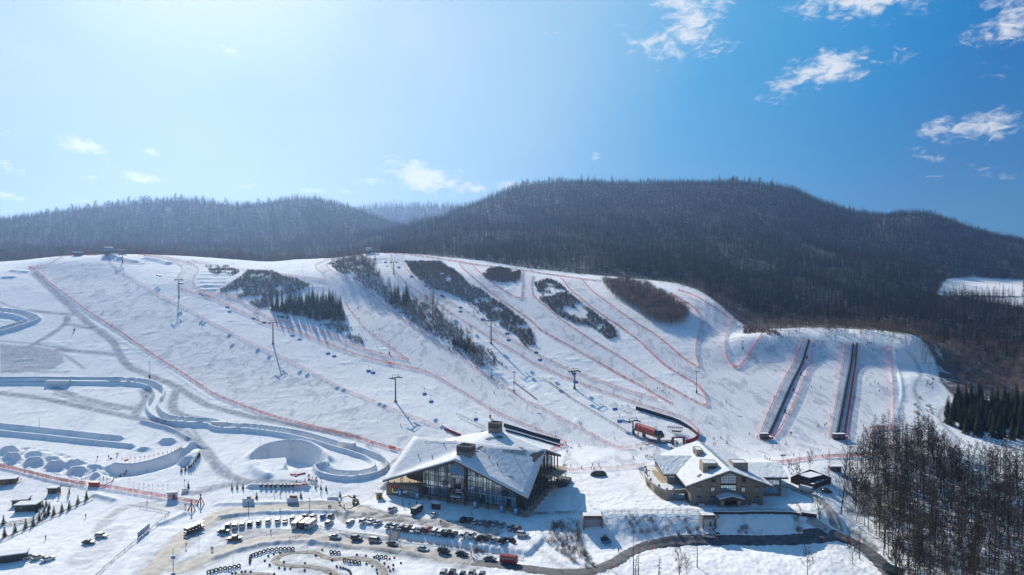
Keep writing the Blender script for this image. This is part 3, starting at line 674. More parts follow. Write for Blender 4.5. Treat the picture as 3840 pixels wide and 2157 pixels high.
ribbon('kart_track', pl('f',(2500,1440),(2350,1260),(2200,1170),(1900,1110),(1500,1095),(1270,1060),(1230,1000),(1350,900),(1600,840),(1900,840),(2050,880),(2200,950),(2350,980),(2500,960))+pl('g',(150,1130),(300,1150),(480,1210),(620,1290),(680,1380),(680,1480)), 1.6, ROAD_K, .12)
ribbon('kart_track', pl('f',(450,1300),(700,1240),(1000,1245),(1250,1300)), 1.4, ROAD_K, .12)

# ================================================================ TREES
BARK = mat('bark', (0.07,0.058,0.05), .9, noise=.4, scale=2)
TWIG_G = mat('grey_twigs', (0.33,0.275,0.235), .9, noise=.45, scale=.05, coords='Object')
TWIG_B = mat('brown_twigs', (0.19,0.14,0.11), .9, noise=.4, scale=.3)
TWIG_D = mat('dark_twigs', (0.075,0.06,0.05), .9, noise=.3, scale=.3)
NEEDLE = mat('spruce_needles', (0.022,0.036,0.026), .8, noise=.45, scale=.6)
BRUSH = mat('brush_stems', (0.22,0.18,0.15), .9, noise=.4, scale=.4)
def vary(m, c2):
    """species and age: each tree its own shade, broad patches of one kind"""
    nt = m.node_tree; N = nt.nodes; L = nt.links; b = N['Principled BSDF']; src = b.inputs['Base Color'].links[0].from_socket
    g = N.new('ShaderNodeNewGeometry'); n = N.new('ShaderNodeTexNoise'); n.inputs['Scale'].default_value = .012; n.inputs['Detail'].default_value = 4; L.new(g.outputs['Position'], n.inputs['Vector'])
    mr = N.new('ShaderNodeMapRange'); mr.inputs[1].default_value = .42; mr.inputs[2].default_value = .58; L.new(n.outputs[0], mr.inputs[0])
    x = N.new('ShaderNodeMixRGB'); L.new(mr.outputs[0], x.inputs[0]); L.new(src, x.inputs[1]); x.inputs[2].default_value = (*c2, 1)
    oi = N.new('ShaderNodeObjectInfo'); r = N.new('ShaderNodeMapRange'); L.new(oi.outputs['Random'], r.inputs[0]); r.inputs[3].default_value = .7; r.inputs[4].default_value = 1.35
    v = N.new('ShaderNodeVectorMath'); v.operation = 'SCALE'; L.new(x.outputs[0], v.inputs[0]); L.new(r.outputs[0], v.inputs['Scale']); L.new(v.outputs[0], b.inputs['Base Color'])
    b.inputs['Specular IOR Level'].default_value = 0
vary(TWIG_G, (0.28,0.205,0.16)); vary(TWIG_B, (0.22,0.155,0.12)); vary(TWIG_D, (0.085,0.06,0.045)); vary(BRUSH, (0.19,0.135,0.10)); vary(NEEDLE, (0.03,0.042,0.028))
def spike(s, p, q, w, rg, mi=0):
    """one twig: a thin triangle"""
    d = (q-p); a = d.cross(Vector((rg.uniform(-1,1), rg.uniform(-1,1), rg.uniform(-1,1)))); 
    if a.length < 1e-4: a = Vector((1,0,0))
    a.normalize(); s.add([p-a*w/2, p+a*w/2, q], [(0,1,2)], mi)
def larch(seed, h=17.0, dens=1.0, tw=0.09):
    rg = random.Random(seed); tr = MB(); cr = MB(); lean = Vector((rg.uniform(-.3,.3), rg.uniform(-.3,.3), 0))
    axis = lambda t: Vector((0,0,h*t))+lean*t*t+Vector((math.sin(t*5+seed)*.08, math.cos(t*4)*.08, 0))
    for k in range(6): tr.bar(axis(k/6)-Vector((0,0,.25 if k == 0 else 0)), axis((k+1)/6), .17*(1-k/6)+.03, 0, .17*(1-(k+1)/6)+.02, 5)
    n = int(92*dens); lo = rg.uniform(.14,.3)
    for k in range(n):
        t = lo+(1-lo)*(k/n)**.9; p = axis(t); a = rg.uniform(0, 6.283); L = (0.35+(1-t)**.75*h*.21)*rg.uniform(.55,1.15)
        d = Vector((math.cos(a), math.sin(a), rg.uniform(-.12,.42))).normalized(); q = p+d*L-Vector((0,0,L*.08))
        cr.bar(p, q, .035*(1-t)+.014, 0, .008, 3)
        for j in range(int(5+L*5.5*dens)):
            f = rg.uniform(.2,1); o = p.lerp(q, f); e = Vector((rg.uniform(-1,1), rg.uniform(-1,1), rg.uniform(-.8,.25)))*(.25+.42*L*.35)
            spike(cr, o, o+e+d*.15, tw, rg)
    return tr, cr
def broad(seed, h=12.0, tw=.045, spread=.55, sub=3):
    """a bare tree: limbs leave the trunk all the way up and fork twice"""
    rg = random.Random(seed); tr = MB(); cr = MB(); P = [Vector((0,0,-.3))]; d = Vector((rg.uniform(-.04,.04), rg.uniform(-.04,.04), 1)).normalized()
    for k in range(7): d = (d+Vector((rg.uniform(-.09,.09), rg.uniform(-.09,.09), .05))).normalized(); P.append(P[-1]+d*h*.135)
    for k in range(7): tr.bar(P[k], P[k+1], h*.014*(1-k/7.6), 0, h*.014*(1-(k+1)/7.6), 5)
    def limb(p, d, L, r, lv):
        q = p+d*L*.5; e = (d+Vector((rg.uniform(-.25,.25), rg.uniform(-.25,.25), rg.uniform(.0,.35)))).normalized(); t = q+e*L*.5
        cr.bar(p, q, r, 0, r*.7, 3); cr.bar(q, t, r*.7, 0, r*.35, 3)
        for _ in range(7 if lv else 3):
            f = rg.uniform(.2, 1.0); o = p.lerp(q, f*2) if f < .5 else q.lerp(t, f*2-1); v = (e+Vector((rg.uniform(-1,1), rg.uniform(-1,1), rg.uniform(-.5,.9)))*.8).normalized()
            spike(cr, o, o+v*L*rg.uniform(.25,.5), tw, rg)
        if lv < 2:
            for _ in range(4 if lv == 0 else 3):
                f = rg.uniform(.3, 1.0); o = p.lerp(q, f*2) if f < .5 else q.lerp(t, f*2-1)
                v = (d+Vector((rg.uniform(-1,1), rg.uniform(-1,1), rg.uniform(-.3,.8)))*spread*1.4).normalized(); limb(o, v, L*rg.uniform(.42,.66), r*.55, lv+1)
    n = 15
    for k in range(n):
        t = .24+.76*k/n; i = min(6, int(t*7)); p = P[i].lerp(P[i+1], t*7-i); a = k*2.4+rg.uniform(-.5,.5)
        v = Vector((math.cos(a)*spread*1.5, math.sin(a)*spread*1.5, .75+t*.6)).normalized(); limb(p, v, h*(.36-.20*t)*rg.uniform(.75,1.15), h*.0062*(1.2-t), 0)
    return tr, cr
def spruce(seed, h=14.0, w=.17, tiers=17, n=9):
    rg = random.Random(seed); tr = MB(); cr = MB(); tr.bar((0,0,-.3), (0,0,h*.96), .2, 0, .03, 6)
    for k in range(tiers):
        t = k/(tiers-1); z = h*(.10+.88*t); L = h*w*(1-t)**.85+.18; m = max(4, int(n*(1-t*.5)))
        for j in range(m):
            a = 6.283*(j+rg.uniform(-.3,.3))/m+k*1.3; l = L*rg.uniform(.7,1.15); d = Vector((math.cos(a), math.sin(a), 0)); sd_ = Vector((-d.y, d.x, 0))
            p = Vector((0,0,z)); tip = p+d*l+Vector((0,0,-l*rg.uniform(.25,.5))); mid = p+d*l*.55+Vector((0,0,-l*.08)); wd = l*.30
            cr.add([p+Vector((0,0,.15)), mid+sd_*wd, tip, mid-sd_*wd, mid+Vector((0,0,.12))], [(0,1,4),(0,4,3),(4,1,2),(4,2,3)])
            for q in range(3):
                f = rg.uniform(.3,.95); o = p.lerp(tip, f); spike(cr, o, o+sd_*rg.choice((-1,1))*wd*rg.uniform(.8,1.3)+d*.2-Vector((0,0,.25)), .22, rg)
    cr.add([Vector((-.08,0,h*.93)), Vector((.08,0,h*.93)), Vector((0,0,h*1.03))], [(0,1,2)])
    return tr, cr
def farbare(seed, h=13.0, n=80, wide=.26, tw=.12, lo=.25, mono=None, up=.7):
    rg = random.Random(seed); s = MB(); s.bar((0,0,-.8), (0,0,h*.8), .10, 0, .03, 3)
    for k in range(n):
        t = lo+(1-lo)*rg.random()**.8; p = Vector((0,0,h*t*.86)); a = rg.uniform(0,6.283)
        prof = math.sin(min(1, (t-lo)/(1-lo)+.12)*2.6)**.7 if up > .3 else (1-t)**.7+.08
        L = h*wide*max(.2, prof)*rg.uniform(.6,1.2); d = Vector((math.cos(a), math.sin(a), rg.uniform(.15, 1.1)*up)).normalized()
        q = p+d*L; spike(s, p, q, tw, rg)
        for _ in range(2):
            e = Vector((rg.uniform(-1,1), rg.uniform(-1,1), rg.uniform(-.3,1)*up+.1))*L*.4; o = p.lerp(q, rg.uniform(.4,1)); spike(s, o, o+e, tw*.8, rg)
    return s
def shrub(seed, h=2.6, n=34, tw=.07):
    rg = random.Random(seed); s = MB()
    for k in range(n):
        o = Vector((rg.uniform(-.7,.7), rg.uniform(-.7,.7), -.1)); q = o+Vector((rg.uniform(-.8,.8), rg.uniform(-.8,.8), h*rg.uniform(.5,1.1)))
        spike(s, o, q, tw, rg); m_ = o.lerp(q, .5); spike(s, m_, m_+Vector((rg.uniform(-.6,.6), rg.uniform(-.6,.6), h*.35)), tw*.7, rg)
    return s
def proto(name, s, m):
    me = s.mesh(name, m); o = bpy.data.objects.new(name, me); return o      # kept out of the scene: only its shape is used
P_BARE = [proto('bare_tree_shape', farbare(100+k, 10.5+k*.7, 130, .46, .11, .25), TWIG_G) for k in range(4)]
P_BIRCH = [proto('slim_tree_shape', farbare(120+k, 12, 80, .22, .11, .15), TWIG_B) for k in range(3)]
P_LARCH = [proto('larch_shape', farbare(140+k, 19, 120, .13, .12, .1, up=.15), TWIG_D) for k in range(3)]
def spr_far(seed, h):
    t, c = spruce(seed, h, .17, 9, 6); c.bar((0,0,-.5), (0,0,h*.9), .2, 0, .04, 4); return c
P_SPR = [proto('spruce_shape', spr_far(160+k, 15), NEEDLE) for k in range(2)]
P_SHRUB = [proto('shrub_shape', shrub(180+k, 2.3, 55, .055), BRUSH) for k in range(3)]
P_TUFT = [proto('tuft_shape', shrub(190+k, 1.0, 16, .05), TWIG_D) for k in range(2)]
def stuff(name, protos, P, idx, scale, rot, label=None, cat=None):
    """a mass of plants nobody could count: one object, instanced on points"""
    me = bpy.data.meshes.new(name); me.vertices.add(len(P)); me.vertices.foreach_set('co', np.ascontiguousarray(P, np.float32).ravel())
    for n, v, ty in (('idx', idx, 'INT'), ('scl', scale, 'FLOAT'), ('rot', rot, 'FLOAT')):
        a = me.attributes.new(n, ty, 'POINT'); a.data.foreach_set('value', np.ascontiguousarray(v, np.int32 if ty == 'INT' else np.float32))
    me.update(); o = bpy.data.objects.new(name, me); COL.objects.link(o)
    ng = bpy.data.node_groups.new(name, 'GeometryNodeTree'); ng.interface.new_socket('Geometry', in_out='INPUT', socket_type='NodeSocketGeometry')
    ng.interface.new_socket('Geometry', in_out='OUTPUT', socket_type='NodeSocketGeometry'); N = ng.nodes; L = ng.links
    gi = N.new('NodeGroupInput'); go = N.new('NodeGroupOutput'); mp = N.new('GeometryNodeMeshToPoints'); L.new(gi.outputs[0], mp.inputs[0])
    jn = N.new('GeometryNodeJoinGeometry')
    for q in protos:
        oi = N.new('GeometryNodeObjectInfo'); oi.inputs['Object'].default_value = q; oi.inputs['As Instance'].default_value = True; L.new(oi.outputs['Geometry'], jn.inputs[0])
    io = N.new('GeometryNodeInstanceOnPoints'); L.new(mp.outputs[0], io.inputs['Points']); L.new(jn.outputs[0], io.inputs['Instance']); io.inputs['Pick Instance'].default_value = True
    def na(n, t):
        a = N.new('GeometryNodeInputNamedAttribute'); a.data_type = t; a.inputs['Name'].default_value = n; return a.outputs['Attribute']
    L.new(na('idx', 'INT'), io.inputs['Instance Index'])
    cv = N.new('ShaderNodeCombineXYZ'); L.new(na('rot', 'FLOAT'), cv.inputs[2])
    er = N.new('FunctionNodeEulerToRotation'); L.new(cv.outputs[0], er.inputs[0]); L.new(er.outputs[0], io.inputs['Rotation'])
    L.new(na('scl', 'FLOAT'), io.inputs['Scale']); L.new(io.outputs[0], go.inputs[0])
    md = o.modifiers.new('scatter', 'NODES'); md.node_group = ng
    tag(o, label, cat, kind='stuff'); return o
def jgrid(x0, x1, y0, y1, sp, rs):
    nx, ny = int((x1-x0)/sp)+1, int((y1-y0)/sp)+1; X, Y = np.meshgrid(x0+np.arange(nx)*sp, y0+np.arange(ny)*sp)
    X = X+rs.uniform(-.48,.48,X.shape)*sp; Y = Y+rs.uniform(-.48,.48,Y.shape)*sp; return X.ravel(), Y.ravel()
def pixof(X, Y, Z):
    z = Z-CAMZ; c, s = math.cos(PITCH), math.sin(PITCH); d = Y*c-z*s; up = Y*s+z*c; return 1920+FPX*X/d, 1078.5-FPX*up/d
def scatter(poly, sp, seed=1, ymin=0, ymax=1e9):
    """points of the ground inside an outline"""
    rs = np.random.RandomState(seed); A = [at(p) for p in poly]; xs = [a.x for a in A]; yv = [a.y for a in A]
    X, Y = jgrid(min(xs)-2, max(xs)+2, max(min(yv)-2, ymin), min(max(yv)+2, ymax), sp, rs); Z = hat(X, Y); qx, qy = pixof(X, Y, Z)
    m = inpoly(poly, qx, qy); return np.stack([X[m], Y[m], Z[m]], 1)
def big_forest():
    rs = np.random.RandomState(5); Xs = []; 
    for (a, b, sp) in ((505, 900, 4.6), (900, 1300, 5.2), (1300, 1800, 6.0), (1800, 2100, 9.5), (2300, 2860, 13.0)):
        X, Y = jgrid(-.95*b, .95*b, a, b, sp, rs); k = np.ones(len(X), bool)
        if a > 2200: k = (X/Y > -.24) & (X/Y < .02)
        elif a >= 1800: k = (X/Y > -.5)
        k &= np.abs(X/Y) < .94; Xs.append(np.stack([X[k], Y[k], np.full(k.sum(), sp)], 1))
    A = np.concatenate(Xs); X, Y, sp = A.T; u = X/Y; yc = np.interp(u, crx, cry); Z = hat(X, Y)
    m = (Y > yc+14+fbm(X/30, Y/30, 2, 71)*14)
    qx, qy = pixof(X, Y, Z)
    m &= ~((inpoly(SNOWFIELD, qx, qy) | inpoly(SNOWFIELD2, qx, qy)) & (Y > 700))
    m &= ~((u < -.45) & (Y < yc+55) & (fbm(X/20, Y/20, 2, 77) < .3))          # open scrub on the far left knoll
    m &= fbm(X/38, Y/26, 3, 73) > -.52                                       # small clearings with snow
    X, Y, Z, u, yc, sp = X[m], Y[m], Z[m], u[m], yc[m], sp[m]; n = len(X)
    sc = rs.uniform(.6, 1.25, n)*np.where(sp > 9, sp/7.6, .9)
    sc *= 1+.6*fbm(X/20, Y/24, 2, 79)
    kind = fbm(X/90, Y/90, 3, 81)+rs.uniform(-.25,.25,n)
    idx = rs.randint(0, 4, n); idx = np.where((kind > .30) & (Y < 1150), 4+rs.randint(0, 3, n), idx)
    lar = (u < -.19) & (Y < yc+190) & (Y > yc+20) | ((kind < -.62) & (Y < 1200)); idx = np.where(lar, 7+rs.randint(0, 3, n), idx)
    sprm = (rs.rand(n) < .010+.05*(fbm(X/70, Y/70, 2, 88) > .33)); idx = np.where(sprm, 10+rs.randint(0, 2, n), idx)
    low = (u > .30) & (Y < yc+110); sc = np.where(low, sc*.66, sc); idx = np.where(low & (idx < 4), 4+rs.randint(0,3,n), idx)
    lo2 = (Y < yc+45); sc = np.where(lo2 & ~lar, sc*.7, sc)
    protos = (P_BARE+P_BIRCH+P_LARCH+P_SPR)
    stuff('forest', protos, np.stack([X, Y, Z-.2], 1), idx, sc, rs.uniform(0, 6.28, n)); print('forest', n)
big_forest()
def edge_scrub():
    rs = np.random.RandomState(15); X, Y = jgrid(30, 330, 425, 720, 2.6, rs); u = X/Y; yc = np.interp(u, crx, cry); d = Y-yc
    w = fbm(X/12, Y/12, 3, 16); m = (u > .10) & (u < .62) & (d > -16+w*26) & (d < 24) & (w > -.28+np.clip(-d/30, 0, 1)*.45)
    X, Y = X[m], Y[m]; n = len(X); P = P_SHRUB+P_TUFT+P_BIRCH[:2]
    stuff('brush', P, np.stack([X, Y, hat(X, Y)-.1], 1), rs.choice([0,1,2,0,1,2,3,4,5,6], n), rs.uniform(.35, 1.1, n)*np.where(d[m] > 6, 1.0, .6), rs.uniform(0, 6.28, n))
edge_scrub()
def fill(name, poly, sp, protos, lo, hi, seed, thin=-9, label=None, cat=None, nz=12):
    A = scatter(poly, sp, seed); rs = np.random.RandomState(seed+9)
    if len(A) == 0: return
    A = A[fbm(A[:,0]/nz, A[:,1]/nz, 3, seed) > thin]; n = len(A)
    stuff(name, protos, A, rs.randint(0, len(protos), n), rs.uniform(lo, hi, n), rs.uniform(0, 6.28, n), label, cat)
fill('brush', pl('C',(350,520),(550,400),(640,320),(900,330),(1000,380),(1150,410),(1290,470),(1200,540),(900,600),(850,700),(760,720),(640,640),(500,580),(350,560)), 2.0, P_SHRUB, .7, 1.4, 201, -.25)
fill('brush', pl('C',(190,270),(420,270),(560,330),(480,380),(260,350)), 2.0, P_SHRUB, .6, 1.1, 202, -.05)
fill('brush', pl('D',(90,250),(300,200),(440,190),(600,330),(640,440),(760,560),(980,640),(1200,700),(1330,860),(1500,950),(1650,1150),(1750,1300),(1650,1350),(1500,1150),(1300,1050),(1150,980),(950,850),(750,700),(600,580),(500,520),(400,430),(250,380)), 2.0, P_SHRUB+P_BIRCH[:1], .5, 1.25, 203, -.2)
fill('brush', pl('D',(890,230),(1250,230),(1450,350),(1550,460),(1700,540),(1870,650),(2100,820),(2226,980),(2240,1100),(2140,1110),(2050,1000),(1850,880),(1700,800),(1650,700),(1500,640),(1350,560),(1200,520),(1050,430),(950,330)), 2.0, P_SHRUB, .8, 1.6, 204, -.35)
fill('brush', pl('D',(1500,640),(1700,700),(1870,860),(2100,1000),(2200,1110),(2100,1080),(1900,960),(1750,880),(1600,780)), 4.5, P_SHRUB+P_TUFT, .5, 1.1, 214, -.1)
fill('brush', pl('D',(1700,370),(1750,310),(1850,290),(2090,330),(2090,400),(2030,450),(1850,440),(1720,400)), 2.0, P_SHRUB, .9, 1.7, 205, -.4)
fill('brush', pl('O',(1345,712),(1380,702),(1405,712),(1440,745),(1500,790),(1545,825),(1552,850),(1530,855),(1490,822),(1440,812),(1400,790),(1360,755)), 2.0, P_SHRUB, .8, 1.5, 206, -.28)
fill('grove', pl('m',(450,190),(560,330),(750,440),(900,560),(1130,630),(1300,590),(1350,530),(1320,470),(1250,430),(1100,340),(950,260),(700,190)), 2.4, P_BARE+P_BIRCH+P_BIRCH, .55, .95, 207, -.5, 'brownish grove of bare slender trees between two upper pistes', 'grove')
fill('brush', pl('C',(1250,800),(1600,800),(1640,880),(1700,900),(1880,1060),(1850,1100),(1750,1080),(1640,1010),(1500,930),(1350,880),(900,800)), 2.0, P_SHRUB+P_TUFT, .6, 1.3, 208, -.05)
fill('brush', pl('E',(1020,0),(1480,0),(1560,110),(1700,230),(1600,250),(1350,210),(1200,100)), 3.0, P_SHRUB, .6, 1.3, 209, -.12)
fill('brush', pl('T',(130,1000),(220,930),(330,930),(420,960),(450,1100),(470,1200),(560,1370),(480,1390),(300,1290),(140,1190),(110,1100)), 1.25, P_TUFT+P_SHRUB[:1], .5, 1.15, 210, -.12, nz=6)
fill('brush', pl('T',(30,930),(430,920),(450,1100),(470,1200),(600,1380),(480,1400),(140,1200),(60,1050)), 2.6, P_TUFT, .4, .9, 215, -.2)
fill('brush', pl('T',(650,925),(1000,905),(1480,905),(1530,1060),(1300,1090),(950,1080),(700,1030)), 1.6, P_TUFT+P_SHRUB[:1], .6, 1.15, 211, .06, nz=5)
fill('brush', pl('U',(890,880),(1650,870),(1850,990),(1700,1040),(1400,1060),(900,1050)), 1.6, P_TUFT+P_SHRUB[:1], .6, 1.2, 212, .04, nz=5)
fill('brush', pl('F',(780,590),(980,610),(1090,670),(1380,730),(1400,760),(1200,760),(950,700),(850,650)), 1.8, P_TUFT, .5, 1.1, 213, -.1, nz=7)
fill('brush', pl('G',(1960,250),(2226,420),(2226,1100),(2100,1050),(2000,950),(2120,700),(2180,520),(2040,380)), 3.4, P_TUFT+P_SHRUB, .5, 1.2, 216, .1, nz=10)
fill('brush', pl('O',(1830,770),(1875,800),(1868,840),(1960,845),(1960,835),(1870,820),(1880,790)), 2.0, P_SHRUB, .6, 1.2, 217, -.3)
fill('forest_edge', pl('O',(2360,880),(2576,840),(2576,1010),(2420,1000),(2400,960),(2375,920)), 4.4, P_BARE+P_BIRCH+P_BIRCH, .45, .85, 218, -.45, nz=25)

# ---- individual trees
def tree_things(name, makers, spots, label_fn, cat, group, mats, smin=.8, smax=1.15, seed=1):
    """one of each variant is built with its parts, every other tree is a copy of it"""
    if isinstance(label_fn, str): label_fn = ranked(label_fn, spots)
    rg = random.Random(seed); roots = []; out = []
    for k, (x, y, z) in enumerate(spots):
        v = k % len(makers)
        if v >= len(roots):
            r = empty(name); tr, cr = makers[v](); link('trunk', tr.mesh('trunk', mats[0]), r); link('crown', cr.mesh('crown', mats[1]), r); roots.append(r); o = r
        else: o = copy_tree(roots[v])
        o.location = (x, y, z); o.rotation_euler.z = rg.uniform(0, 6.28); o.scale = (rg.uniform(smin, smax),)*3
        tag(o, label_fn(k, x, y), cat, group); out.append(o)
    return out
NTH = ['first','second','third','fourth','fifth','sixth','seventh','eighth','ninth','tenth']+['%dth' % k for k in range(11, 60)]
def ranked(t, spots):
    o = sorted(range(len(spots)), key=lambda i: spots[i][0]/spots[i][1]); rk = {i: r for r, i in enumerate(o)}
    return lambda k, x, y: f'{t}, {NTH[rk[k]]} from the left'
def same(t): return lambda k, x, y: t
WOODP = pl('O',(2125,1200),(2200,1115),(2260,1110),(2330,1100),(2420,1170),(2576,1190),(2576,1560),(2290,1560),(2240,1430),(2170,1370),(2140,1300),(2150,1220))
A = scatter(WOODP, 4.7, 301, ymin=206); rsw = np.random.RandomState(8)
A = A[(A[:,0]/A[:,1] < .84)]; A = A[fbm(A[:,0]/16, A[:,1]/16, 2, 302) > -.5+.5*np.clip((.62-A[:,0]/A[:,1])/.15, 0, 1)]; o_ = np.argsort(A[:,1]); A = A[o_]
isl = rsw.rand(len(A)) < .64
LA = A[isl]; BA = A[~isl]; print('wood', len(LA), len(BA))
tree_things('larch_tree', [lambda s=s: larch(s, 18+(s%4), 1.0) for s in (401,402,403,404,405,406)], LA[:290], same('tall bare brown larch with fine drooping twigs in the lower right wood'), 'tree', 'larches in the lower right wood', (BARK, TWIG_D), .72, 1.05, 21)
rest = np.concatenate([LA[290:], BA[230:]])
if len(rest): stuff('woodland', P_LARCH+P_BARE[:2], rest, rsw.randint(0, 5, len(rest)), rsw.uniform(.7, 1.0, len(rest)), rsw.uniform(0, 6.28, len(rest)))
tree_things('bare_tree', [lambda s=s: broad(s, 15, .08) for s in (411,412,413,414,415)], BA[:230], same('bare dark spreading tree among the larches of the lower right wood'), 'tree', 'bare trees in the lower right wood', (BARK, TWIG_D), .65, 1.05, 22)
SP1 = scatter(pl('C',(880,760),(1150,790),(1400,850),(1640,850),(1640,720),(1500,650),(1250,650),(880,700)), 4.6, 311)
tree_things('spruce_tree', [lambda s=s: spruce(s, 13.5+(s%3)) for s in (421,422,423)], [tuple(a) for a in SP1][:110], same('dark green spruce in the big dense stand on the left slope'), 'tree', 'spruces of the big stand on the slope', (BARK, NEEDLE), .75, 1.1, 23)
SP2 = scatter(pl('D',(710,625),(900,600),(975,650),(960,690),(850,700),(740,680)), 4.2, 312)
tree_things('spruce_tree', [lambda s=s: spruce(s, 13+(s%3)) for s in (424,425)], [tuple(a) for a in SP2][:40], same('dark spruce in the small stand beside the second chairlift'), 'tree', 'spruces of the small stand on the slope', (BARK, NEEDLE), .75, 1.1, 24)
SP3 = [tuple(at(p)) for p in pl('D',(1400,1100),(1425,1090),(1445,1110),(1480,1120),(1510,1130),(1540,1120),(1570,1140),(1600,1170),(1520,1160),(1560,1100),(1610,1185))]
tree_things('spruce_tree', [lambda: spruce(426, 11)], SP3, same('short dark spruce among the brush low on the middle slope'), 'tree', 'spruces in the brush on the middle slope', (BARK, NEEDLE), .6, .95, 25)
SP4 = scatter(pl('O',(2374,1065),(2390,1020),(2440,975),(2500,950),(2640,940),(2640,1110),(2520,1110),(2430,1095)), 4.9, 313)
tree_things('spruce_tree', [lambda s=s: spruce(s, 12.5, .2) for s in (427,428)], [tuple(a) for a in SP4][:150], same('dense dark spruce in the stand at the right edge above the path'), 'tree', 'spruces of the stand at the right edge', (BARK, NEEDLE), .7, 1.15, 26)
# ridge-top conifers seen against the sky
def ridge_spots(xs):
    out = []
    for x in xs:
        u, _ = uw((x, 900)); j0 = np.searchsorted(YS, 1000); yy = YS[j0:]; h = hat(u*yy, yy); k = int(np.argmax((h-CAMZ)/yy)); out.append((u*yy[k], yy[k], float(h[k])-.3))
    return out
tree_things('spruce_tree', [lambda s=s: spruce(s, 15, .21, 13) for s in (431,432)], ridge_spots([2231,2268,2294,2322,2510,2670,2696,2621,2180,2205,2923,2790,2808,2895]), 'dark conifer rising above the bare wood on the right mountain ridge', 'tree', 'conifers on the right mountain ridge', (BARK, NEEDLE), 1.0, 2.0, 27)
tree_things('spruce_tree', [lambda: spruce(433, 15, .2, 12)], ridge_spots([615,628,702,722,745,1070,1085,510,540,770,254,33,1183,1200]), 'dark conifer on the skyline of the hazy left mountain', 'tree', 'conifers on the left mountain skyline', (BARK, NEEDLE), .9, 1.5, 28)
tree_things('spruce_tree', [lambda: spruce(434, 26, .2, 12)], ridge_spots([1408,1434,1476,1488,1527,1570,1631,1658,1697,1620]), 'conifer on the skyline of the farthest hazy ridge between the mountains', 'tree', 'conifers on the farthest ridge', (BARK, NEEDLE), .7, 1.2, 29)
tree_things('bare_tree', [lambda s=s: broad(s, 15, .3, .8) for s in (441,442)], ridge_spots([395,410,425,445,465,485,505,530,545,560,590,660,680,735,760,800,850,890,930,970,1010,180,215,270,330,360])+ridge_spots([2811,2848,2890,2760,2745,2430,2100,2060,1975,1960]), 'bare spreading tree standing out on a mountain skyline', 'tree', 'bare trees on the mountain skylines', (BARK, TWIG_D), .9, 1.5, 30)
# lone bare trees of the foreground
def lone(spec, mk, lab, cat='tree', mats=(BARK, TWIG_D)):
    r = empty('bare_tree' if 'larch' not in lab else 'larch_tree'); tr, cr = mk(); link('trunk', tr.mesh('trunk', mats[0]), r); link('crown', cr.mesh('crown', mats[1]), r)
    r.location = at(spec); tag(r, lab, cat); return r
lone(px('T',1325,1440), lambda: broad(451, 10.5, .05, .5), 'bare broad tree on the snow field below the road, left of the slim larch')
lone(px('U',512,1460), lambda: broad(459, 4, .05, .5), 'small bare bush-like tree at the bottom edge below the road')
lone(px('T',1395,1470), lambda: broad(452, 7.5, .045, .55), 'small bushy bare tree at the bottom edge beside the broad one')
lone(px('T',1488,1378), lambda: larch(453, 14, .3, .05), 'slim straight bare larch alone on the snow field below the asphalt road')
lone(px('T',910,1450), lambda: larch(454, 17, .2, .05), 'tallest thin bare larch pole by the bend of the asphalt road')
lone(px('T',955,1455), lambda: larch(455, 9, .25), 'short thin bare larch just right of the tallest pole')
lone(px('T',932,1462), lambda: larch(461, 7, .2), 'low thin bare larch stem between the two by the bend')
lone(px('T',1143,1450), lambda: larch(456, 6.5, .3), 'very small thin bare larch on the snow at the bottom middle')
lone(px('U',1760,1447), lambda: broad(457, 9.5, .05, .55), 'bare tree with wide bushy crown on the shaded snow at bottom right')
lone(px('U',1882,905), lambda: broad(458, 13, .05, .5), 'large bare tree standing by the end of the dark terrace wall')
lone(px('U',1775,440), lambda: broad(462, 10, .05, .4), 'bare upright tree behind the dark fenced yard, by the red netting')
lone(px('U',1580,450), lambda: broad(463, 5.5, .05, .55), 'small bare bushy tree at the left corner behind the fenced yard')
lone(px('U',1680,600), lambda: larch(464, 16, .3), 'tall straight bare larch at the left corner of the fenced yard')
lone(px('U',1650,560), lambda: broad(465, 10, .06, .6), 'bushy bare tree left of the tall larch by the fenced yard')
lone(px('U',1968,580), lambda: larch(466, 17, .6), 'tall bare larch at the right corner of the fenced yard')
lone(px('V',370,600), lambda: broad(467, 13, .05, .45), 'bare forked tree on the snow right of the fenced yard')
lone(px('V',295,850), lambda: broad(468, 20, .05, .35), 'tall dark bare tree by the outer bend of the side road')
lone(px('V',88,905), lambda: broad(469, 5, .05, .5), 'little bare tree near the terrace wall end')
lone(px('V',478,1290), lambda: larch(470, 15, .4), 'bare larch between the road and the shaded field, lower right')
lone(px('V',408,1340), lambda: broad(471, 11, .05, .5), 'bare tree with split trunk at the field edge, lower right')
lone(px('V',578,560), lambda: broad(472, 13, .05, .5), 'bare leaning tree in front of the beginner piste netting')
lone(px('V',405,370), lambda: broad(473, 10, .05, .5), 'bare round-crowned tree just below the double carpet lift')
lone(px('V',330,470), lambda: broad(474, 16, .05, .4), 'tall double-stemmed bare tree below the double carpet lift')
lone(px('D',1690,1200), lambda: broad(475, 7.5, .08, .8), 'wide bare tree in the brush low on the middle slope')
lone(px('D',1800,1355), lambda: broad(476, 8, .09, .9), 'round dark bare tree at the lower tip of the middle brush strip')
lone(px('C',1620,960), lambda: broad(477, 5, .1, .9), 'bushy bare tree below the big spruce stand')
lone(px('C',720,720), lambda: broad(478, 8, .12, .9), 'round grey bare tree left of the big spruce stand')

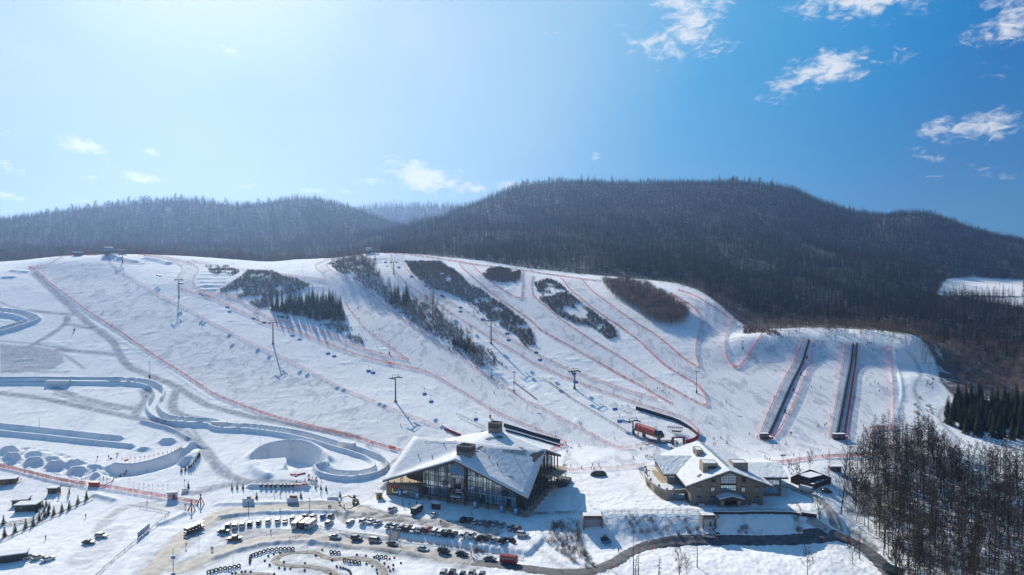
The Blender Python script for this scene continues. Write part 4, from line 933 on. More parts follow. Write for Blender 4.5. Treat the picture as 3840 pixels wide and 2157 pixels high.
# ================================================================ THE LODGES
SNOWR = mat('roof_snow', (0.76,0.765,0.77), .85, spec=.05, noise=.14, scale=.45, bump=.2, detail=7)
STONE = mat('stone_cladding', (0.27,0.225,0.18), .9, scale=2.4, col2=(0.14,0.118,0.1), bump=.06, detail=6)
STONE_L = mat('pale_stone', (0.36,0.30,0.235), .9, scale=2.4, col2=(0.22,0.185,0.15), bump=.05, detail=6)
DARKW = mat('dark_metal', (0.035,0.033,0.034), .6, noise=.3, scale=1)
FASC = mat('brown_fascia', (0.085,0.062,0.05), .75, noise=.4, scale=1.2)
GLASS = mat('window_glass', (0.36,0.45,0.50), .07, metal=.92, spec=.9, bump=.02, scale=.8)
GLASS_L = mat('painted_interior_glass', (0.14,0.22,0.25), .12, spec=.8, noise=.5, scale=.5)  # interior light put into a mottled base colour, nothing glows behind
MULL = mat('mullion', (0.02,0.02,0.022), .5)
WOOD_T = mat('timber', (0.23,0.13,0.06), .8, noise=.4, scale=2)
DECK = mat('deck_boards', (0.42,0.32,0.21), .8, noise=.25, scale=1.5)
BLUE = mat('sign_blue', (0.02,0.42,0.85), .5); WHITE = mat('white_paint', (0.78,0.78,0.78), .5); REDP = mat('sign_red', (0.55,0.03,0.02), .5)
BLACKP = mat('sign_black', (0.02,0.02,0.025), .5)
class Frame:
    """local axes of a building turned about the vertical"""
    def __init__(s, o, ang): s.o = Vector(o); s.a = ang; s.ex = Vector((math.cos(ang), math.sin(ang), 0)); s.ey = Vector((-math.sin(ang), math.cos(ang), 0))
    def p(s, a, b, z): return Vector((s.o.x, s.o.y, 0))+s.ex*a+s.ey*b+Vector((0,0,z))
def text(body, size, m, loc, rz, parent=None, depth=.06, name='lettering', shear=0.0, rx=R(90)):
    cu_ = bpy.data.curves.new(name, 'FONT'); cu_.body = body; cu_.size = size; cu_.extrude = depth; cu_.align_x = 'CENTER'; cu_.shear = shear; cu_.offset = size*.016
    t = bpy.data.objects.new('tmp', cu_); COL.objects.link(t); bpy.context.view_layer.update()
    dg = bpy.context.evaluated_depsgraph_get(); me = bpy.data.meshes.new_from_object(t.evaluated_get(dg)); bpy.data.objects.remove(t)
    me.materials.clear(); me.materials.append(m); o = bpy.data.objects.new(name, me); COL.objects.link(o)
    o.location = loc; o.rotation_euler = (rx, 0, rz)
    if parent is not None: o.parent = parent
    return o
def split_tri(A, B, C, n):
    out = []
    for i in range(n):
        for j in range(n-i):
            P = lambda a, b: A+(B-A)*(a/n)+(C-A)*(b/n)
            out.append((P(i,j), P(i+1,j), P(i,j+1)))
            if j < n-i-1: out.append((P(i+1,j), P(i+1,j+1), P(i,j+1)))
    return out
def roof_part(name, tris, t_roof, t_snow, parent, m_roof, inset=0.0):
    s = MB(); sn = MB()
    for T in tris:
        s.tri_slab([Vector(p) for p in T], t_roof)
        c = sum((Vector(p) for p in T), Vector())/len(T)
        sn.tri_slab([Vector(p)+Vector((0,0,t_snow)) for p in T], t_snow-.004)
    r = s.build(name, m_roof, parent); k = sn.build('snow_cover', SNOWR, r); return r
def glazing(fr, a0, a1, b, zlo, top, parent, step=1.5, rows=2.3, m=None, name='glass_wall'):
    """a curtain wall: panes as one sheet, bars as one grid; top(a) gives the height"""
    g_ = MB(); mu = MB(); n = max(1, int(round(abs(a1-a0)/step)))
    for k in range(n):
        x0 = a0+(a1-a0)*k/n; x1 = a0+(a1-a0)*(k+1)/n
        g_.add([fr.p(x0,b,zlo), fr.p(x1,b,zlo), fr.p(x1,b,top(x1)), fr.p(x0,b,top(x0))], [(0,1,2,3)])
    g = g_.build(name, m or GLASS, parent)
    for k in range(n+1):
        x = a0+(a1-a0)*k/n; mu.beam(fr.p(x,b-.05,zlo), fr.p(x,b-.05,top(x)-.05), .10, .12)
    z = zlo
    hi = max(top(a0), top(a1), top((a0+a1)/2))
    while z < hi:
        k = [a0+(a1-a0)*i/60 for i in range(61) if top(a0+(a1-a0)*i/60) > z]
        if len(k) > 1: mu.beam(fr.p(min(k),b-.06,z), fr.p(max(k),b-.06,z), .1, .10)
        z += rows
    mu.build('window_bars', MULL, g); return g
def lodge():
    fr = Frame((6.5, 273, 0), R(-24.5)); root = empty('ski_lodge', fr.p(-35, 20, 3.5)); 
    tag(root, 'large ski lodge with snowy crossed gable roof, two stone chimneys and glass front', 'lodge')
    inv = root.location.copy()
    def reparent(): 
        for ch in root.children: ch.matrix_parent_inverse = Matrix.Translation(-inv)
    G0 = 2.0
    FA = fr.p(-34,0,21.3); FR = fr.p(0,0,9.7); FL = fr.p(-70.5,0,8.0); CE = fr.p(-34,20,24.0); RP = fr.p(0,19.7,24.8); LP = fr.p(-70.5,25.6,22.2)
    RR = fr.p(0,38,18.0); RA = fr.p(-34,43,25.2); RL = fr.p(-70.5,42,16)
    tris = []
    for A, B, C in ((CE,FA,FR),(CE,FR,RP),(CE,RP,RR),(CE,RR,RA),(CE,RA,RL),(CE,RL,LP),(CE,LP,FL),(CE,FL,FA)): tris.append((A,B,C))
    s = MB(); sn = MB(); rg = random.Random(5); hh = {}
    def dz(p):
        k = (round(p.x,2), round(p.y,2)); 
        if k not in hh: hh[k] = rg.uniform(-.10,.10)
        return hh[k]
    for T in tris:
        s.tri_slab(T, .7)
        for t3 in split_tri(*T, 10): sn.add([q+Vector((0,0,.35+dz(q))) for q in t3], [(0,1,2)])
    edge = [FA,FR,RP,RR,RA,RL,LP,FL]
    for A, B in zip(edge, edge[1:]+edge[:1]):
        for k in range(10):
            p, q = A.lerp(B,k/10), A.lerp(B,(k+1)/10); sn.add([p+Vector((0,0,.35+dz(p))), q+Vector((0,0,.35+dz(q))), q+Vector((0,0,.01)), p+Vector((0,0,.01))], [(0,1,2,3)])
    roof = s.build('roof', FASC, root); snow = sn.build('snow_cover', SNOWR, roof); bm = bmesh.new(); bm.from_mesh(snow.data); bmesh.ops.remove_doubles(bm, verts=bm.verts[:], dist=.01); bmesh.ops.recalc_face_normals(bm, faces=bm.faces[:]); bm.to_mesh(snow.data); bm.free()
    snow.data.polygons.foreach_set('use_smooth', [True]*len(snow.data.polygons))
    # bare patches where the snow slid off
    bp = MB()
    def on_roof(a, b, lift=.5):
        for T in tris:
            P = fr.p(a,b,0); A_, B_, C_ = T; d = (B_.y-C_.y)*(A_.x-C_.x)+(C_.x-B_.x)*(A_.y-C_.y)
            l1 = ((B_.y-C_.y)*(P.x-C_.x)+(C_.x-B_.x)*(P.y-C_.y))/d; l2 = ((C_.y-A_.y)*(P.x-C_.x)+(A_.x-C_.x)*(P.y-C_.y))/d
            if l1 > -.001 and l2 > -.001 and l1+l2 < 1.001: return fr.p(a, b, A_.z*l1+B_.z*l2+C_.z*(1-l1-l2)+lift)
        return fr.p(a, b, 20)
    def patch(m, *ab):
        q = MB(); pts_ = [on_roof(a,b,.50) for a,b in ab]; q.add(pts_, [tuple(range(len(pts_)))]); return q.build('bare_patch', m, roof)
    RFM = mat('bare_roofing', (0.10,0.08,0.065), .8, noise=.3, scale=1); SKL = mat('roof_glass', (0.22,0.29,0.29), .3, noise=.3, scale=1)
    patch(RFM, (-31.5,14.5),(-30.2,15.8),(-29.3,18.6),(-30.3,18.8),(-31.6,16.7)); patch(RFM, (-31.3,12.6),(-30.0,13.4),(-29.6,14.4),(-31.0,13.9)); patch(RFM, (-31.2,10.8),(-29.4,11.8),(-30.6,12.1)); 
    patch(RFM, (-.4,17.6),(-.5,18.9),(-5.4,17.4),(-6.6,16.3),(-4.6,15.7),(-4.0,14.1),(-3.0,13.6),(-1.8,15.6)); patch(SKL, (-19.5,18.0),(-8.5,18.2),(-8.6,16.2),(-13.5,16.6),(-19.8,17.0))
    patch(SKL, (-33.2,27),(-32.2,31),(-29.0,34.5),(-27.3,34),(-30.3,30),(-31.0,27)); patch(RFM, (-31.2,33.4),(-29.4,36),(-27.6,35.6),(-28.2,33.5))
    patch(SKL, (-49.5,22.5),(-45.5,22.5),(-45.4,21.6),(-49.6,21.6))
    for a, b in ((-60,13),(-52,12),(-50,19),(-24,13),(-19,11),(-15,17)):
        v = MB(); p = on_roof(a,b,0); v.bar(p, p+Vector((0,0,1.1)), .18, 0, .18, 6); v.bar(p+Vector((0,0,1.1)), p+Vector((0,0,1.4)), .3, 0, .3, 6); v.build('roof_vent', DARKW, roof)
    for q in ((-62,21.5,-44,20.4),(-24,20.8,-9,19.2)):
        v = MB(); v.bar(on_roof(q[0],q[1],.6), on_roof(q[2],q[3],.6), .07, 0, .07, 4); v.build('snow_guard', DARKW, roof)
    def chimney(ac, bc, w, d, z0, z1):
        c = MB(); t = .55; hw, hd = w/2, d/2
        for (x0,x1,y0,y1) in ((-hw,hw,-hd,-hd+t),(-hw,hw,hd-t,hd),(-hw,-hw+t,-hd+t,hd-t),(hw-t,hw,-hd+t,hd-t)):
            P = [fr.p(ac+x, bc+y, 0) for x,y in ((x0,y0),(x1,y0),(x1,y1),(x0,y1))]; c.prism([(p.x,p.y) for p in P], z0, z1)
        P = [fr.p(ac+x, bc+y, 0) for x,y in ((-hw+t,-hd+t),(hw-t,-hd+t),(hw-t,hd-t),(-hw+t,hd-t))]; c.prism([(p.x,p.y) for p in P], z0, z1-1.3)
        ch = c.build('chimney', STONE, roof)
        d2 = MB(); P = [fr.p(ac+x, bc+y, 0) for x,y in ((-hw-.06,-hd-.06),(hw+.06,-hd-.06),(hw+.06,-hd-.003),(-hw-.06,-hd-.003))]; d2.prism([(p.x,p.y) for p in P], z1-2.5, z1-.25)
        P = [fr.p(ac+x, bc+y, 0) for x,y in ((hw+.003,-hd+.3),(hw+.06,-hd+.3),(hw+.06,hd-.3),(hw+.003,hd-.3))]; d2.prism([(p.x,p.y) for p in P], z1-2.4, z1-.9)
        d2.build('louvre', DARKW, ch)
        cap = MB()
        for (x0,x1,y0,y1) in ((-hw-.15,hw+.15,-hd-.15,-hd+.15),(-hw-.15,hw+.15,hd-.15,hd+.15),(-hw-.15,-hw+.15,-hd+.15,hd-.15),(hw-.15,hw+.15,-hd+.15,hd-.15)):
            P = [fr.p(ac+x, bc+y, 0) for x,y in ((x0,y0),(x1,y0),(x1,y1),(x0,y1))]; cap.prism([(p.x,p.y) for p in P], z1+.002, z1+.22)
        cap.build('coping', STONE_L, ch)
        f = MB(); P = [fr.p(ac+x, bc+y, 0) for x,y in ((-hw+t+.01,-hd+t+.01),(hw-t-.01,-hd+t+.01),(hw-t-.01,hd-t-.01),(-hw+t+.01,hd-t-.01))]; f.prism([(p.x,p.y) for p in P], z1-1.29, z1-1.05); f.build('snow_cap', SNOWR, ch)
    chimney(-33.0, 8.8, 6.4, 5.6, 16, 25.9); chimney(-34, 39.8, 5.0, 5.0, 18, 29.6)
    # body
    top_f = lambda a: (21.3-.9-(a+34)*(21.3-9.7)/34 if a > -34 else 21.3-.9+(a+34)*(21.3-8.0)/36.5)
    B = 4.2
    w = MB(); P = [fr.p(*q,0) for q in ((-3.5,B+.3),(-3.5,36),(-66,40),(-66,B+8),(-52,B+8),(-52,B+.3))]; w.prism([(p.x,p.y) for p in P], -2, 9.0)
    P = [fr.p(*q,0) for q in ((-10,B+3),(-6,36),(-60,38),(-60,B+10),(-34,B+6))]; w.prism([(p.x,p.y) for p in P], 9.0, 15.5)
    w.build('wall', STONE, root)
    base = MB(); P = [fr.p(*q,0) for q in ((-6,B-.9),(-6,B+.25),(-52,B+.25),(-52,B-.9))]; base.prism([(p.x,p.y) for p in P], -1, 3.4); base.build('plinth', STONE_L, root)
    glazing(fr, -52, -37, B, 7.8, lambda a: max(7.9, top_f(a)-.5), root, 1.25, 2.2)
    glazing(fr, -31, -7, B, 7.8, lambda a: max(7.9, top_f(a)-.5), root, 1.25, 2.2)
    glazing(fr, -52, -45.5, B, 3.4, lambda a: 7.3, root, 1.3, 2.0); glazing(fr, -45.2, -37, B, 3.4, lambda a: 7.3, root, 1.3, 2.0, GLASS_L, 'lower_window')
    glazing(fr, -31, -24.5, B, 3.4, lambda a: 7.3, root, 1.3, 2.0, GLASS_L, 'lower_window'); glazing(fr, -24.2, -7, B, 3.4, lambda a: 7.3, root, 1.3, 2.0)
    sp_ = MB(); sp_.beam(fr.p(-31,B-.12,7.55), fr.p(-7,B-.12,7.55), .2, .5); sp_.beam(fr.p(-52,B-.12,7.55), fr.p(-37,B-.12,7.55), .2, .5); sp_.build('floor_band', mat('pale_band', (.30,.36,.36), .5), root)
    eg = MB(); eg.add([fr.p(-6.9,B,3), fr.p(-3.4,B,3), fr.p(-3.4,B,9.6), fr.p(-6.9,B,10.6)], [(0,1,2,3)]); eg.build('end_panel', DARKW, root)
    # gable infill behind the roof edge
    gb = MB()
    for a0, a1 in ((-66,-60),(-60,-52)): gb.add([fr.p(a0,B+8,9), fr.p(a1,B+8,9), fr.p(a1,B+8,top_f(a1)+.5), fr.p(a0,B+8,top_f(a0)+.5)], [(0,1,2,3)])
    gb.build('gable_panel', STONE_L, root)
    # portal tower with the name
    pt = MB()
    for a in (-36.6, -31.4): P = [fr.p(a+x, B+y, 0) for x,y in ((-.75,-1.6),(.75,-1.6),(.75,.2),(-.75,.2))]; pt.prism([(p.x,p.y) for p in P], 0, top_f(a)-.6)
    P = [fr.p(x, B+y, 0) for x,y in ((-35.85,-1.5),(-32.15,-1.5),(-32.15,-.4),(-35.85,-.4))]; pt.prism([(p.x,p.y) for p in P], 12.9, 19.6)
    por = pt.build('portal', STONE_L, root)
    glazing(fr, -35.85, -32.15, B-.6, 8.6, lambda a: 12.8, root, 1.2, 2.0)
    sg = MB(); sg.box(fr.p(-34,B-1.8,7.6), (6.9,.3,2.1), 0, fr.a); sg.build('sign_board', BLACKP, por)
    for body, sz, m_, z_, a_, sh in (('WILD',2.2,BLUE,17.0,-34.4,.2),('WORLD',2.35,BLUE,15.0,-33.9,.2),('山地滑雪场',1.5,WHITE,13.2,-33.9,0)):
        text(body, sz, m_, fr.p(a_, B-1.85, z_), fr.a, por, .12, shear=sh)
    text('野天下', .95, WHITE, fr.p(-33.1,B-2.02,7.75), fr.a, por, .04); text('WILDWORLD', .62, WHITE, fr.p(-32.9,B-2.02,7.0), fr.a, por, .04)
    hb = MB(); q = fr.p(-36,B-2.02,7.7); hb.box(q, (1.1,.08,.9), 0, fr.a); hb.build('emblem', REDP, por)
    cn = MB(); cn.box(fr.p(-34,B-2.6,5.2), (4.9,2.2,.35), 0, fr.a); cc = cn.build('entrance_canopy', DARKW, por); cs = MB(); cs.box(fr.p(-34,B-2.6,5.53), (4.8,2.1,.3), 0, fr.a); cs.build('snow_cap', SNOWR, cc)
    dr = MB(); dr.box(fr.p(-34,B-.5,3.2), (3.7,.2,3.6), 0, fr.a); dd = dr.build('door', BLACKP, por)
    ps = MB(); ps.box(fr.p(-34.6,B-.66,2.9), (.8,.08,1.7), 0, fr.a); ps.box(fr.p(-33.5,B-.66,2.9), (.8,.08,1.7), 0, fr.a); ps.build('door_poster', mat('poster_blue', (.35,.60,.85), .5), dd)
    # low stone wing on the left with its red name
    lw = MB(); P = [fr.p(*q,0) for q in ((-69,.6),(-52.2,.6),(-52.2,B+7.9),(-69,B+7.9))]; lw.prism([(p.x,p.y) for p in P], -1, 7.1); wing = lw.build('stone_wing', STONE, root)
    tr_ = MB(); P = [fr.p(*q,0) for q in ((-68.5,1.1),(-52.7,1.1),(-52.7,B+7.5),(-68.5,B+7.5))]; tr_.prism([(p.x,p.y) for p in P], 7.1, 7.3); tr_.build('terrace_floor', DECK, wing)
    for a0, a1, z0, z1 in ((-66,-61.6,3.2,5.3),(-61,-57.6,3.2,5.3),(-57.2,-53.5,2.2,5.3)):
        wb = MB(); wb.add([fr.p(a0,.5,z0), fr.p(a1,.5,z0), fr.p(a1,.5,z1), fr.p(a0,.5,z1)], [(0,1,2,3)]); wn = wb.build('window', GLASS, wing)
        b2 = MB()
        for k in range(5): b2.beam(fr.p(a0+(a1-a0)*k/4,.42,z0), fr.p(a0+(a1-a0)*k/4,.42,z1), .12, .12)
        b2.beam(fr.p(a0,.42,z0), fr.p(a1,.42,z0), .14, .14); b2.beam(fr.p(a0,.42,z1), fr.p(a1,.42,z1), .14, .14); b2.build('window_bars', MULL, wn)
    text('WILDPARTY', 1.25, mat('red_letters', (.62,.07,.03), .5), fr.p(-64.2,.42,5.75), fr.a, wing, .1)
    pa = MB()
    for a in (-68.3,-65,-57): pa.bar(fr.p(a,1.2,7), fr.p(a,1.2,9.4 if a > -60 else 8.3), .28, 0, .28, 4)
    pa.build('post', FASC, wing)
    # columns on stone piers with blue banners along the front
    for a, z1 in ((-61.5,0),(-52.5,0),(-47.2,0),(-42.2,0),(-37.9,0),(-29.6,0),(-24.3,0),(-18.9,0),(-12.0,0),(-5.6,0)):
        c = MB(); zt = top_f(a)+.2
        for d_ in (-.42,.42): c.bar(fr.p(a+d_,1.6,0), fr.p(a+d_,1.6,zt), .17, 0, .17, 6)
        co = c.build('column', DARKW, root)
        if a in (-61.5,-52.5,-24.3,-12.0,-5.6,-18.9):
            if a == -18.9: continue
            p_ = MB(); p_.box(fr.p(a,1.0,G0+.2), (1.7,1.7,4.6), 0, fr.a); pr = p_.build('pier', STONE_L, root)
            bn = MB(); bn.box(fr.p(a,.06,G0+2.0), (1.5,.08,2.5), 0, fr.a); bb = bn.build('banner', mat('banner_blue', (.05,.30,.62), .6), pr)
            b3 = MB(); b3.box(fr.p(a,0,G0+2.3), (1.0,.05,.55), 0, fr.a); b3.box(fr.p(a,0,G0+1.5), (.35,.05,1.0), 0, fr.a); b3.build('emblem', WHITE, bb)
    # columns down the right side
    for k in range(10):
        b = 1.0+k*3.85; zt = (9.7+(24.8-9.7)*b/19.7 if b < 19.7 else 24.8-(b-19.7)*6.8/18.3)-.4; zg = 3+b*.1
        c = MB(); c.bar(fr.p(-.9,b,zg-2), fr.p(-.9,b,zt), .27, 0, .27, 6); c.build('column', DARKW, root)
        p_ = MB(); p_.box(fr.p(-.7,b,zg-.2), (1.7,1.6,3.4), 0, fr.a); p_.build('pier', STONE_L, root)
    sg_ = MB(); sb = MB()
    for k in range(16):
        b0, b1 = B+.5+k*2, B+.5+(k+1)*2; zt = lambda b: (9.7+(24.8-9.7)*b/19.7 if b < 19.7 else 24.8-(b-19.7)*6.8/18.3)-1.2
        sg_.add([fr.p(-3.4,b0,4), fr.p(-3.4,b1,4), fr.p(-3.4,b1,zt(b1)), fr.p(-3.4,b0,zt(b0))], [(0,1,2,3)]); sb.beam(fr.p(-3.3,b0,4), fr.p(-3.3,b0,zt(b0)), .12, .12)
    sgo = sg_.build('side_glass', GLASS, root)
    for z_ in (6.2, 8.4, 10.6, 12.8, 15): sb.beam(fr.p(-3.3,B+2+(z_-6)*.8,z_), fr.p(-3.3,35,z_), .12, .12)
    sb.build('window_bars', MULL, sgo)
    dk = MB(); P = [fr.p(*q,0) for q in ((-3.4,22),(4.2,24),(4.6,33),(2,38),(-3.4,39))]; dk.prism([(p.x,p.y) for p in P], 12.4, 13.0); dk.build('balcony', DECK, root)
    st = MB(); st.beam(fr.p(-1.2,-.5,3.2), fr.p(-5.8,3.4,3.6), .4, 2.0); st.build('stair_wall', STONE_L, root)
    rb = MB(); P = [fr.p(*q,0) for q in ((2.0,29),(5.2,31),(5.0,38),(-2,39))]; rb.prism([(p.x,p.y) for p in P], 4, 8.6); rb.build('rear_block', DARKW, root)
    for ch in root.children: ch.matrix_parent_inverse = Matrix.Translation(-inv)
    return fr
LF = lodge()
def stone_hotel():
    Y0 = 274.5; GZ = 6.6; root = empty('stone_hotel', (87, 290, GZ)); tag(root, 'stone-clad lodge with wide snowy gable roof and three square stone chimneys', 'lodge')
    inv = root.location.copy(); kpx = FPX/Y0
    fz = lambda q: (lambda p: (on_y(p, Y0).x, on_y(p, Y0).z))(px('U', *q))
    V = Vector; RX, RZ = 87.5, 21.1
    # walls
    w = MB(); w.add([V((72.2,Y0,GZ-1)), V((101.6,Y0,GZ-1)), V((101.6,Y0,15.2)), V((RX,Y0,20.4)), V((72.2,Y0,15.0)),
                     V((72.2,319,GZ-1)), V((101.6,319,GZ-1)), V((101.6,319,15.2)), V((RX,319,20.4)), V((72.2,319,15.0))],
                    [(0,1,2,3,4),(9,8,7,6,5),(0,4,9,5),(1,6,7,2),(2,7,8,3),(3,8,9,4)])
    wall = w.build('wall', STONE, root)
    # main roof
    L0, L1 = V((69.9,272.4,14.75)), V((69.9,321,14.75)); R0, R1 = V((105.0,272.4,14.7)), V((105,321,14.7)); A0, A1 = V((RX,272.4,RZ)), V((RX,321,RZ))
    def slope_roof(name, quads, t=.55, ts=.38):
        s = MB(); sn = MB(); hh = {}; rg = random.Random(9)
        for a, b, c, d in quads:
            s.tri_slab([a,b,c,d], t); n = 12; m_ = 8
            P = lambda i, j: (a.lerp(b, i/n)).lerp(d.lerp(c, i/n), j/m_)
            def z_(p):
                k = (round(p.x,1), round(p.y,1)); hh.setdefault(k, rg.uniform(-.07,.07)); return p+V((0,0,ts+hh[k]))
            for i in range(n):
                for j in range(m_): sn.add([z_(P(i,j)), z_(P(i+1,j)), z_(P(i+1,j+1)), z_(P(i,j+1))], [(0,1,2,3)])
            for p, q in ((a,b),(b,c),(c,d),(d,a)):
                for i in range(8): e, f = p.lerp(q,i/8), p.lerp(q,(i+1)/8); sn.add([e+V((0,0,ts-.05)), f+V((0,0,ts-.05)), f+V((0,0,.01)), e+V((0,0,.01))], [(0,1,2,3)])
        r = s.build(name, mat('roof_edge', (0.06,0.055,0.055), .6, noise=.2, scale=1), root); k = sn.build('snow_cover', SNOWR, r)
        bm = bmesh.new(); bm.from_mesh(k.data); bmesh.ops.remove_doubles(bm, verts=bm.verts[:], dist=.02); bmesh.ops.recalc_face_normals(bm, faces=bm.faces[:]); bm.to_mesh(k.data); bm.free(); return r
    roof = slope_roof('roof', [(L0, A0, A1, L1), (A0, R0, R1, A1)])
    gl = MB(); rr = random.Random(4)
    for k in range(26):
        y0 = 279+k*1.55; gl.add([V((RX+.25,y0,RZ+.52)), V((RX+.25,y0+1.5,RZ+.52)), V((RX+1.5+rr.uniform(0,1.3),y0+1.4,RZ-.0)), V((RX+1.4+rr.uniform(0,1.3),y0+.1,RZ+.02))], [(0,1,2,3)])
    gl.build('ridge_skylight', mat('icy_glass', (.42,.52,.52), .35, noise=.35, scale=1.2), roof)
    # wings
    W = [V((64.7,289,14.75)), V((69.9,289,14.75)), V((80.2,303.5,18.62)), V((62.8,303.5,18.7))]
    wr = slope_roof('wing_roof', [(W[0], W[1], W[2], W[3]), (W[3], W[2], V((69.9,318,14.75)), V((64.7,318,14.75)))])
    W2 = [V((105.2,286,14.2)), V((116.4,286,14.2)), V((118.4,300,16.6)), V((99.8,300,16.6))]
    wr2 = slope_roof('wing_roof', [(W2[0], W2[1], W2[2], W2[3]), (W2[3], W2[2], V((117,314,13.9)), V((101,314,13.9)))])
    w2 = MB(); w2.prism([(66.4,290.6),(72.2,290.6),(72.2,316),(66.4,316)], 10.5, 14.6); w2.build('wing_wall', STONE_L, root)
    w3 = MB(); w3.prism([(101.61,285.6),(113.4,285.6),(114.8,313),(101.61,313)], GZ-1, 13.9); wg = w3.build('wing_wall', STONE, root)
    def window(q0, q1, m=GLASS, n=3, parent=wall, Y=Y0, frame=True, nm='window', rows=1):
        (x0, z1), (x1, z0) = fz(q0), fz(q1); s = MB(); s.box(((x0+x1)/2, Y-.03, (z0+z1)/2), (x1-x0, .05, z1-z0)); o = s.build(nm, m, parent)
        f = MB(); t = .12
        for k in range(n+1): x = x0+(x1-x0)*k/n; f.box((x, Y-.09, (z0+z1)/2), (t, .10, z1-z0))
        for k in range(rows+1): f.box(((x0+x1)/2, Y-.10, z0+(z1-z0)*k/rows), (x1-x0+.1, .10, t))
        f.box(((x0+x1)/2, Y-.12, z1+.22), (x1-x0+.5, .2, .25)); f.build('frame', MULL, o)
        sl = MB(); sl.box(((x0+x1)/2, Y-.17, z0-.12), (x1-x0+.3, .28, .14)); sl.build('sill', STONE_L, o); return o
    WG = mat('painted_sky_glass', (.16,.25,.32), .1, spec=.9)  # sky reflection painted into the blue base colour of these panes
    for x in (703, 840, 1135, 1268): window((x-16,592), (x+16,636), WG if x in (703,1268) else GLASS)
    for x in (703, 838, 1268): window((x-16,688), (x+16,738), GLASS)
    window((828,518), (864,545), BLACKP, 1); window((1122,505), (1160,543), BLACKP, 1); window((1122,680), (1150,706), GLASS, 2)
    window((918,570), (1063,632), GLASS, 6, nm='large_window', rows=2)
    (x0, zb), (x1, _) = fz((918,553)), fz((1063,553)); s = MB(); za, zc = fz((918,497))[1], fz((1000,460))[1]; xc = fz((1010,460))[0]; zd = fz((1063,475))[1]
    s.add([V((x0,Y0-.05,zb)), V((x1,Y0-.05,zb)), V((x1,Y0-.05,zd)), V((xc,Y0-.05,zc)), V((x0,Y0-.05,za))], [(0,1,2,3,4)]); gw = s.build('gable_window', mat('bright_glass', (.50,.58,.62), .15, spec=.9), wall)
    f = MB(); ztop = lambda x: za+(zc-za)*(x-x0)/(xc-x0) if x < xc else zc+(zd-zc)*(x-xc)/(x1-xc)
    for k in range(7): x = x0+(x1-x0)*k/6; f.box((x, Y0-.1, (zb+ztop(x))/2), (.1,.1,ztop(x)-zb))
    for k in range(4):
        z = zb+(za-zb)*k/2.2
        xs = [x0+(x1-x0)*i/40 for i in range(41) if ztop(x0+(x1-x0)*i/40) > z]
        if len(xs) > 1: f.box(((xs[0]+xs[-1])/2, Y0-.11, z), (xs[-1]-xs[0], .1, .1))
    f.build('frame', MULL, gw)
    d_ = MB(); (xa, z1), (xb, z0) = fz((918,554)), fz((1063,569)); d_.box(((xa+xb)/2, Y0-.08, (z0+z1)/2), (xb-xa, .14, z1-z0-.02)); d_.build('spandrel', DARKW, wall)
    # entrance
    (xa, za_), (xb, _), (xm, zm) = fz((868,708)), fz((1150,706)), fz((990,648)); yF = Y0-5.2; zE = on_y(px('U',905,714), yF).z; xE0 = on_y(px('U',905,714), yF).x; xE1 = on_y(px('U',1152,706), yF).x; zM = on_y(px('U',1010,680), yF).z
    xM = (xE0+xE1)/2; s = MB(); sn = MB()
    for q in ([V((xE0,yF,zE)), V((xM,yF,zM)), V((xM,Y0+.1,zM)), V((xE0,Y0+.1,zE))], [V((xM,yF,zM)), V((xE1,yF,zE)), V((xE1,Y0+.1,zE)), V((xM,Y0+.1,zM))]):
        s.tri_slab(q, .45); sn.tri_slab([p+V((0,0,.3)) for p in q], .29)
    pr = s.build('porch_roof', MAT['roof_edge'], root); sn.build('snow_cover', SNOWR, pr)
    fb = MB(); fb.add([V((xE0+.6,yF+.3,zE-.5)), V((xE1-.6,yF+.3,zE-.5)), V((xM,yF+.3,zM-.4))], [(0,1,2)]); fb.build('porch_gable', DARKW, pr)
    for q in ((930,780), (1095,780)):
        x = on_y(px('U',*q), yF+1).x; s = MB(); s.box((x, yF+1, (GZ+zE)/2-.7), (1.3,1.3,zE-GZ+.6)); s.build('porch_pillar', STONE_L, root)
    s = MB(); s.box((xM, Y0-.1, GZ+1.6), (6.6,.16,3.6)); s.build('door', BLACKP, wall)
    for x_ in (76.5, 97.5):
        s = MB(); s.box((x_, Y0-.8, GZ+.2), (2.2,1.2,.8)); s.box((x_, Y0-.9, GZ+.68), (2.1,1.1,.14)); s.build('step', SNOWR, root)
    # chimneys
    def chim(x0, x1, y0, y1, z0, z1, win=None):
        c = MB(); t = .45
        for a in ((x0,x1,y0,y0+t),(x0,x1,y1-t,y1),(x0,x0+t,y0+t,y1-t),(x1-t,x1,y0+t,y1-t)): c.prism([(a[0],a[2]),(a[1],a[2]),(a[1],a[3]),(a[0],a[3])], z0, z1)
        ch = c.build('chimney', STONE_L, roof); f = MB(); f.prism([(x0+t+.01,y0+t+.01),(x1-t-.01,y0+t+.01),(x1-t-.01,y1-t-.01),(x0+t+.01,y1-t-.01)], z0, z1-.12); f.build('snow_cap', SNOWR, ch)
        if win: s = MB(); s.box((win[0], y0-.04 if win[3] == 0 else (y0+y1)/2, win[1]), (win[2],.1,1.1) if win[3] == 0 else (.1,win[2],1.1)); s.build('opening', BLACKP, ch)
    chim(78.6, 84.7, 279.3, 285, 13, 22.3, (82.2, 20.5, 3.3, 0)); chim(92.1, 98.3, 282.8, 288.5, 13, 21.5); chim(81.6, 84.6, 300.5, 307, 15, 22.3)
    s = MB(); s.box((81.62, 303.6, 20.9), (.2, 2.4, 1.1)); s.build('chimney_opening', BLACKP, roof)
    s = MB(); s.add([V((75.6,276.5,17.55)), V((77.6,277.8,18.25)), V((77.4,279,18.15)), V((75.3,277.6,17.45))], [(0,1,2,3)]); s.build('bare_patch', WOOD_T, roof)
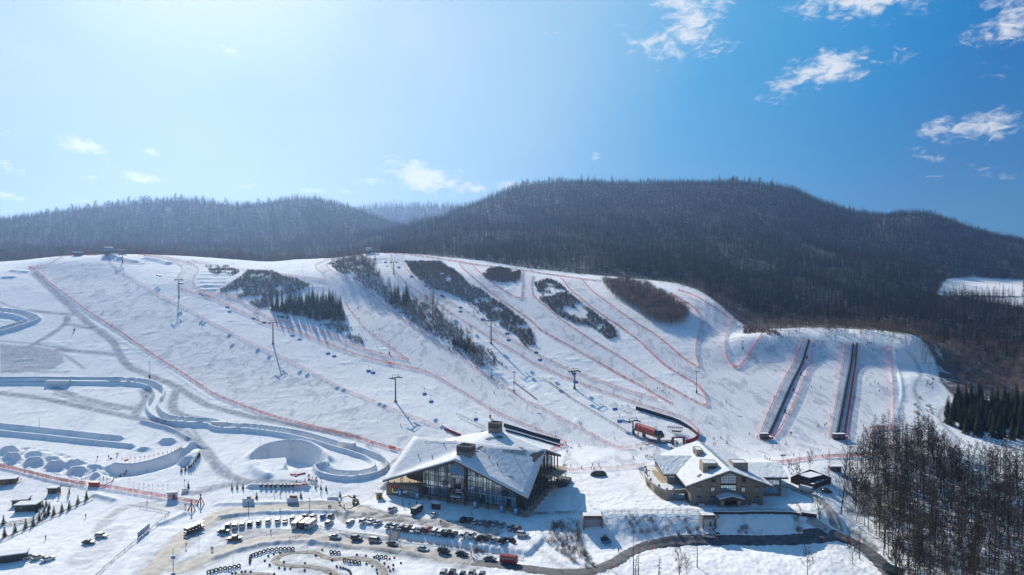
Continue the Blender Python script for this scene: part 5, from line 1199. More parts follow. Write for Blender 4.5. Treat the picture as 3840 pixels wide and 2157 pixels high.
    # windows of the wings
    s = MB(); s.box((69.3, 290.5, 12.9), (4.6,.1,1.8)); o = s.build('window', GLASS, root); f = MB(); [f.box((67+k*.92, 290.4, 12.9), (.1,.1,1.8)) for k in range(6)]; f.build('frame', MULL, o)
    for x0, x1, z0, z1 in ((102.6,104.6,8.0,10.6),(105.6,111.6,7.8,10.4),(104.4,112.4,11.6,13.4)):
        s = MB(); s.box(((x0+x1)/2, 285.55, (z0+z1)/2), (x1-x0,.1,z1-z0)); o = s.build('window', GLASS, wg); f = MB(); n = max(2, int((x1-x0)/1.2)); [f.box((x0+(x1-x0)*k/n, 285.46, (z0+z1)/2), (.1,.1,z1-z0)) for k in range(n+1)]; f.build('frame', MULL, o)
    s = MB(); s.box((73.0, 276.8, 10.2), (.1,1.4,1.6)); s.build('window', GLASS, wall)
    # curved terrace storey
    tp = [on_z(px('U',*q), 11.2) for q in ((180,400),(177,450),(195,487),(230,522),(268,556),(310,582),(350,602),(388,617),(470,614),(575,607))]
    inner = [V((72.1,300,0)), V((66,316,0))]
    t = MB(); t.prism([(p.x,p.y) for p in tp]+[(72.1,tp[-1].y),(72.1,300),(66,318),(62,318)], GZ-2, 10.3); tw_ = t.build('terrace_storey', STONE_L, root)
    pa = MB(); cs = MB()
    for p, q in zip(tp, tp[1:]):
        pa.beam(V((p.x,p.y,10.72)), V((q.x,q.y,10.72)), .35, .83); cs.beam(V((p.x,p.y,11.2)), V((q.x,q.y,11.2)), .4, .14)
    pa.build('parapet', STONE_L, tw_); cs.build('snow_cap', SNOWR, tw_)
    sf = MB(); sf.prism([(p.x+.35,p.y+.35) for p in tp[:-1]]+[(72,tp[-1].y+.4),(72,300),(66,317),(62.5,317)], 10.301, 10.45); sf.build('terrace_snow', SNOWR, tw_)
    dkk = MB(); q = [on_z(px('U',*q), 10.47) for q in ((242,425),(285,425),(345,470),(402,545),(345,548),(300,510),(262,468))]; dkk.add([tuple(v) for v in q], [tuple(range(len(q)))]); dkk.build('deck', DECK, tw_)
    for k in (0, 1, 3, 5, 7):
        p = tp[k]; s = MB(); s.box((p.x+.2,p.y+.1,11.1), (.9,.9,1.7)); s.build('parapet_pier', STONE_L, tw_)
    s = MB(); s.box((66.6, tp[8].y-.05, 11.0), (.9,.6,1.5)); s.build('parapet_pier', STONE_L, tw_)
    for k in (2, 4, 5, 6):
        p, q = tp[k], tp[k+1]; d = (q-p).normalized(); n = V((d.y,-d.x,0)) ; n = n if n.x+n.y < 0 else -n
        a, b = p.lerp(q,.12)+n*.06, p.lerp(q,.88)+n*.06; s = MB(); s.add([V((a.x,a.y,7.9)), V((b.x,b.y,7.9)), V((b.x,b.y,9.6)), V((a.x,a.y,9.6))], [(0,1,2,3)]); o = s.build('window', GLASS, tw_)
        f = MB()
        for i in range(4): e = a.lerp(b,i/3)+n*.05; f.box((e.x,e.y,8.75), (.28,.28,1.7))
        f.beam(V((a.x,a.y,7.8)), V((b.x,b.y,7.8)), .5, .16); f.build('frame', STONE_L, o)
    for x0, x1 in ((64.9,66.4),(67.6,71.6)):
        y_ = tp[8].y; s = MB(); s.box(((x0+x1)/2, y_-.25, 8.6), (x1-x0,.1,2.2)); o = s.build('window', GLASS, tw_); f = MB(); n = 2 if x1-x0 < 2 else 4; [f.box((x0+(x1-x0)*k/n, y_-.32, 8.6), (.1,.1,2.2)) for k in range(n+1)]; f.build('frame', MULL, o)
    for ch in root.children: ch.matrix_parent_inverse = Matrix.Translation(-inv)
stone_hotel()

# ================================================================ NETS, RAILS AND WALLS
def net_mat(name, col, al):
    m = bpy.data.materials.new(name); m.use_nodes = True; nt = m.node_tree; N = nt.nodes; L = nt.links
    b = N['Principled BSDF']; b.inputs['Base Color'].default_value = (*col, 1); b.inputs['Roughness'].default_value = .8
    tc = N.new('ShaderNodeTexCoord'); n = N.new('ShaderNodeTexNoise'); n.inputs['Scale'].default_value = .45; n.inputs['Detail'].default_value = 4; L.new(tc.outputs['Object'], n.inputs['Vector'])
    mr = N.new('ShaderNodeMapRange'); L.new(n.outputs[0], mr.inputs[0]); mr.inputs[1].default_value = .35; mr.inputs[2].default_value = .65; mr.inputs[3].default_value = al*.65; mr.inputs[4].default_value = min(1, al*1.35)
    L.new(mr.outputs[0], b.inputs['Alpha']); return m
NET = net_mat('orange_net', (0.80,0.18,0.11), .36); NETR = net_mat('red_net', (0.72,0.045,0.04), .50); NETP = net_mat('pink_net', (0.85,0.25,0.20), .28)
POSTR = mat('red_post', (0.50,0.03,0.025), .6); POSTG = mat('grey_post', (0.10,0.10,0.10), .6); PAD = mat('red_padding', (0.42,0.02,0.04), .6, noise=.4, scale=.6)
POST_ME = {}
def post_mesh(h, r, m):
    k = (h, r, m.name)
    if k not in POST_ME: s = MB(); s.bar((0,0,-.3), (0,0,h), r, 0, r, 5); POST_ME[k] = s.mesh('post', m)
    return POST_ME[k]
def fence(pxs, label, m=None, h=1.9, post=9.0, name='safety_net', cat='netting', group='safety nets along the pistes', pm=None, r=.045, sm=1, lift=0.12, cap=60, thick=0.0, part='net'):
    m = m or NET; P = wpts(pxs, sm, 2.2); o0 = P[0]; z0 = float(hat(o0.x, o0.y)); root = empty(name, (o0.x, o0.y, z0)); tag(root, label, cat, group)
    s = MB(); vs = []; rg = random.Random(len(P)); 
    for p in P:
        z = float(hat(p.x, p.y))-z0; sag = rg.uniform(-.10,.06); vs += [(p.x-o0.x, p.y-o0.y, z+lift), (p.x-o0.x+rg.uniform(-.05,.05), p.y-o0.y, z+h+sag)]
    s.add(vs, [(2*k, 2*k+2, 2*k+3, 2*k+1) for k in range(len(P)-1)]); ob = s.build(part, m, root, fix=False)
    if thick: md = ob.modifiers.new('t', 'SOLIDIFY'); md.thickness = thick
    L = len(P)*2.2; n = min(cap, max(2, int(L/post))); me = post_mesh(h+.25, r, pm or POSTR)
    for k in range(n+1):
        p = P[min(len(P)-1, int(k*(len(P)-1)/n))]; q = bpy.data.objects.new('post', me); COL.objects.link(q); q.parent = root; q.location = (p.x-o0.x, p.y-o0.y, float(hat(p.x, p.y))-z0)
    return root
for pxs, lab, m in (
    (N1, 'long orange safety net along the left edge of the widest left piste', NETR),
    (pl('A',(300,345),(470,335),(560,290),(650,240),(740,215),(920,205),(1030,205)), 'orange net curving round the top of the widest left piste', NET),
    (N3, 'long pale net between the widest piste and the first chairlift', NETP),
    (N4, 'orange net on the lower edge of the winding piste, down to the lodge', NET),
    (N5, 'orange net on the upper edge of the winding piste', NET),
    (N6, 'orange net below the big spruce stand, ending in a point', NET),
    (N7, 'short orange net looping round the upper corner of the saddle piste', NET),
    (N8, 'orange net along the right edge of the long saddle piste to the valley', NET),
    (pl('F',(1070,1052),(1280,1020)), 'short pale pink net beside the red lift station', NETP),
    (N9, 'orange net on the left edge of the piste under the second chairlift', NET),
    (N10, 'orange net on the right edge of the piste under the second chairlift', NET),
    (N11, 'red net along the ridge below the mountain forest', NETR),
    (N12, 'orange net on the left edge of the straight middle piste', NETR),
    (N13, 'red net round the small shrub triangle near the ridge', NETR),
    (N14, 'red net looping round the long shrub island of the right slope', NETR),
    (N16, 'red net on the left side of the grove between the upper right pistes', NETR),
    (N17, 'red net on the right side of the grove between the upper right pistes', NETR),
    (N18, 'red net down the rightmost upper piste, turning up in a sharp V', NETR),
    (N19, 'bright red net left of the single carpet lift', NETR), (N20, 'bright red net right of the single carpet lift', NETR),
    (N21, 'bright red net left of the double carpet lift', NETR), (N22, 'bright red net right of the double carpet lift', NETR),
    (N23, 'bright red net down the right edge of the beginner slope', NETR),
    (pl('G',(1800,1142),(1585,1120),(1575,1330),(1690,1345),(1800,1362)), 'thin red net round the ski class square', NETR),
    (pl('U',(1195,352),(1270,370),(1500,362),(1640,345),(1850,312),(2020,300))+pl('V',(220,300),(480,290),(690,275)), 'wide red net across the foot of the beginner slope', NETR),
    (pl('T',(210,505),(400,508),(530,495),(700,490),(850,475),(1010,462)), 'pale pink net across the flat snow between the two lodges', NETP),
    (pl('P',(960,590),(1200,628),(1500,680),(1620,702),(1740,722),(1930,755)), 'low red net along the left track, ending at the timber tripods', NETR),
    (pl('P',(0,400),(200,440),(450,505),(700,558),(830,565)), 'torn red net in front of the snow moguls at the left', NETR),
    (pl('C',(0,232),(250,262),(600,322),(900,358),(1250,405),(1450,425)), 'faint net along the lower side of the saddle track', NETP),
    (pl('F',(180,1090),(340,1035),(335,1010)), 'short red net corner right of the lodge roof', NETR)):
    fence(pxs, lab, m)
fence(pl('E',(1015,868),(1100,905),(1190,942)), 'dark red padded barrier above the lodge roof', PAD, 1.6, 8, 'padded_barrier', 'barrier', None, thick=.3, part='padding')
fence(pl('F',(1722,905),(1722,945),(1690,985),(1640,1010),(1585,1015)), 'dark red padded barrier curving behind the red lift station', PAD, 2.4, 8, 'padded_barrier', 'barrier', None, thick=.3, part='padding')
DSTONE = mat('dark_wall', (0.055,0.05,0.048), .9, noise=.4, scale=.8); RAILW = mat('rail_timber', (0.12,0.075,0.045), .85, noise=.3, scale=1); IRON = mat('iron', (0.045,0.03,0.03), .6)
def wall(pxs, label, h, th=.5, m=None, name='retaining_wall', cat='wall', cap=True, sm=1):
    P = wpts(pxs, sm, 3); o = P[0]; z0 = float(hat(o.x, o.y)); root = empty(name, (o.x, o.y, z0)); tag(root, label, cat); s = MB(); c = MB()
    Q = [Vector((p.x-o.x, p.y-o.y, float(hat(p.x, p.y))-z0)) for p in P]
    for a, b in zip(Q, Q[1:]): s.beam(a+Vector((0,0,h/2-.3)), b+Vector((0,0,h/2-.3)), th, h+.6); c.beam(a+Vector((0,0,h+.09)), b+Vector((0,0,h+.09)), th+.1, .16)
    s.build('wall_face', m or DSTONE, root)
    if cap: c.build('snow_cap', SNOWR, root)
    return root
wall(pl('F',(1070,655),(1300,725),(1500,785),(1640,865),(1715,930)), 'dark curved retaining wall behind the red lift station', 2.0)
wall(pl('E',(1640,835),(1800,880),(2000,945),(2226,1005)), 'dark retaining wall running right from the rear lodge chimney', 2.0)
wall(pl('E',(1660,880),(1850,930),(2050,990),(2226,1045)), 'lower dark wall with snow behind the rear lodge roof', 1.0, .4)
def railing(pxs, label, m=RAILW, h=1.2, post=3.2, name='wooden_railing', cat='railing', group=None, rails=2, r=.06, w=.09, sm=0):
    P = wpts(pxs, sm, post); o = P[0]; z0 = float(hat(o.x, o.y)); root = empty(name, (o.x, o.y, z0)); tag(root, label, cat, group); s = MB()
    Q = [Vector((p.x-o.x, p.y-o.y, float(hat(p.x, p.y))-z0)) for p in P]
    for a, b in zip(Q, Q[1:]):
        for k in range(rails): s.beam(a+Vector((0,0,h*(1-k*.42))), b+Vector((0,0,h*(1-k*.42))), w, w)
    s.build('rails', m, root); me = post_mesh(h+.12, r, m); st_ = max(1, len(Q)//95+1)
    for q in Q[::st_]: c = bpy.data.objects.new('post', me); COL.objects.link(c); c.parent = root; c.location = q
    return root
railing(pl('F',(0,345),(100,338),(150,380),(270,450),(380,525)), 'brown wooden railing round the upper end of the terrain park')
railing(pl('E',(1740,372),(1860,465),(1990,565)), 'thick wooden railing on the left side of the terrain park', h=1.0, w=.22)
railing(pl('F',(160,378),(380,540),(600,675),(800,795),(1000,915),(1130,965),(1275,1015)), 'long wooden railing running down to the red lift station', h=1.3, w=.14)
railing(pl('E',(1145,720),(1300,790),(1440,862)), 'wooden railing on the snow bridge above the lodge chimney', h=1.7, w=.12)
railing(pl('P',(0,1125),(250,1010),(500,890),(750,775),(915,692)), 'dark log fence below the row of saplings at left', h=1.0, w=.16)
railing(pl('P',(0,975),(300,930),(400,870),(460,770)), 'dark log fence beside the wooden huts at left', h=1.3, w=.16, rails=3)
railing(pl('P',(940,1460),(1150,1270),(1340,1110),(1530,950),(1650,850)), 'thin fence along the left parking field', h=.9, w=.08, post=4)
railing(pl('P',(1650,850),(1500,818),(1360,797)), 'short thin fence at the top of the left parking field', h=.9, w=.08)
railing(pl('P',(0,610),(110,560),(210,525)), 'short log rail beside the thatched hut at the left edge', h=1.0, w=.12)
railing(pl('P',(0,382),(200,440),(450,505),(700,560),(840,590)), 'reddish timber handrail in front of the snow moguls', mat('red_timber', (0.26,0.06,0.035), .8), 1.5, 3, w=.16)
railing(pl('P',(960,590),(1020,585),(1090,545),(1180,480)), 'brown wooden rail leading to the sledge loading spot', h=.8, w=.14)
railing(pl('R',(1562,905),(1750,898),(1938,897)), 'iron railing along the snow edge right of the big lodge', IRON, 1.2, 2.4, 'iron_railing', group='iron railings above the bank')
railing(pl('T',(0,903),(200,897),(432,892),(448,925),(540,922),(635,918),(618,893),(800,886),(1000,880),(1200,872),(1400,876),(1495,882),(1522,915)), 'iron railing above the snowy bank between the lodges', IRON, 1.2, 2.4, 'iron_railing', group='iron railings above the bank')
railing(pl('U',(838,838),(1000,835),(1200,830),(1400,828),(1600,832),(1700,850),(1655,765),(1570,762)), 'iron railing on the terrace in front of the stone lodge', IRON, 1.2, 2.4, 'iron_railing', group='iron railings above the bank')
BROWNR = mat('brown_rail', (0.11,0.05,0.035), .7)
railing(pl('g',(-1050,800),(-600,560),(-350,615),(0,690),(350,725),(730,775)), 'low brown rail on the bank left of the first steps', BROWNR, .8, 3.5, 'low_railing')
railing(pl('g',(930,800),(1300,860),(1700,910),(2000,960),(2330,1015)), 'low brown rail on the bank between the two flights of steps', BROWNR, .8, 3.5, 'low_railing')
railing(pl('h',(540,1045),(800,1090),(1050,1130),(1280,1165)), 'low brown rail on the bank right of the second steps', BROWNR, .8, 3.5, 'low_railing')
wall(pl('U',(845,850),(1000,850),(1200,846),(1400,846),(1600,852),(1695,868)), 'dark terrace wall below the stone lodge', .9, .5, sm=0)
wall(pl('U',(1700,868),(1770,878),(1850,890)), 'dark sloping wing wall at the right end of the terrace', 1.4, .5, sm=0)
def portal(p0, p1, label, door):
    A, B = at(p0), at(p1); c = (A+B)/2; root = empty('culvert_portal', c); tag(root, label, 'portal'); w = (B-A).length; s = MB()
    ht = 3.6; zb = 0.0
    s.box((0,2.2,ht/2-.4), (w,4.0,ht+.8)); s.box((-w/2-.02,.6,ht/2-.4), (.5,3.2,ht+1.6)); s.box((w/2+.02,.6,ht/2-.4), (.5,3.2,ht+1.6)); s.build('concrete_body', mat('concrete', (0.20,0.195,0.19), .85, noise=.3, scale=1), root)
    q = MB(); q.box((0,.16,ht/2-.5), (w-.9,.1,ht-.8)); f = q.build('front_panel', mat('pale_panel', (0.42,0.43,0.44), .6, noise=.15, scale=2) if door else mat('grey_shutter', (0.22,0.25,0.29), .5), root)
    q = MB(); q.beam((-w/2,.2,ht+.5), (w/2,.2,ht+.5), .5, .35); q.build('lintel', BROWNR, root)
    if door: q = MB(); q.box((w*.12,.08,.9), (.9,.08,2.1)); q.build('door', mat('teal_door', (.03,.10,.11), .5), root)
    q = MB(); q.box((0,2.2,ht+.55), (w-.1,3.8,.25)); q.build('snow_cap', SNOWR, root)
portal(px('T',455,1010), px('T',625,1015), 'grey shuttered concrete portal in the bank between the lodges', False)
portal(px('T',1535,1005), px('T',1655,1008), 'pale concrete portal with small teal door below the stone lodge', True)
def steps(p_lo, p_hi, w, label):
    A, B = at(p_lo), at(p_hi); root = empty('outdoor_steps', A); tag(root, label, 'steps'); d = (B-A); n = 11; dh = Vector((d.x, d.y, 0)); a = math.atan2(dh.y, dh.x)
    s = MB(); D = max(d.z, 1.2)
    for k in range(n): s.box((dh.x*(k+.5)/n, dh.y*(k+.5)/n, D*(k+.5)/n-.1), (dh.length/n*.99, w, .35), 0, a)
    s.build('flight', mat('grey_steps', (0.30,0.30,0.31), .9, noise=.3, scale=2), root)
    nn = Vector((-math.sin(a), math.cos(a), 0))
    for sd_ in (-1, 1):
        q = MB(); o = nn*sd_*(w/2+.1)
        for z in (.95, .5): q.bar(o+Vector((0,0,z)), o+dh+Vector((0,0,D+z)), .05, 0, .05, 4)
        for k in range(4): c = o+dh*k/3+Vector((0,0,D*k/3)); q.bar(c, c+Vector((0,0,1)), .05, 0, .05, 4)
        q.build('handrail', BROWNR, root)
steps(px('g',840,800), px('g',872,660), 3.4, 'grey steps down the bank, the left one of the two flights')
steps(px('g',2425,1030), px('g',2440,860), 3.4, 'grey steps down the bank near the dark hatchbacks, right of the two flights')

# ================================================================ CHAIRLIFTS AND CARPET LIFTS
STEEL = mat('lift_steel', (0.13,0.13,0.12), .6, metal=.2, noise=.2, scale=1); STEELD = mat('dark_steel', (0.04,0.04,0.045), .6, metal=.2)
BUBBLE = mat('blue_bubble', (0.015,0.17,0.50), .25, spec=.6); ROPE = mat('steel_rope', (0.09,0.09,0.09), .6)
def tower(base, top, ang, label, grp):
    b = at(base); H = max(5, on_y(top, b.y).z-b.z); root = empty('lift_tower', b, ang); tag(root, label, 'lift tower', grp)
    s = MB(); s.bar((0,0,-.5), (0,0,H), .52, 0, .34, 10); s.build('mast', STEEL, root); s = MB(); s.bar((0,0,-.6), (0,0,.9), 1.1, 0, .8, 8); s.build('foundation', mat('concrete', (.3,.29,.28), .85), root)
    s = MB(); s.beam((-3.5,0,H), (3.5,0,H), .45, .5); s.beam((-2.6,0,H+1.6), (2.6,0,H+1.6), .22, .22)
    for x in (-2.6, 2.6): s.bar((x,0,H), (x,0,H+1.6), .12, 0, .12, 4)
    s.build('crossarm', STEELD, root)
    for x in (-3.2, 3.2):
        s = MB(); s.beam((x,-2.6,H-.5), (x,2.6,H-.5), .22, .4); s.beam((x+.5,-2.6,H-.2), (x+.5,2.6,H-.2), .4, .08)
        for k in range(6): s.bar((x-.14,-2.3+k*.92,H-.25), (x+.14,-2.3+k*.92,H-.25), .28, 0, .28, 8)
        s.build('sheave_train', STEELD, root)
    s = MB(); s.bar((.6,0,.5), (.42,0,H), .05, 0, .05, 3); s.bar((.6,.35,.5), (.42,.35,H), .05, 0, .05, 3); s.build('ladder', STEELD, root)
    return root, b, H
def lift(line, name, tw, ends):
    T = [(at(b), b, t) for b, t in tw]; pts_ = [at(ends[0])]+[t[0] for t in T]+[at(ends[1])]; tops = []
    for k, (b, bp, tp) in enumerate(T):
        d = pts_[k+2]-pts_[k]; ang = math.atan2(d.y, d.x)-math.pi/2; n = Vector((math.cos(ang), math.sin(ang), 0))
        r, bb, H = tower(bp, tp, ang, f'{["first","second","third","fourth","fifth","sixth"][k]} steel tower from the top of the {name}', f'towers of the {name}')
        tops.append((bb, H, n))
    n0, n1 = tops[0][2], tops[-1][2]; tops = [(pts_[0], 5.0, n0)]+tops+[(pts_[-1], 5.0, n1)]; ropes = []
    for sd_ in (-1, 1):
        R_ = []
        for k, (b, H, n) in enumerate(tops):
            c = b+n*3.2*sd_+Vector((0,0,H+.03 if 0 < k < len(tops)-1 else H))
            if R_:
                a = R_[-1]; L = (c-a).length
                for q in range(1, 13): t = q/12; R_.append(a.lerp(c, t)-Vector((0,0,L*.03*4*t*(1-t)*.5)))
            else: R_.append(c)
        ropes.append(R_)
    root = empty('haul_rope', tops[0][0]); tag(root, f'steel cable loop of the {name}', 'cable')
    for R_ in ropes:
        s = MB()
        for a, b in zip(R_, R_[1:]): s.bar(a-root.location, b-root.location, .035, 0, .035, 3)
        s.build('strand', ROPE, root)
    return ropes
def make_chair():
    r = empty('chairlift_chair'); s = MB(); s.bar((0,0,0), (0,0,-2.9), .07, 0, .07, 5); s.box((0,0,.05), (.3,.7,.3)); s.beam((-1.3,0,-2.6), (1.3,0,-2.6), .1, .1)
    for x in (-1.3, 1.3): s.bar((x,0,-2.6), (x,.1,-4.5), .05, 0, .05, 4); s.bar((x,.1,-4.4), (x,-.7,-4.4), .05, 0, .05, 4)
    s.build('hanger', STEELD, r); s = MB(); s.box((0,-.25,-4.45), (2.7,.7,.14)); s.box((0,.15,-4.0), (2.7,.12,.8)); s.build('seat', STEELD, r)
    s = MB(); n = 8; prof = [(math.cos(a)*1.0, math.sin(a)*1.25) for a in [R(-12)+k*R(150)/n for k in range(n+1)]]; vs = []
    for x in (-1.45, 1.45): vs += [(x, -y-.0, z-4.45+.15) for y, z in prof]
    fs = [(k, k+1, n+2+k, n+1+k) for k in range(n)]+[tuple(range(n+1)), tuple(range(2*n+1, n, -1))]; s.add(vs, fs); s.build('bubble_cover', BUBBLE, r, smooth=False)
    s = MB(); s.bar((-1.2,-.9,-4.9), (1.2,-.9,-4.9), .05, 0, .05, 4); s.bar((-.6,-.6,-4.4), (-.6,-.9,-4.9), .04, 0, .04, 4); s.bar((.6,-.6,-4.4), (.6,-.9,-4.9), .04, 0, .04, 4); s.build('footrest', STEELD, r)
    return r
CH0 = None
ORD = ['first','second','third','fourth','fifth','sixth','seventh','eighth','ninth','tenth','eleventh','twelfth','thirteenth','fourteenth','fifteenth','sixteenth','seventeenth','eighteenth','nineteenth','twentieth']+['%dth' % k for k in range(21, 60)]
def chairs(ropes, spots, name):
    global CH0
    for k, q in enumerate(spots):
        best = (1e9,)
        for R_ in ropes:
            for a, b in zip(R_, R_[1:]):
                for t in (0,.2,.4,.6,.8):
                    p = a.lerp(b, t); x, y = proj(p-Vector((0,0,4.0))); d = (x-q[0])**2+(y-q[1])**2
                    if d < best[0]: best = (d, p, b-a)
        if CH0 is None: CH0 = make_chair(); o = CH0
        else: o = copy_tree(CH0)
        _, p, d = best; o.location = p; o.rotation_euler.z = math.atan2(d.y, d.x)+math.pi/2
        tag(o, f'blue bubble chair, {ORD[k]} from the top on the {name}', 'lift chair', f'chairs of the {name}')
LN1 = 'left chairlift'; LN2 = 'right chairlift'
RP1 = lift(1, LN1, [(px('A',1279,292), px('A',1285,212)), (px('A',1867,658), px('A',1877,470)), (px('C',902,1085), px('C',913,862)), (px('E',510,575), px('E',526,322))], (px('A',1190,210), px('E',1840,930)))
chairs(RP1, pl('A',(1680,400),(1648,415),(1895,485),(1880,518),(2105,605),(2110,650))+pl('C',(437,690),(457,740),(715,803),(798,868),(1108,977),(1175,1058),(1475,1160),(1541,1230),(1904,1340),(1951,1398))+pl('E',(810,520),(857,625),(1308,855)), LN1)
RP2 = lift(2, LN2, [(px('D',575,205), px('D',578,160)), (px('D',770,355), px('D',778,232)), (px('D',1183,668), px('D',1192,500)), (px('D',1785,1080), px('D',1797,840)), (px('F',430,438), px('F',440,255)), (px('F',1040,900), px('F',1048,775))], (px('D',520,150), px('F',1240,935)))
chairs(RP2, pl('D',(690,222),(827,280),(809,300),(960,378),(952,406),(1104,490),(1279,566),(1277,605),(1475,700),(1475,736),(1700,825),(1706,855),(1960,970),(1975,1036))+pl('E',(1985,55),(2025,122))+pl('F',(430,255),(465,355),(862,642),(915,770)), LN2)
def barrel(s, A, B, r, m0=0, n=10, arc=(R(-15), R(195)), th=0):
    d = (B-A).normalized(); sd_ = Vector((-d.y, d.x, 0)).normalized(); vs = []
    for c in (A, B):
        for k in range(n+1): a = arc[0]+(arc[1]-arc[0])*k/n; vs.append(c+sd_*math.cos(a)*r+Vector((0,0,math.sin(a)*r)))
    s.add(vs, [(k, k+1, n+2+k, n+1+k) for k in range(n)]+[tuple(range(n, -1, -1)), tuple(range(n+1, 2*n+2))], m0)
def bottom_station():
    A = on_y(px('e',640,425), 378); B = on_y(px('e',1165,600), 366); g = at(px('e',800,690)); root = empty('lift_station', (B.x, B.y, g.z)); inv = Vector(root.location)
    tag(root, 'red barrel-roofed chairlift station with dark glazed end at the foot of the slope', 'lift station')
    d = (B-A).normalized(); RED = mat('station_red', (0.52,0.05,0.05), .35, noise=.25, scale=.4)
    s = MB(); barrel(s, A, B, 2.1); s.build('barrel_roof', RED, root); s = MB(); s.beam(A-Vector((0,0,1.2)), B+d*3.6-Vector((0,0,1.2)), 4.2, 1.3); s.build('underside', mat('orange_brown', (0.24,0.12,0.03), .6, noise=.3, scale=.8), root)
    C = B+d*3.6; s = MB(); sd_ = Vector((-d.y, d.x, 0)).normalized()
    s.add([B+d*.05+sd_*2.0-Vector((0,0,.6)), B+d*.05-sd_*2.0-Vector((0,0,.6)), B+d*.6-sd_*1.3+Vector((0,0,2.0)), B+d*.6+sd_*1.3+Vector((0,0,2.0)), C+sd_*2.2-Vector((0,0,.6)), C-sd_*2.2-Vector((0,0,.6)), C-d*1.2-sd_*1.2+Vector((0,0,1.9)), C-d*1.2+sd_*1.2+Vector((0,0,1.9))], [(0,1,2,3),(4,7,6,5),(0,3,7,4),(1,5,6,2),(3,2,6,7)])
    s.build('glazed_cabin', mat('cabin_glass', (.015,.03,.045), .12, spec=.8), root); s = MB(); s.add([B+d*.4-sd_*1.4+Vector((0,0,2.05)), B+d*.4+sd_*1.4+Vector((0,0,2.05)), C-d*1.0+sd_*1.3+Vector((0,0,2.0)), C-d*1.0-sd_*1.3+Vector((0,0,2.0))], [(0,1,2,3)]); s.build('snow_cap', SNOWR, root)
    for c in (A.lerp(B,.35), B+d*1.5):
        gz = float(hat(c.x, c.y)); s = MB(); s.box((c.x, c.y, (gz+A.z-1.2)/2), (1.6,1.9,A.z-1.2-gz)); s.build('pillar', mat('station_blue', (.02,.12,.30), .5), root)
    s = MB(); p = A.lerp(B,.93)+Vector((0,0,2.6)); n = 14
    for k in range(n): a0, a1 = 6.283*k/n, 6.283*(k+1)/n; s.bar(p+Vector((math.cos(a0)*.75,0,math.sin(a0)*.75)), p+Vector((math.cos(a1)*.75,0,math.sin(a1)*.75)), .15, 0, .15, 4)
    s.build('ring_emblem', mat('green_ring', (.05,.25,.17), .5), root)
    for ch in root.children: ch.matrix_parent_inverse = Matrix.Translation(-inv)
    # loading platform, gate arch, parked chairs
    P = at(px('e',1300,860)); root = empty('loading_platform', P); tag(root, 'dark loading platform under and beside the red lift station', 'platform')
    s = MB(); s.box((-2.0,1.5,.3), (9,4,1.0), 0, R(-25)); s.box((4.5,1.6,.2), (8,4.5,.8), 0, R(-20)); s.build('deck', mat('platform_grey', (.13,.14,.17), .7, noise=.4, scale=1), root)
    s = MB()
    for k in range(8): s.bar((-6+k*1.9,.2-k*.45,0), (-6+k*1.9,.2-k*.45,1.5), .06, 0, .06, 4)
    s.beam((-6,.2,1.4), (7.3,-2.95,1.4), .08, .08); s.build('handrail', STEELD, root)
    P = at(px('e',1740,905)); root = empty('entry_gate', P, R(8)); tag(root, 'dark red entry gate arch in front of the lift station', 'gate'); s = MB()
    for x in (-3.1, 3.1): s.box((x,0,1.7), (1.1,.8,3.8))
    s.build('gate_post', mat('gate_dark', (.05,.05,.06), .5), root); s = MB(); s.box((0,0,3.75), (7.2,.8,.7)); s.build('crossbeam', mat('gate_red', (.25,.02,.03), .5), root)
    for x in (-1.6, 0, 1.6): s = MB(); s.box((x,.3,.6), (.5,1.4,1.2)); s.build('turnstile', mat('white_plastic', (.7,.72,.75), .4), root)
    P = at(px('e',1640,560)); root = empty('chair_parking_rail', P, R(-20)); tag(root, 'elevated steel rail frame with snow behind the red lift station', 'rail frame'); s = MB()
    for k in range(8):
        x = -3.5+k*1.1; s.bar((x,-1,0), (x,-1,2.6), .08, 0, .08, 4); s.bar((x,1,0), (x,1,2.6), .08, 0, .08, 4); s.beam((x,-1.2,2.6), (x,1.2,2.6), .12, .12)
    s.beam((-4,-1,2.4), (4.5,-1,2.4), .2, .2); s.beam((-4,1,2.4), (4.5,1,2.4), .2, .2); s.build('frame', STEELD, root); s = MB(); s.box((1.5,-3,1.0), (5,1.6,.8)); s.build('maintenance_deck', STEEL, root); s = MB(); s.box((1.5,-3,1.5), (4.8,1.5,.2)); s.build('snow_cap', SNOWR, root)
    P = at(px('e',535,640)); root = empty('equipment_cabinet', P); tag(root, 'blue equipment cabinet at the foot of the last right-hand tower', 'cabinet'); s = MB(); s.box((0,-.4,1.6), (1.2,1.2,3.4)); s.build('cabinet_body', MAT['station_blue'], root); s = MB(); s.box((0,-1.02,1.6), (.9,.06,2.6)); s.build('door', STEELD, root)
    P = at(px('e',665,740)); root = empty('wooden_sign_post', P); tag(root, 'brown wooden sign post with red board beside the lift station', 'sign post'); s = MB(); s.bar((0,0,0), (0,0,3), .12, 0, .12, 5); s.build('post', RAILW, root); s = MB(); s.box((0,0,2.5), (.7,.15,1.3)); s.build('board', mat('brown_red', (.25,.08,.05), .6), root)
    P = at(px('e',1215,900)); root = empty('banner_flag', P); tag(root, 'teal banner standing beside the lift queue', 'banner'); s = MB(); s.bar((-.6,0,0), (-.6,0,2.6), .05, 0, .05, 4); s.build('pole', STEELD, root); s = MB(); s.box((.2,0,.8), (1.5,.08,1.0)); s.box((-.5,0,2.3), (.7,.08,.8)); s.build('cloth', mat('teal_cloth', (.03,.35,.30), .7), root)
bottom_station()
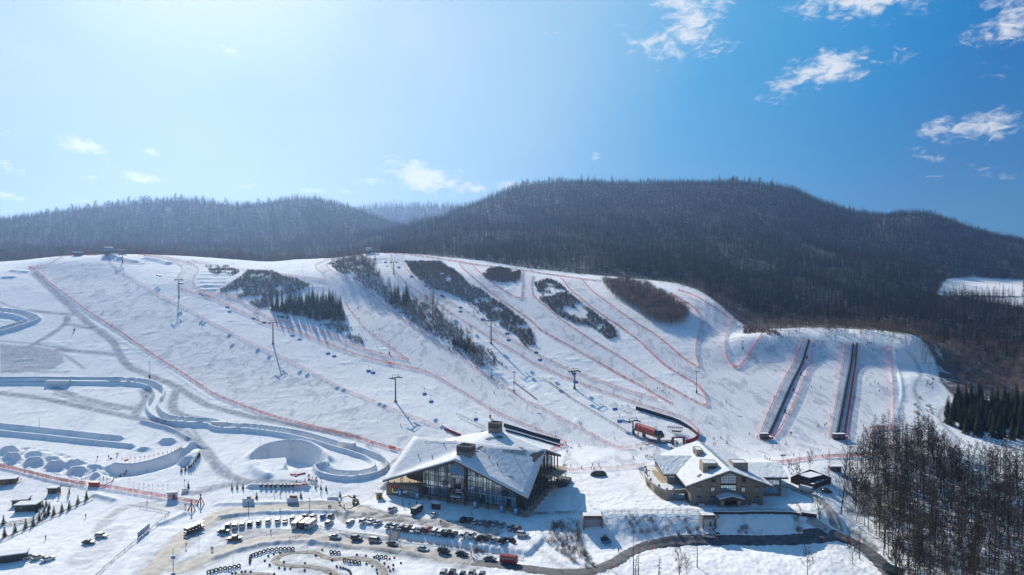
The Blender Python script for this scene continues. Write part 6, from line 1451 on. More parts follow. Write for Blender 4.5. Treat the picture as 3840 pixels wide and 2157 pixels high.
def top_station(c, w, h, label, roofm, barrel_=True, extra=True):
    g = at(c); root = empty('lift_station', g, 0); tag(root, label, 'lift station'); s = MB()
    s.box((0,0,h*.25), (w*.9,4,h*.5)); s.build('station_body', mat('station_dark', (.07,.075,.085), .6, noise=.3, scale=.6), root)
    s = MB(); barrel(s, Vector((-w*.42,0,h*.55)), Vector((w*.2,1.5,h*.55)), h*.42) if barrel_ else s.box((0,0,h*.8), (w,5,h*.2)); s.build('station_roof', roofm, root)
    s = MB(); s.box((0,-1,h*.5), (w*1.15,.4,.5)); s.build('front_beam', RAILW, root)
    if extra:
        s = MB(); s.box((w*.8,.5,h*.62), (w*.45,4,.35)); s.build('snow_canopy', SNOWR, root); s = MB()
        for x in (w*.62, w*.98): s.bar((x,0,0), (x,0,h*.6), .18, 0, .18, 4)
        s.build('canopy_post', STEELD, root)
        s = MB(); s.box((w*.45,-2.2,.8), (w*.5,1.5,1.4)); s.box((w*.2,-2.6,.4), (w*.2,1.2,1.2)); s.build('machinery', SNOWR, root)
top_station(px('A',1150,200), 14, 8.5, 'dark station with grey barrel roof on top of the left hill', mat('grey_barrel', (.20,.22,.24), .35))
top_station(px('A',812,205), 9, 5, 'small pale open station left of the hilltop lift station', mat('pale_roof', (.55,.57,.6), .6), False, False)
top_station(px('D',520,140), 10, 7, 'small snow-roofed station on the second hilltop beside the ridge net', mat('snowy_brown_roof', (.45,.40,.37), .6))
railing(pl('D',(440,165),(475,205),(720,205)), 'dark rail round the snow ramp below the second hilltop station', STEELD, 1.0, 6, 'ramp_railing', w=.2)
railing(pl('A',(1110,215),(1150,270),(1300,290),(1500,310),(1520,270)), 'dark rail round the snow ramp below the left hilltop station', STEELD, 1.0, 6, 'ramp_railing', w=.2)
COVER = mat('carpet_cover', (0.022,0.022,0.026), .35)
def carpet(p_lo, p_hi, label, h=1.3, hw=.75):
    P = wpts([p_lo, ((p_lo[0]+p_hi[0])/2+(2 if p_lo[0] < p_hi[0] else -1), (p_lo[1]+p_hi[1])/2), p_hi], 1, 2.0); o = P[0]; z0 = float(hat(o.x, o.y)); root = empty('carpet_lift', (o.x, o.y, z0)); tag(root, label, 'carpet lift')
    Q = [Vector((p.x-o.x, p.y-o.y, float(hat(p.x, p.y))-z0+.1)) for p in P]; s = MB(); rb = MB(); n = 6; vs = []
    for k, q in enumerate(Q):
        d = (Q[min(k+1, len(Q)-1)]-Q[max(0, k-1)]).normalized(); sd_ = Vector((-d.y, d.x, 0)).normalized(); vs += [q+sd_*math.cos(math.pi*j/n)*hw+Vector((0,0,math.sin(math.pi*j/n)*h)) for j in range(n+1)]
        if k % 3 == 0: rb.beam(q+sd_*(hw+.1), q-sd_*(hw+.1), .12, .12); rb.bar(q+sd_*(hw+.04)+Vector((0,0,.0)), q+sd_*(hw+.04)+Vector((0,0,h*.8)), .06, 0, .06, 4)
    m = n+1; s.add(vs, [(k*m+j, k*m+j+1, (k+1)*m+j+1, (k+1)*m+j) for k in range(len(Q)-1) for j in range(n)]); s.build('cover', COVER, root, smooth=True); rb.build('frame', RAILW, root)
    s = MB(); 
    for a, b in zip(Q, Q[1:]): s.beam(a, b, hw*2+.5, .2)
    s.build('belt_bed', STEEL, root)
carpet(px('G',512,1195), px('G',925,215), 'dark covered carpet lift on the left of the beginner slope')
carpet(px('G',1222,1190), px('G',1385,255), 'left dark tube of the double carpet lift')
carpet(px('G',1290,1190), px('G',1425,248), 'right dark tube of the double carpet lift')
def booth(c, w, label, red=True):
    g = at(c); root = empty('lift_booth', g); tag(root, label, 'booth'); s = MB(); s.box((0,0,1.3), (w,2.4,2.8)); s.build('booth_body', mat('booth_dark', (.05,.05,.06), .5, noise=.3, scale=1), root)
    for x in (-w*.25, w*.2): s = MB(); s.box((x,-1.22,1.6), (w*.26,.06,1.1)); s.build('window', mat('booth_glass', (.10,.22,.25), .2), root)
    s = MB(); s.box((0,0,2.84), (w+.5,2.9,.2)); s.build('booth_roof', mat('booth_roof', (.16,.05,.05), .6), root)
    s = MB(); s.box((0,0,3.0), (w+.2,2.7,.12)); s.build('snow_cap', SNOWR, root)
booth(px('G',462,1238), 4.2, 'dark booth at the foot of the single carpet lift'); booth(px('G',1238,1242), 6.5, 'wide dark booth at the foot of the double carpet lift')
fence(pl('G',(500,1245),(555,1248)), 'short red padded fence beside the single carpet booth', PAD, 1.3, 3, 'padded_barrier', 'barrier', None, thick=.15, part='padding')
fence(pl('G',(1300,1242),(1338,1240)), 'short red padded fence beside the double carpet booth', PAD, 1.3, 3, 'padded_barrier', 'barrier', None, thick=.15, part='padding')
def lamp(base, top, label, heads=3, gun=False, cat='lamp post', r=.09, name='floodlight_pole'):
    b = at(base); H = max(3, on_y(top, b.y).z-b.z); root = empty(name, b); tag(root, label, cat); s = MB(); s.bar((0,0,-.3), (0,0,H), r*1.5, 0, r, 6); s.build('pole', STEELD, root)
    if heads:
        s = MB(); s.beam((-.3*heads,0,H), (.3*heads,0,H), .1, .1); s.build('crossbar', STEELD, root)
        for k in range(heads): s = MB(); s.box(((k-(heads-1)/2)*.65,-.15,H+.15), (.5,.35,.4)); s.build('lamp_head', STEELD, root)
    if gun: s = MB(); s.bar((-.45,0,1.2), (.55,-.2,1.5), .5, 0, .4, 10); s.build('snow_gun', STEELD, root); s = MB(); s.box((0,0,.6), (.8,.8,1.2)); s.build('pump_box', STEELD, root)
    return root
lamp(px('F',1703,485), px('F',1720,262), 'tall floodlight mast inside the red net corner at the slope foot', 4, True, r=.14)
lamp(px('E',1745,478), px('E',1752,270), 'tall floodlight mast at the upper end of the terrain park', 4, True, r=.12)
lamp(px('C',1800,905), px('C',1803,820), 'highest of three lamp posts along the saddle piste net', 2)
lamp(px('C',1945,1036), px('C',1948,948), 'middle of three lamp posts along the saddle piste net', 2)
lamp(px('C',2115,1190), px('C',2119,1088), 'lowest of three lamp posts along the saddle piste net', 2, True)
lamp(px('E',1497,745), px('E',1499,615), 'lamp post on the net just above the rear lodge chimney', 1, True)
lamp(px('E',1514,325), px('E',1517,240), 'lamp post by the brush tip on the middle slope', 2, True)
lamp(px('A',774,1005), px('A',776,952), 'small lamp post on the plain left of the widest piste', 1, True)
lamp(px('B',1562,328), px('B',1568,160), 'lamp post with snow gun where the left chute starts to bend', 2, True)
lamp(px('F',232,985), px('F',234,892), 'thin pole behind the rear wall of the big lodge', 1)
lamp(px('D',2030,1447), px('D',2030,1378), 'lamp post just above the terrain park railing', 3)
lamp(px('Q',603,868), px('Q',597,738), 'street lamp by the sanded road, left of two', 1, False)
lamp(px('Q',1197,838), px('Q',1195,703), 'street lamp by the sanded road, right of two', 1, False)
lamp(px('U',1523,372), px('U',1527,282), 'lamp post with several heads behind the right wing of the stone lodge', 4)
lamp(px('G',236,308), px('G',238,225), 'lamp post inside the V of red net on the right slope', 3, True)
lamp(px('G',765,745), px('G',766,650), 'middle pole beside the single carpet lift', 0, True); lamp(px('G',678,968), px('G',679,900), 'lowest pole beside the single carpet lift', 0, True)
lamp(px('G',842,575), px('G',843,520), 'upper middle pole beside the single carpet lift', 0, True); lamp(px('G',907,400), px('G',908,355), 'uppermost pole beside the single carpet lift', 0, True)
lamp(px('G',1604,248), px('G',1604,185), 'dark pole at the top of the beginner slope, right of the double carpet', 1)
lamp(px('G',1480,200), px('G',1480,140), 'pale green-white mast at the forest edge above the double carpet', 2)
lamp(px('C',1207,345), px('C',1207,283), 'thin lamp post on the saddle snow field', 1); lamp(px('B',410,850), px('B',412,735), 'thin pole between the left chutes', 0, r=.06, name='marker_pole', cat='pole')
lamp(px('Q',716,180), px('Q',702,60), 'thin leaning pole above the curved snow bowl', 0, r=.05, name='marker_pole', cat='pole')
lamp(px('V',730,240), px('V',728,170), 'thin mast beside the ski class square', 1)
# blue sign mast at the lower left road
g0 = at(px('P',1688,1465)); Ht = on_y(px('P',1690,1185), g0.y).z-g0.z; r_ = empty('sign_mast', g0); tag(r_, 'tall thin mast with a blue box sign beside the lower left road', 'mast')
s = MB(); s.bar((0,0,0), (0,0,Ht), .12, 0, .08, 6); s.bar((-.4,0,Ht), (.4,0,Ht), .05, 0, .05, 4); s.build('pole', STEELD, r_); s = MB(); s.box((0,0,Ht*.69), (1.2,.5,.9)); s.box((0,0,.9), (1.2,.5,1.0)); s.build('sign_box', mat('sign_box_blue', (.02,.14,.36), .6), r_)
for q0, q1, lab in ((px('Q',120,1130),px('Q',118,905),'thin banner pole by the sanded road bend, near the tram bus'),(px('Q',452,1340),px('Q',455,1230),'thin pole on the trampled snow above the left tyre row'),(px('Q',1175,1225),px('Q',1162,1165),'thin slanting pole beside the kart track top'),(px('g',1250,1080),px('g',1250,990),'small road sign on the edge of the lower road')):
    lamp(q0, q1, lab, 0, r=.04, name='marker_pole', cat='pole')

# ================================================================ VEHICLES
TYRE = mat('tyre_rubber', (0.02,0.02,0.02), .8); RIM = mat('wheel_rim', (0.35,0.35,0.36), .4, metal=.6); CGL = mat('car_glass', (0.02,0.025,0.03), .08, spec=.9)
HEADL = mat('headlight_lens', (0.7,0.7,0.7), .2); TAILL = mat('taillight_lens', (0.35,0.01,0.01), .3); TRIM = mat('black_trim', (0.03,0.03,0.03), .6)
PAINT = {}
def paint_mat(n, c, r=.3, m=.2):
    if n not in PAINT: PAINT[n] = mat('car_paint_'+n, c, r, m, noise=.12, scale=.8)
    return PAINT[n]
for n, c in dict(white=(.68,.68,.67), silver=(.42,.43,.44), grey=(.16,.165,.17), dark=(.055,.058,.065), black=(.018,.018,.02), red=(.25,.02,.02), blue=(.02,.13,.42), brown=(.10,.065,.045), green=(.025,.06,.05), beige=(.42,.40,.36)).items(): paint_mat(n, c)
def loft(s, secs, mi=0):
    """hull from cross-sections along y: each (y, half width bottom, half width top, z bottom, z top)"""
    vs = []
    for y, wb, wt, zb, zt in secs: m = zb+(zt-zb)*.55; vs += [(-wb,y,zb), (-wb-.02,y,m), (-wt,y,zt), (wt,y,zt), (wb+.02,y,m), (wb,y,zb)]
    n = len(secs); fs = [(k*6+j, k*6+(j+1)%6, (k+1)*6+(j+1)%6, (k+1)*6+j) for k in range(n-1) for j in range(6)]+[tuple(range(5,-1,-1)), tuple((n-1)*6+j for j in range(6))]
    return s.add(vs, fs, mi)
CAR_T = {}
def car_proto(kind):
    """parts of one vehicle type, nose towards +y"""
    r = empty('parked_car' if kind in ('sedan','suv','hatch') else {'van':'parked_van','pickup':'pickup_truck','bus':'minibus','tram':'open_tour_bus','truck':'box_truck'}[kind])
    P = PAINT['white']; wy = None
    if kind == 'sedan': L, H, W = 4.7, 1.45, .9; body = [(-2.35,.72,.66,.42,.78),(-2.2,.86,.80,.28,.96),(-1.2,.9,.84,.25,1.0),(0,.9,.84,.25,.96),(1.0,.9,.84,.25,.93),(2.05,.86,.78,.28,.80),(2.35,.70,.62,.38,.62)]; cab = [(-1.75,.78,.70,.95,.98),(-1.05,.78,.62,.95,1.42),(.25,.78,.62,.93,1.43),(1.15,.78,.70,.90,.95)]; roof = (-1.0,.22,.60,1.43)
    elif kind == 'hatch': L, H, W = 4.2, 1.5, .88; body = [(-2.1,.72,.66,.42,.85),(-2.0,.86,.80,.28,1.02),(-1.0,.88,.83,.25,1.03),(0.8,.88,.83,.25,.98),(1.8,.84,.76,.28,.84),(2.1,.70,.62,.38,.66)]; cab = [(-2.0,.76,.66,1.0,1.05),(-1.6,.77,.62,1.0,1.48),(.2,.77,.62,.98,1.52),(1.05,.77,.68,.95,1.0)]; roof = (-1.55,.2,.60,1.52)
    elif kind == 'suv': L, H, W = 4.8, 1.75, .95; body = [(-2.35,.78,.74,.5,1.0),(-2.25,.93,.88,.35,1.14),(-1.0,.95,.90,.32,1.15),(1.0,.95,.89,.32,1.10),(2.1,.90,.82,.35,1.0),(2.4,.76,.7,.45,.80)]; cab = [(-2.25,.84,.74,1.12,1.16),(-1.95,.84,.70,1.12,1.72),(.4,.84,.70,1.1,1.75),(1.25,.84,.76,1.06,1.12)]; roof = (-1.9,.4,.70,1.76)
    elif kind == 'van': L, H, W = 5.1, 1.95, .96; body = [(-2.5,.85,.82,.4,1.15),(-2.42,.95,.92,.32,1.2),(1.2,.95,.92,.32,1.12),(2.2,.90,.82,.35,.98),(2.5,.78,.7,.42,.75)]; cab = [(-2.46,.88,.80,1.18,1.2),(-2.25,.88,.78,1.18,1.92),(.9,.88,.78,1.1,1.94),(1.95,.86,.78,1.04,1.08)]; roof = (-2.25,.9,.78,1.95)
    elif kind == 'pickup': L, H, W = 5.4, 1.8, .95; body = [(-2.7,.9,.88,.45,1.02),(-2.6,.95,.93,.4,1.05),(-.9,.95,.92,.38,1.05),(1.2,.95,.89,.36,1.08),(2.4,.90,.82,.4,1.0),(2.7,.78,.7,.48,.80)]; cab = [(-1.0,.84,.78,1.04,1.08),(-.85,.84,.72,1.04,1.72),(.7,.84,.72,1.05,1.76),(1.5,.84,.76,1.04,1.1)]; roof = (-.85,.65,.72,1.77)
    else: return bus_proto(kind, r)
    s = MB(); loft(s, body); b = s.build('body', P, r, smooth=False); b.material_slots[0].link = 'OBJECT'; b.material_slots[0].material = P
    s = MB(); loft(s, cab); s.build('windows', CGL, r)
    s = MB(); y0, y1, w, z = roof; s.add([(-w,y0,z-.03),(w,y0,z-.03),(w,y1,z-.03),(-w,y1,z-.03),(-w*.92,y0+.08,z+.05),(w*.92,y0+.08,z+.05),(w*.92,y1-.1,z+.05),(-w*.92,y1-.1,z+.05)], [(0,3,2,1),(4,5,6,7),(0,1,5,4),(1,2,6,5),(2,3,7,6),(3,0,4,7)])
    for x in (-1,1):
        for ya in (y0+.05, (y0+y1)/2, y1-.02): s.beam((x*(w+.0),ya,z-.02), (x*W*.90,ya+(0 if ya != y1-.02 else .55),z-.52), .07, .07)
    o = s.build('roof_panel', P, r); o.material_slots[0].link = 'OBJECT'; o.material_slots[0].material = P
    if kind == 'pickup': s = MB(); s.box((0,-1.8,1.0), (1.6,1.5,.12)); s.build('load_bed', TRIM, r)
    rr = .34 if kind in ('sedan','hatch') else .38
    for x in (-1,1):
        for y in (-L*.29, L*.30):
            s = MB(); s.bar((x*(W-.2),y,rr), (x*(W+.02),y,rr), rr, 0, rr, 10); w_ = s.build('wheel', TYRE, r); s = MB(); s.bar((x*(W+.0),y,rr), (x*(W+.035),y,rr), rr*.55, 0, rr*.55, 8); s.build('rim', RIM, w_)
        zl = body[-2][4]-.2
        s = MB(); s.box((x*.62,L/2-.12,zl), (.38,.18,.15)); s.build('headlight', HEADL, r); s = MB(); s.box((x*.66,-L/2+.06,body[1][4]-.2), (.3,.14,.2)); s.build('taillight', TAILL, r)
    return r
def bus_proto(kind, r):
    P = PAINT['white']
    if kind == 'tram':
        s = MB(); s.box((0,0,.75), (2.1,8.0,.7)); b = s.build('body', P, r); s = MB(); s.box((0,0,2.6), (2.2,8.0,.18)); rf = s.build('roof_panel', P, r)
        for o in (b, rf): o.material_slots[0].link = 'OBJECT'; o.material_slots[0].material = P
        for x in (-1,1):
            for k in range(6): s = MB(); s.beam((x*.98,-3.8+k*1.52,1.0), (x*.98,-3.8+k*1.52,2.55), .1, .1); s.build('roof_post', TRIM, r)
        for k in range(5): s = MB(); s.box((0,-3+k*1.4,1.3), (1.7,.5,.7)); s.build('bench', MAT['window_glass'] if False else mat('bench_green', (.03,.12,.08), .6), r)
        L = 8.0; W = 1.05; s = MB(); s.box((0,-4.02,1.8), (1.8,.06,1.1)); s.build('windscreen', CGL, r)
    else:
        L, W, H = (6.2, 1.05, 2.6) if kind == 'bus' else (5.6, 1.0, 2.5)
        s = MB(); loft(s, [(-L/2,W-.05,W-.1,.35,H-.12),(-L/2+.12,W,W-.05,.3,H-.02),(L/2-.5,W,W-.05,.3,H),(L/2-.08,W-.05,W-.12,.32,H-.25 if kind == 'bus' else 1.9),(L/2,W-.12,W-.2,.4,1.3)]); b = s.build('body', P, r); b.material_slots[0].link = 'OBJECT'; b.material_slots[0].material = P
        if kind == 'bus':
            s = MB(); s.box((0,-.1,H+.03), (W*1.8,L-.7,.10)); rf = s.build('roof_panel', P, r); rf.material_slots[0].link = 'OBJECT'; rf.material_slots[0].material = P
            for x in (-1,1): s = MB(); s.box((x*(W+.01),-.1,1.75), (.05,L-1.0,.75)); s.build('side_windows', CGL, r)
            s = MB(); s.box((0,L/2-.05,1.65), (W*1.7,.14,.9)); s.build('windscreen', CGL, r); s = MB(); s.box((0,-L/2-.01,1.75), (W*1.6,.06,.8)); s.build('rear_window', CGL, r)
        else: s = MB(); s.box((0,L/2-.35,1.7), (W*2.02,.7,.5)); s.build('cab_window', CGL, r)
    for x in (-1,1):
        for y in (-L*.3, L*.3): s = MB(); s.bar((x*(W-.25),y,.42), (x*(W+.02),y,.42), .42, 0, .42, 10); w_ = s.build('wheel', TYRE, r); s = MB(); s.bar((x*W,y,.42), (x*(W+.04),y,.42), .22, 0, .22, 8); s.build('rim', RIM, w_)
        s = MB(); s.box((x*W*.7,-L/2-.02,.8), (.25,.08,.25)); s.build('taillight', TAILL, r); s = MB(); s.box((x*W*.7,L/2-.0,.8), (.3,.1,.2)); s.build('headlight', HEADL, r)
    return r
def vehicle(q, kind, colour, deg, label, group=None, roofc=None):
    g = at(q)
    if kind not in CAR_T: o = CAR_T[kind] = car_proto(kind); first = o
    else: o = copy_tree(CAR_T[kind])
    g2 = at((q[0], q[1]+5)); o.location = Vector((g2.x, g2.y, float(hat(g2.x, g2.y))+.1)); o.rotation_euler.z = R(deg-90)
    dx = Vector((math.cos(R(deg)), math.sin(R(deg)))); za = float(hat(g2.x+dx.x*1.8, g2.y+dx.y*1.8)); zb = float(hat(g2.x-dx.x*1.8, g2.y-dx.y*1.8)); o.rotation_euler.x = math.atan2(za-zb, 3.6)
    for ch in o.children:
        for sl in ch.material_slots:
            if sl.link == 'OBJECT': sl.material = PAINT[roofc] if (roofc and ch.name.startswith('roof')) else PAINT[colour]
    cat = {'van':'van','pickup':'pickup','bus':'bus','tram':'tour bus','truck':'truck'}.get(kind, 'car')
    tag(o, label, cat, group); return o
def row(t, items, deg, where, group):
    n = len(items)
    for k, it in enumerate(items):
        x, y, kind, colour = it[:4]; d = it[4] if len(it) > 4 else deg
        pos = ORD[k]+' from the left'
        word = {'suv':'SUV','sedan':'sedan','hatch':'hatchback','van':'van','pickup':'pickup','bus':'bus'}[kind]
        vehicle(px(t,x,y), kind, colour, d, f'{colour} {word}, {pos} in {where}', group)
row('f', [(375,365,'suv','dark'),(505,360,'van','white'),(635,345,'suv','white'),(778,320,'hatch','black'),(942,300,'hatch','dark'),(1120,275,'suv','white'),(1295,265,'suv','white'),(1430,265,'sedan','silver'),(1565,225,'suv','white')], 103, 'the spaced row below the sanded road', 'cars in the spaced row below the sanded road')
row('f', [(1800,205,'pickup','dark'),(1952,195,'suv','silver'),(2140,185,'hatch','blue'),(2285,190,'suv','grey')], 88, 'the short row above the buses', 'cars in the short row above the buses')
vehicle(px('f',2252,315), 'suv', 'silver', 76, 'silver SUV alone right of the three parked buses'); vehicle(px('f',290,458), 'sedan', 'green', 4, 'dark green sedan parked crosswise at the left end of the lot'); vehicle(px('f',495,600), 'pickup', 'brown', 6, 'dark brown pickup standing crosswise in the middle of the lot')
vehicle(px('f',1668,345), 'bus', 'white', 76, 'red-roofed white minibus, left of three side by side', 'three minibuses', 'red'); vehicle(px('f',1805,350), 'bus', 'dark', 74, 'dark minibus with grey roof in the middle of three', 'three minibuses', 'silver'); vehicle(px('f',1915,360), 'bus', 'white', 74, 'red-roofed white minibus, right of three side by side', 'three minibuses', 'red')
row('g', [(70,478,'hatch','beige'),(312,468,'suv','white'),(452,465,'sedan','white'),(570,498,'sedan','silver'),(780,540,'sedan','dark'),(880,552,'sedan','silver'),(1010,580,'sedan','dark'),(1122,595,'suv','brown'),(1230,620,'sedan','white'),(1352,622,'sedan','grey'),(1488,622,'suv','red'),(1620,650,'suv','white'),(1728,668,'suv','white'),(1840,682,'suv','black'),(1965,700,'hatch','black'),(2150,718,'suv','white'),(2297,730,'suv','white'),(2440,765,'hatch','black')], 67, 'the long row above the bank', 'cars in the long row above the bank')
row('h', [(622,775,'suv','dark'),(750,812,'hatch','silver'),(905,820,'suv','black'),(1065,812,'sedan','black',118)], 67, 'the row right of the second steps', 'cars at the right end of the row above the bank')
vehicle(px('h',1265,712), 'suv', 'white', -6, 'white SUV seen from its side at the right end of the lot')
row('h', [(190,440,'suv','black'),(300,438,'sedan','brown'),(405,478,'hatch','white'),(530,480,'sedan','silver'),(645,500,'sedan','grey'),(765,508,'suv','silver'),(892,540,'suv','silver'),(1050,585,'suv','silver'),(1172,608,'suv','grey')], 67, 'the shaded row before the big lodge', 'cars in the shaded row in front of the big lodge')
vehicle(px('g',840,250), 'suv', 'white', 62, 'white and black SUV at the left end of the big lodge front'); vehicle(px('g',1280,290), 'bus', 'black', 66, 'black minibus with pale roof in front of the big lodge', None, 'beige'); vehicle(px('g',1595,345), 'sedan', 'white', 70, 'white sedan alone before the entrance of the big lodge')
for x, y, k, c, l in ((185,782,'suv','dark','dark SUV with grey roof driving on the lower road, second in the queue'),(525,828,'van','beige','pale beige van on the lower road, between the dark SUV and a grey sedan'),(835,880,'sedan','grey','grey sedan on the lower road below the left steps'),(1395,972,'sedan','white','white sedan with luggage on its roof on the lower road'),(1775,1018,'suv','black','black car with glinting tail on the lower road'),(2105,1065,'sedan','black','black sedan just right of the glinting black car on the lower road')):
    vehicle(px('g',x,y), k, c, -22, l)
vehicle(px('f',2360,568), 'sedan', 'silver', -14, 'silver sedan leading the line on the lower road, below the minibuses'); vehicle(px('h',675,1158), 'sedan', 'grey', -20, 'dark grey sedan with open boot on the lower road left of the red bus')
vehicle(px('h',1015,1205), 'bus', 'red', -18, 'red bus with colourful side standing on the shaded lower road')
row('g', [(1770,1410,'suv','silver'),(1930,1410,'suv','black'),(2115,1440,'sedan','dark'),(2290,1415,'suv','beige'),(2475,1450,'suv','grey')], 82, 'the bottom edge row', 'cars at the bottom edge of the view')
row('P', [(283,1270,'sedan','silver'),(372,1278,'sedan','beige'),(468,1292,'sedan','white')], 60, 'the trio beside the dark container', 'three cars beside the dark container')
vehicle(px('P',865,1126), 'sedan', 'dark', -4, 'dark sedan on the open snow field at lower left'); vehicle(px('P',988,1068), 'suv', 'silver', -4, 'silver estate car behind the dark sedan on the open snow field')
vehicle(px('P',1892,1005), 'tram', 'brown', 66, 'brown open-sided tour bus on the sanded road at left'); vehicle(px('U',795,1068), 'sedan', 'silver', -3, 'silver sedan on the asphalt road below the portal'); vehicle(px('U',848,1020), 'hatch', 'white', 118, 'white hatchback parked against the teal door portal')
vehicle(px('U',1748,625), 'truck', 'white', -35, 'white box truck in front of the dark fenced yard'); vehicle(px('U',1945,630), 'suv', 'black', 8, 'black SUV right of the white truck by the fenced yard'); vehicle(px('V',800,1425), 'bus', 'green', 128, 'dark green bus coming up the asphalt road at the bottom right')
# ================================================================ PEOPLE
def body_mesh(name, pose):
    """one continuous skinned figure, 1.72 m; pose: dict of joint offsets"""
    J = dict(pelvis=(0,0,.95), chest=(0,.02,1.32), neck=(0,.02,1.48), head=(0,.03,1.60), top=(0,.02,1.74), lsh=(-.17,.01,1.40), lel=(-.25,-.02,1.14), lha=(-.25,.12,.95), rsh=(.17,.01,1.40), rel=(.25,-.02,1.14), rha=(.25,.12,.95),
             lhip=(-.09,0,.90), lkn=(-.11,.05,.50), lan=(-.12,0,.10), lto=(-.13,.17,.05), rhip=(.09,0,.90), rkn=(.11,.05,.50), ran=(.12,0,.10), rto=(.13,.17,.05)); J.update(pose)
    rad = dict(pelvis=.15, chest=.17, neck=.075, head=.12, top=.09, lsh=.085, lel=.06, lha=.055, rsh=.085, rel=.06, rha=.055, lhip=.11, lkn=.075, lan=.065, lto=.05, rhip=.11, rkn=.075, ran=.065, rto=.05)
    E = [('pelvis','chest'),('chest','neck'),('neck','head'),('head','top'),('chest','lsh'),('lsh','lel'),('lel','lha'),('chest','rsh'),('rsh','rel'),('rel','rha'),('pelvis','lhip'),('lhip','lkn'),('lkn','lan'),('lan','lto'),('pelvis','rhip'),('rhip','rkn'),('rkn','ran'),('ran','rto')]
    ks = list(J); me = bpy.data.meshes.new('t'); me.from_pydata([J[k] for k in ks], [(ks.index(a), ks.index(b)) for a, b in E], []); o = bpy.data.objects.new('t', me); COL.objects.link(o)
    md = o.modifiers.new('s', 'SKIN'); sv = me.skin_vertices[0].data
    for i, k in enumerate(ks): sv[i].radius = (rad[k], rad[k]); sv[i].use_root = (k == 'pelvis')
    ms = o.modifiers.new('u', 'SUBSURF'); ms.levels = 1; ms.render_levels = 1
    dg = bpy.context.evaluated_depsgraph_get(); out = bpy.data.meshes.new_from_object(o.evaluated_get(dg)); bpy.data.objects.remove(o); out.name = name
    hz = J['neck'][2]+.03; pz = J['pelvis'][2]+.02; out.materials.clear()
    for m in (JACK['black'], TROU, SKIN): out.materials.append(m)
    for p in out.polygons:
        c = p.center; p.use_smooth = True
        hd = (Vector(c)-Vector(J['head'])).length < .17; ha = min((Vector(c)-Vector(J[k])).length for k in ('lha','rha')) < .07
        p.material_index = 2 if hd else (0 if (c.z > pz or ha or abs(c.x) > .2 and c.z > pz-.25) else 1)
    return out
JACK = {n: mat('jacket_'+n, c, .8) for n, c in dict(black=(.02,.02,.025), red=(.50,.03,.025), blue=(.03,.10,.35), green=(.03,.30,.08), yellow=(.55,.42,.03), orange=(.55,.14,.02), pink=(.55,.10,.20), white=(.6,.6,.6), grey=(.13,.13,.14), teal=(.02,.22,.30), brown=(.10,.06,.04)).items()}
TROU = mat('dark_trousers', (.03,.03,.035), .85); SKIN = mat('skin', (.42,.26,.19), .6); HELM = mat('helmet_shell', (.03,.03,.035), .4); SKI = mat('ski_base', (.20,.05,.04), .4)
POSES = dict(stand={}, walk=dict(lkn=(-.1,.18,.52), lan=(-.1,.12,.12), lto=(-.1,.30,.10), rkn=(.1,-.02,.50), ran=(.1,-.22,.12), rto=(.1,-.06,.05), lha=(-.24,-.08,.98), rha=(.24,.24,1.05)),
             ski=dict(pelvis=(0,-.12,.78), chest=(0,.08,1.12), neck=(0,.16,1.26), head=(0,.20,1.36), top=(0,.20,1.50), lsh=(-.17,.08,1.20), lel=(-.34,.18,1.02), lha=(-.36,.40,.95), rsh=(.17,.08,1.20), rel=(.34,.18,1.02), rha=(.36,.40,.95), lhip=(-.09,-.12,.74), lkn=(-.13,.16,.46), lan=(-.13,-.02,.12), lto=(-.13,.15,.08), rhip=(.09,-.12,.74), rkn=(.13,.16,.46), ran=(.13,-.02,.12), rto=(.13,.15,.08)),
             sit=dict(pelvis=(0,-.15,.22), chest=(0,-.18,.58), neck=(0,-.14,.74), head=(0,-.12,.85), top=(0,-.13,.99), lsh=(-.17,-.17,.66), lel=(-.26,.0,.46), lha=(-.22,.18,.40), rsh=(.17,-.17,.66), rel=(.26,0,.46), rha=(.22,.18,.40), lhip=(-.09,-.1,.2), lkn=(-.15,.28,.40), lan=(-.14,.55,.10), lto=(-.14,.62,.24), rhip=(.09,-.1,.2), rkn=(.15,.28,.40), ran=(.14,.55,.10), rto=(.14,.62,.24)))
PERS = {}
def person_proto(pose):
    me = body_mesh('person', POSES[pose]); r = bpy.data.objects.new('person', me); COL.objects.link(r); r.material_slots[0].link = 'OBJECT'; r.material_slots[0].material = JACK['black']
    J = POSES[pose]; h = Vector(J.get('head', (0,.03,1.60))); s = MB(); n = 8
    vs = [(h.x+math.cos(6.283*k/n)*q, h.y-.01+math.sin(6.283*k/n)*q, h.z+z) for q, z in ((.145,-.01),(.135,.08),(.08,.15)) for k in range(n)]; s.add(vs, [(j*n+k, j*n+(k+1)%n, (j+1)*n+(k+1)%n, (j+1)*n+k) for j in range(2) for k in range(n)]+[tuple(2*n+k for k in range(n))]); s.build('helmet' if pose in ('ski','sit') else 'hat', HELM, r, smooth=True)
    if pose == 'ski':
        for x in (-.13, .13): s = MB(); s.box((x,.12,.03), (.09,1.6,.04)); s.build('ski', SKI, r)
        for x in (-.36, .36): s = MB(); s.bar((x,.40,.98), (x*1.15,.05,.1), .012, 0, .01, 4); s.build('ski_pole', STEELD, r)
    return r
def person(q, pose, jk, label, rot=None, group=None, scale=1.0):
    if pose not in PERS: o = PERS[pose] = person_proto(pose)
    else: o = copy_tree(PERS[pose])
    rg = random.Random(int(q[0]*7+q[1]*13)); g = at(q); o.location = (g.x, g.y, g.z+.03); o.rotation_euler.z = rot if rot is not None else rg.uniform(0, 6.28); o.scale = (scale*rg.uniform(.95,1.1),)*3
    o.material_slots[0].link = 'OBJECT'; o.material_slots[0].material = JACK[jk]; tag(o, label, 'person', group); return o
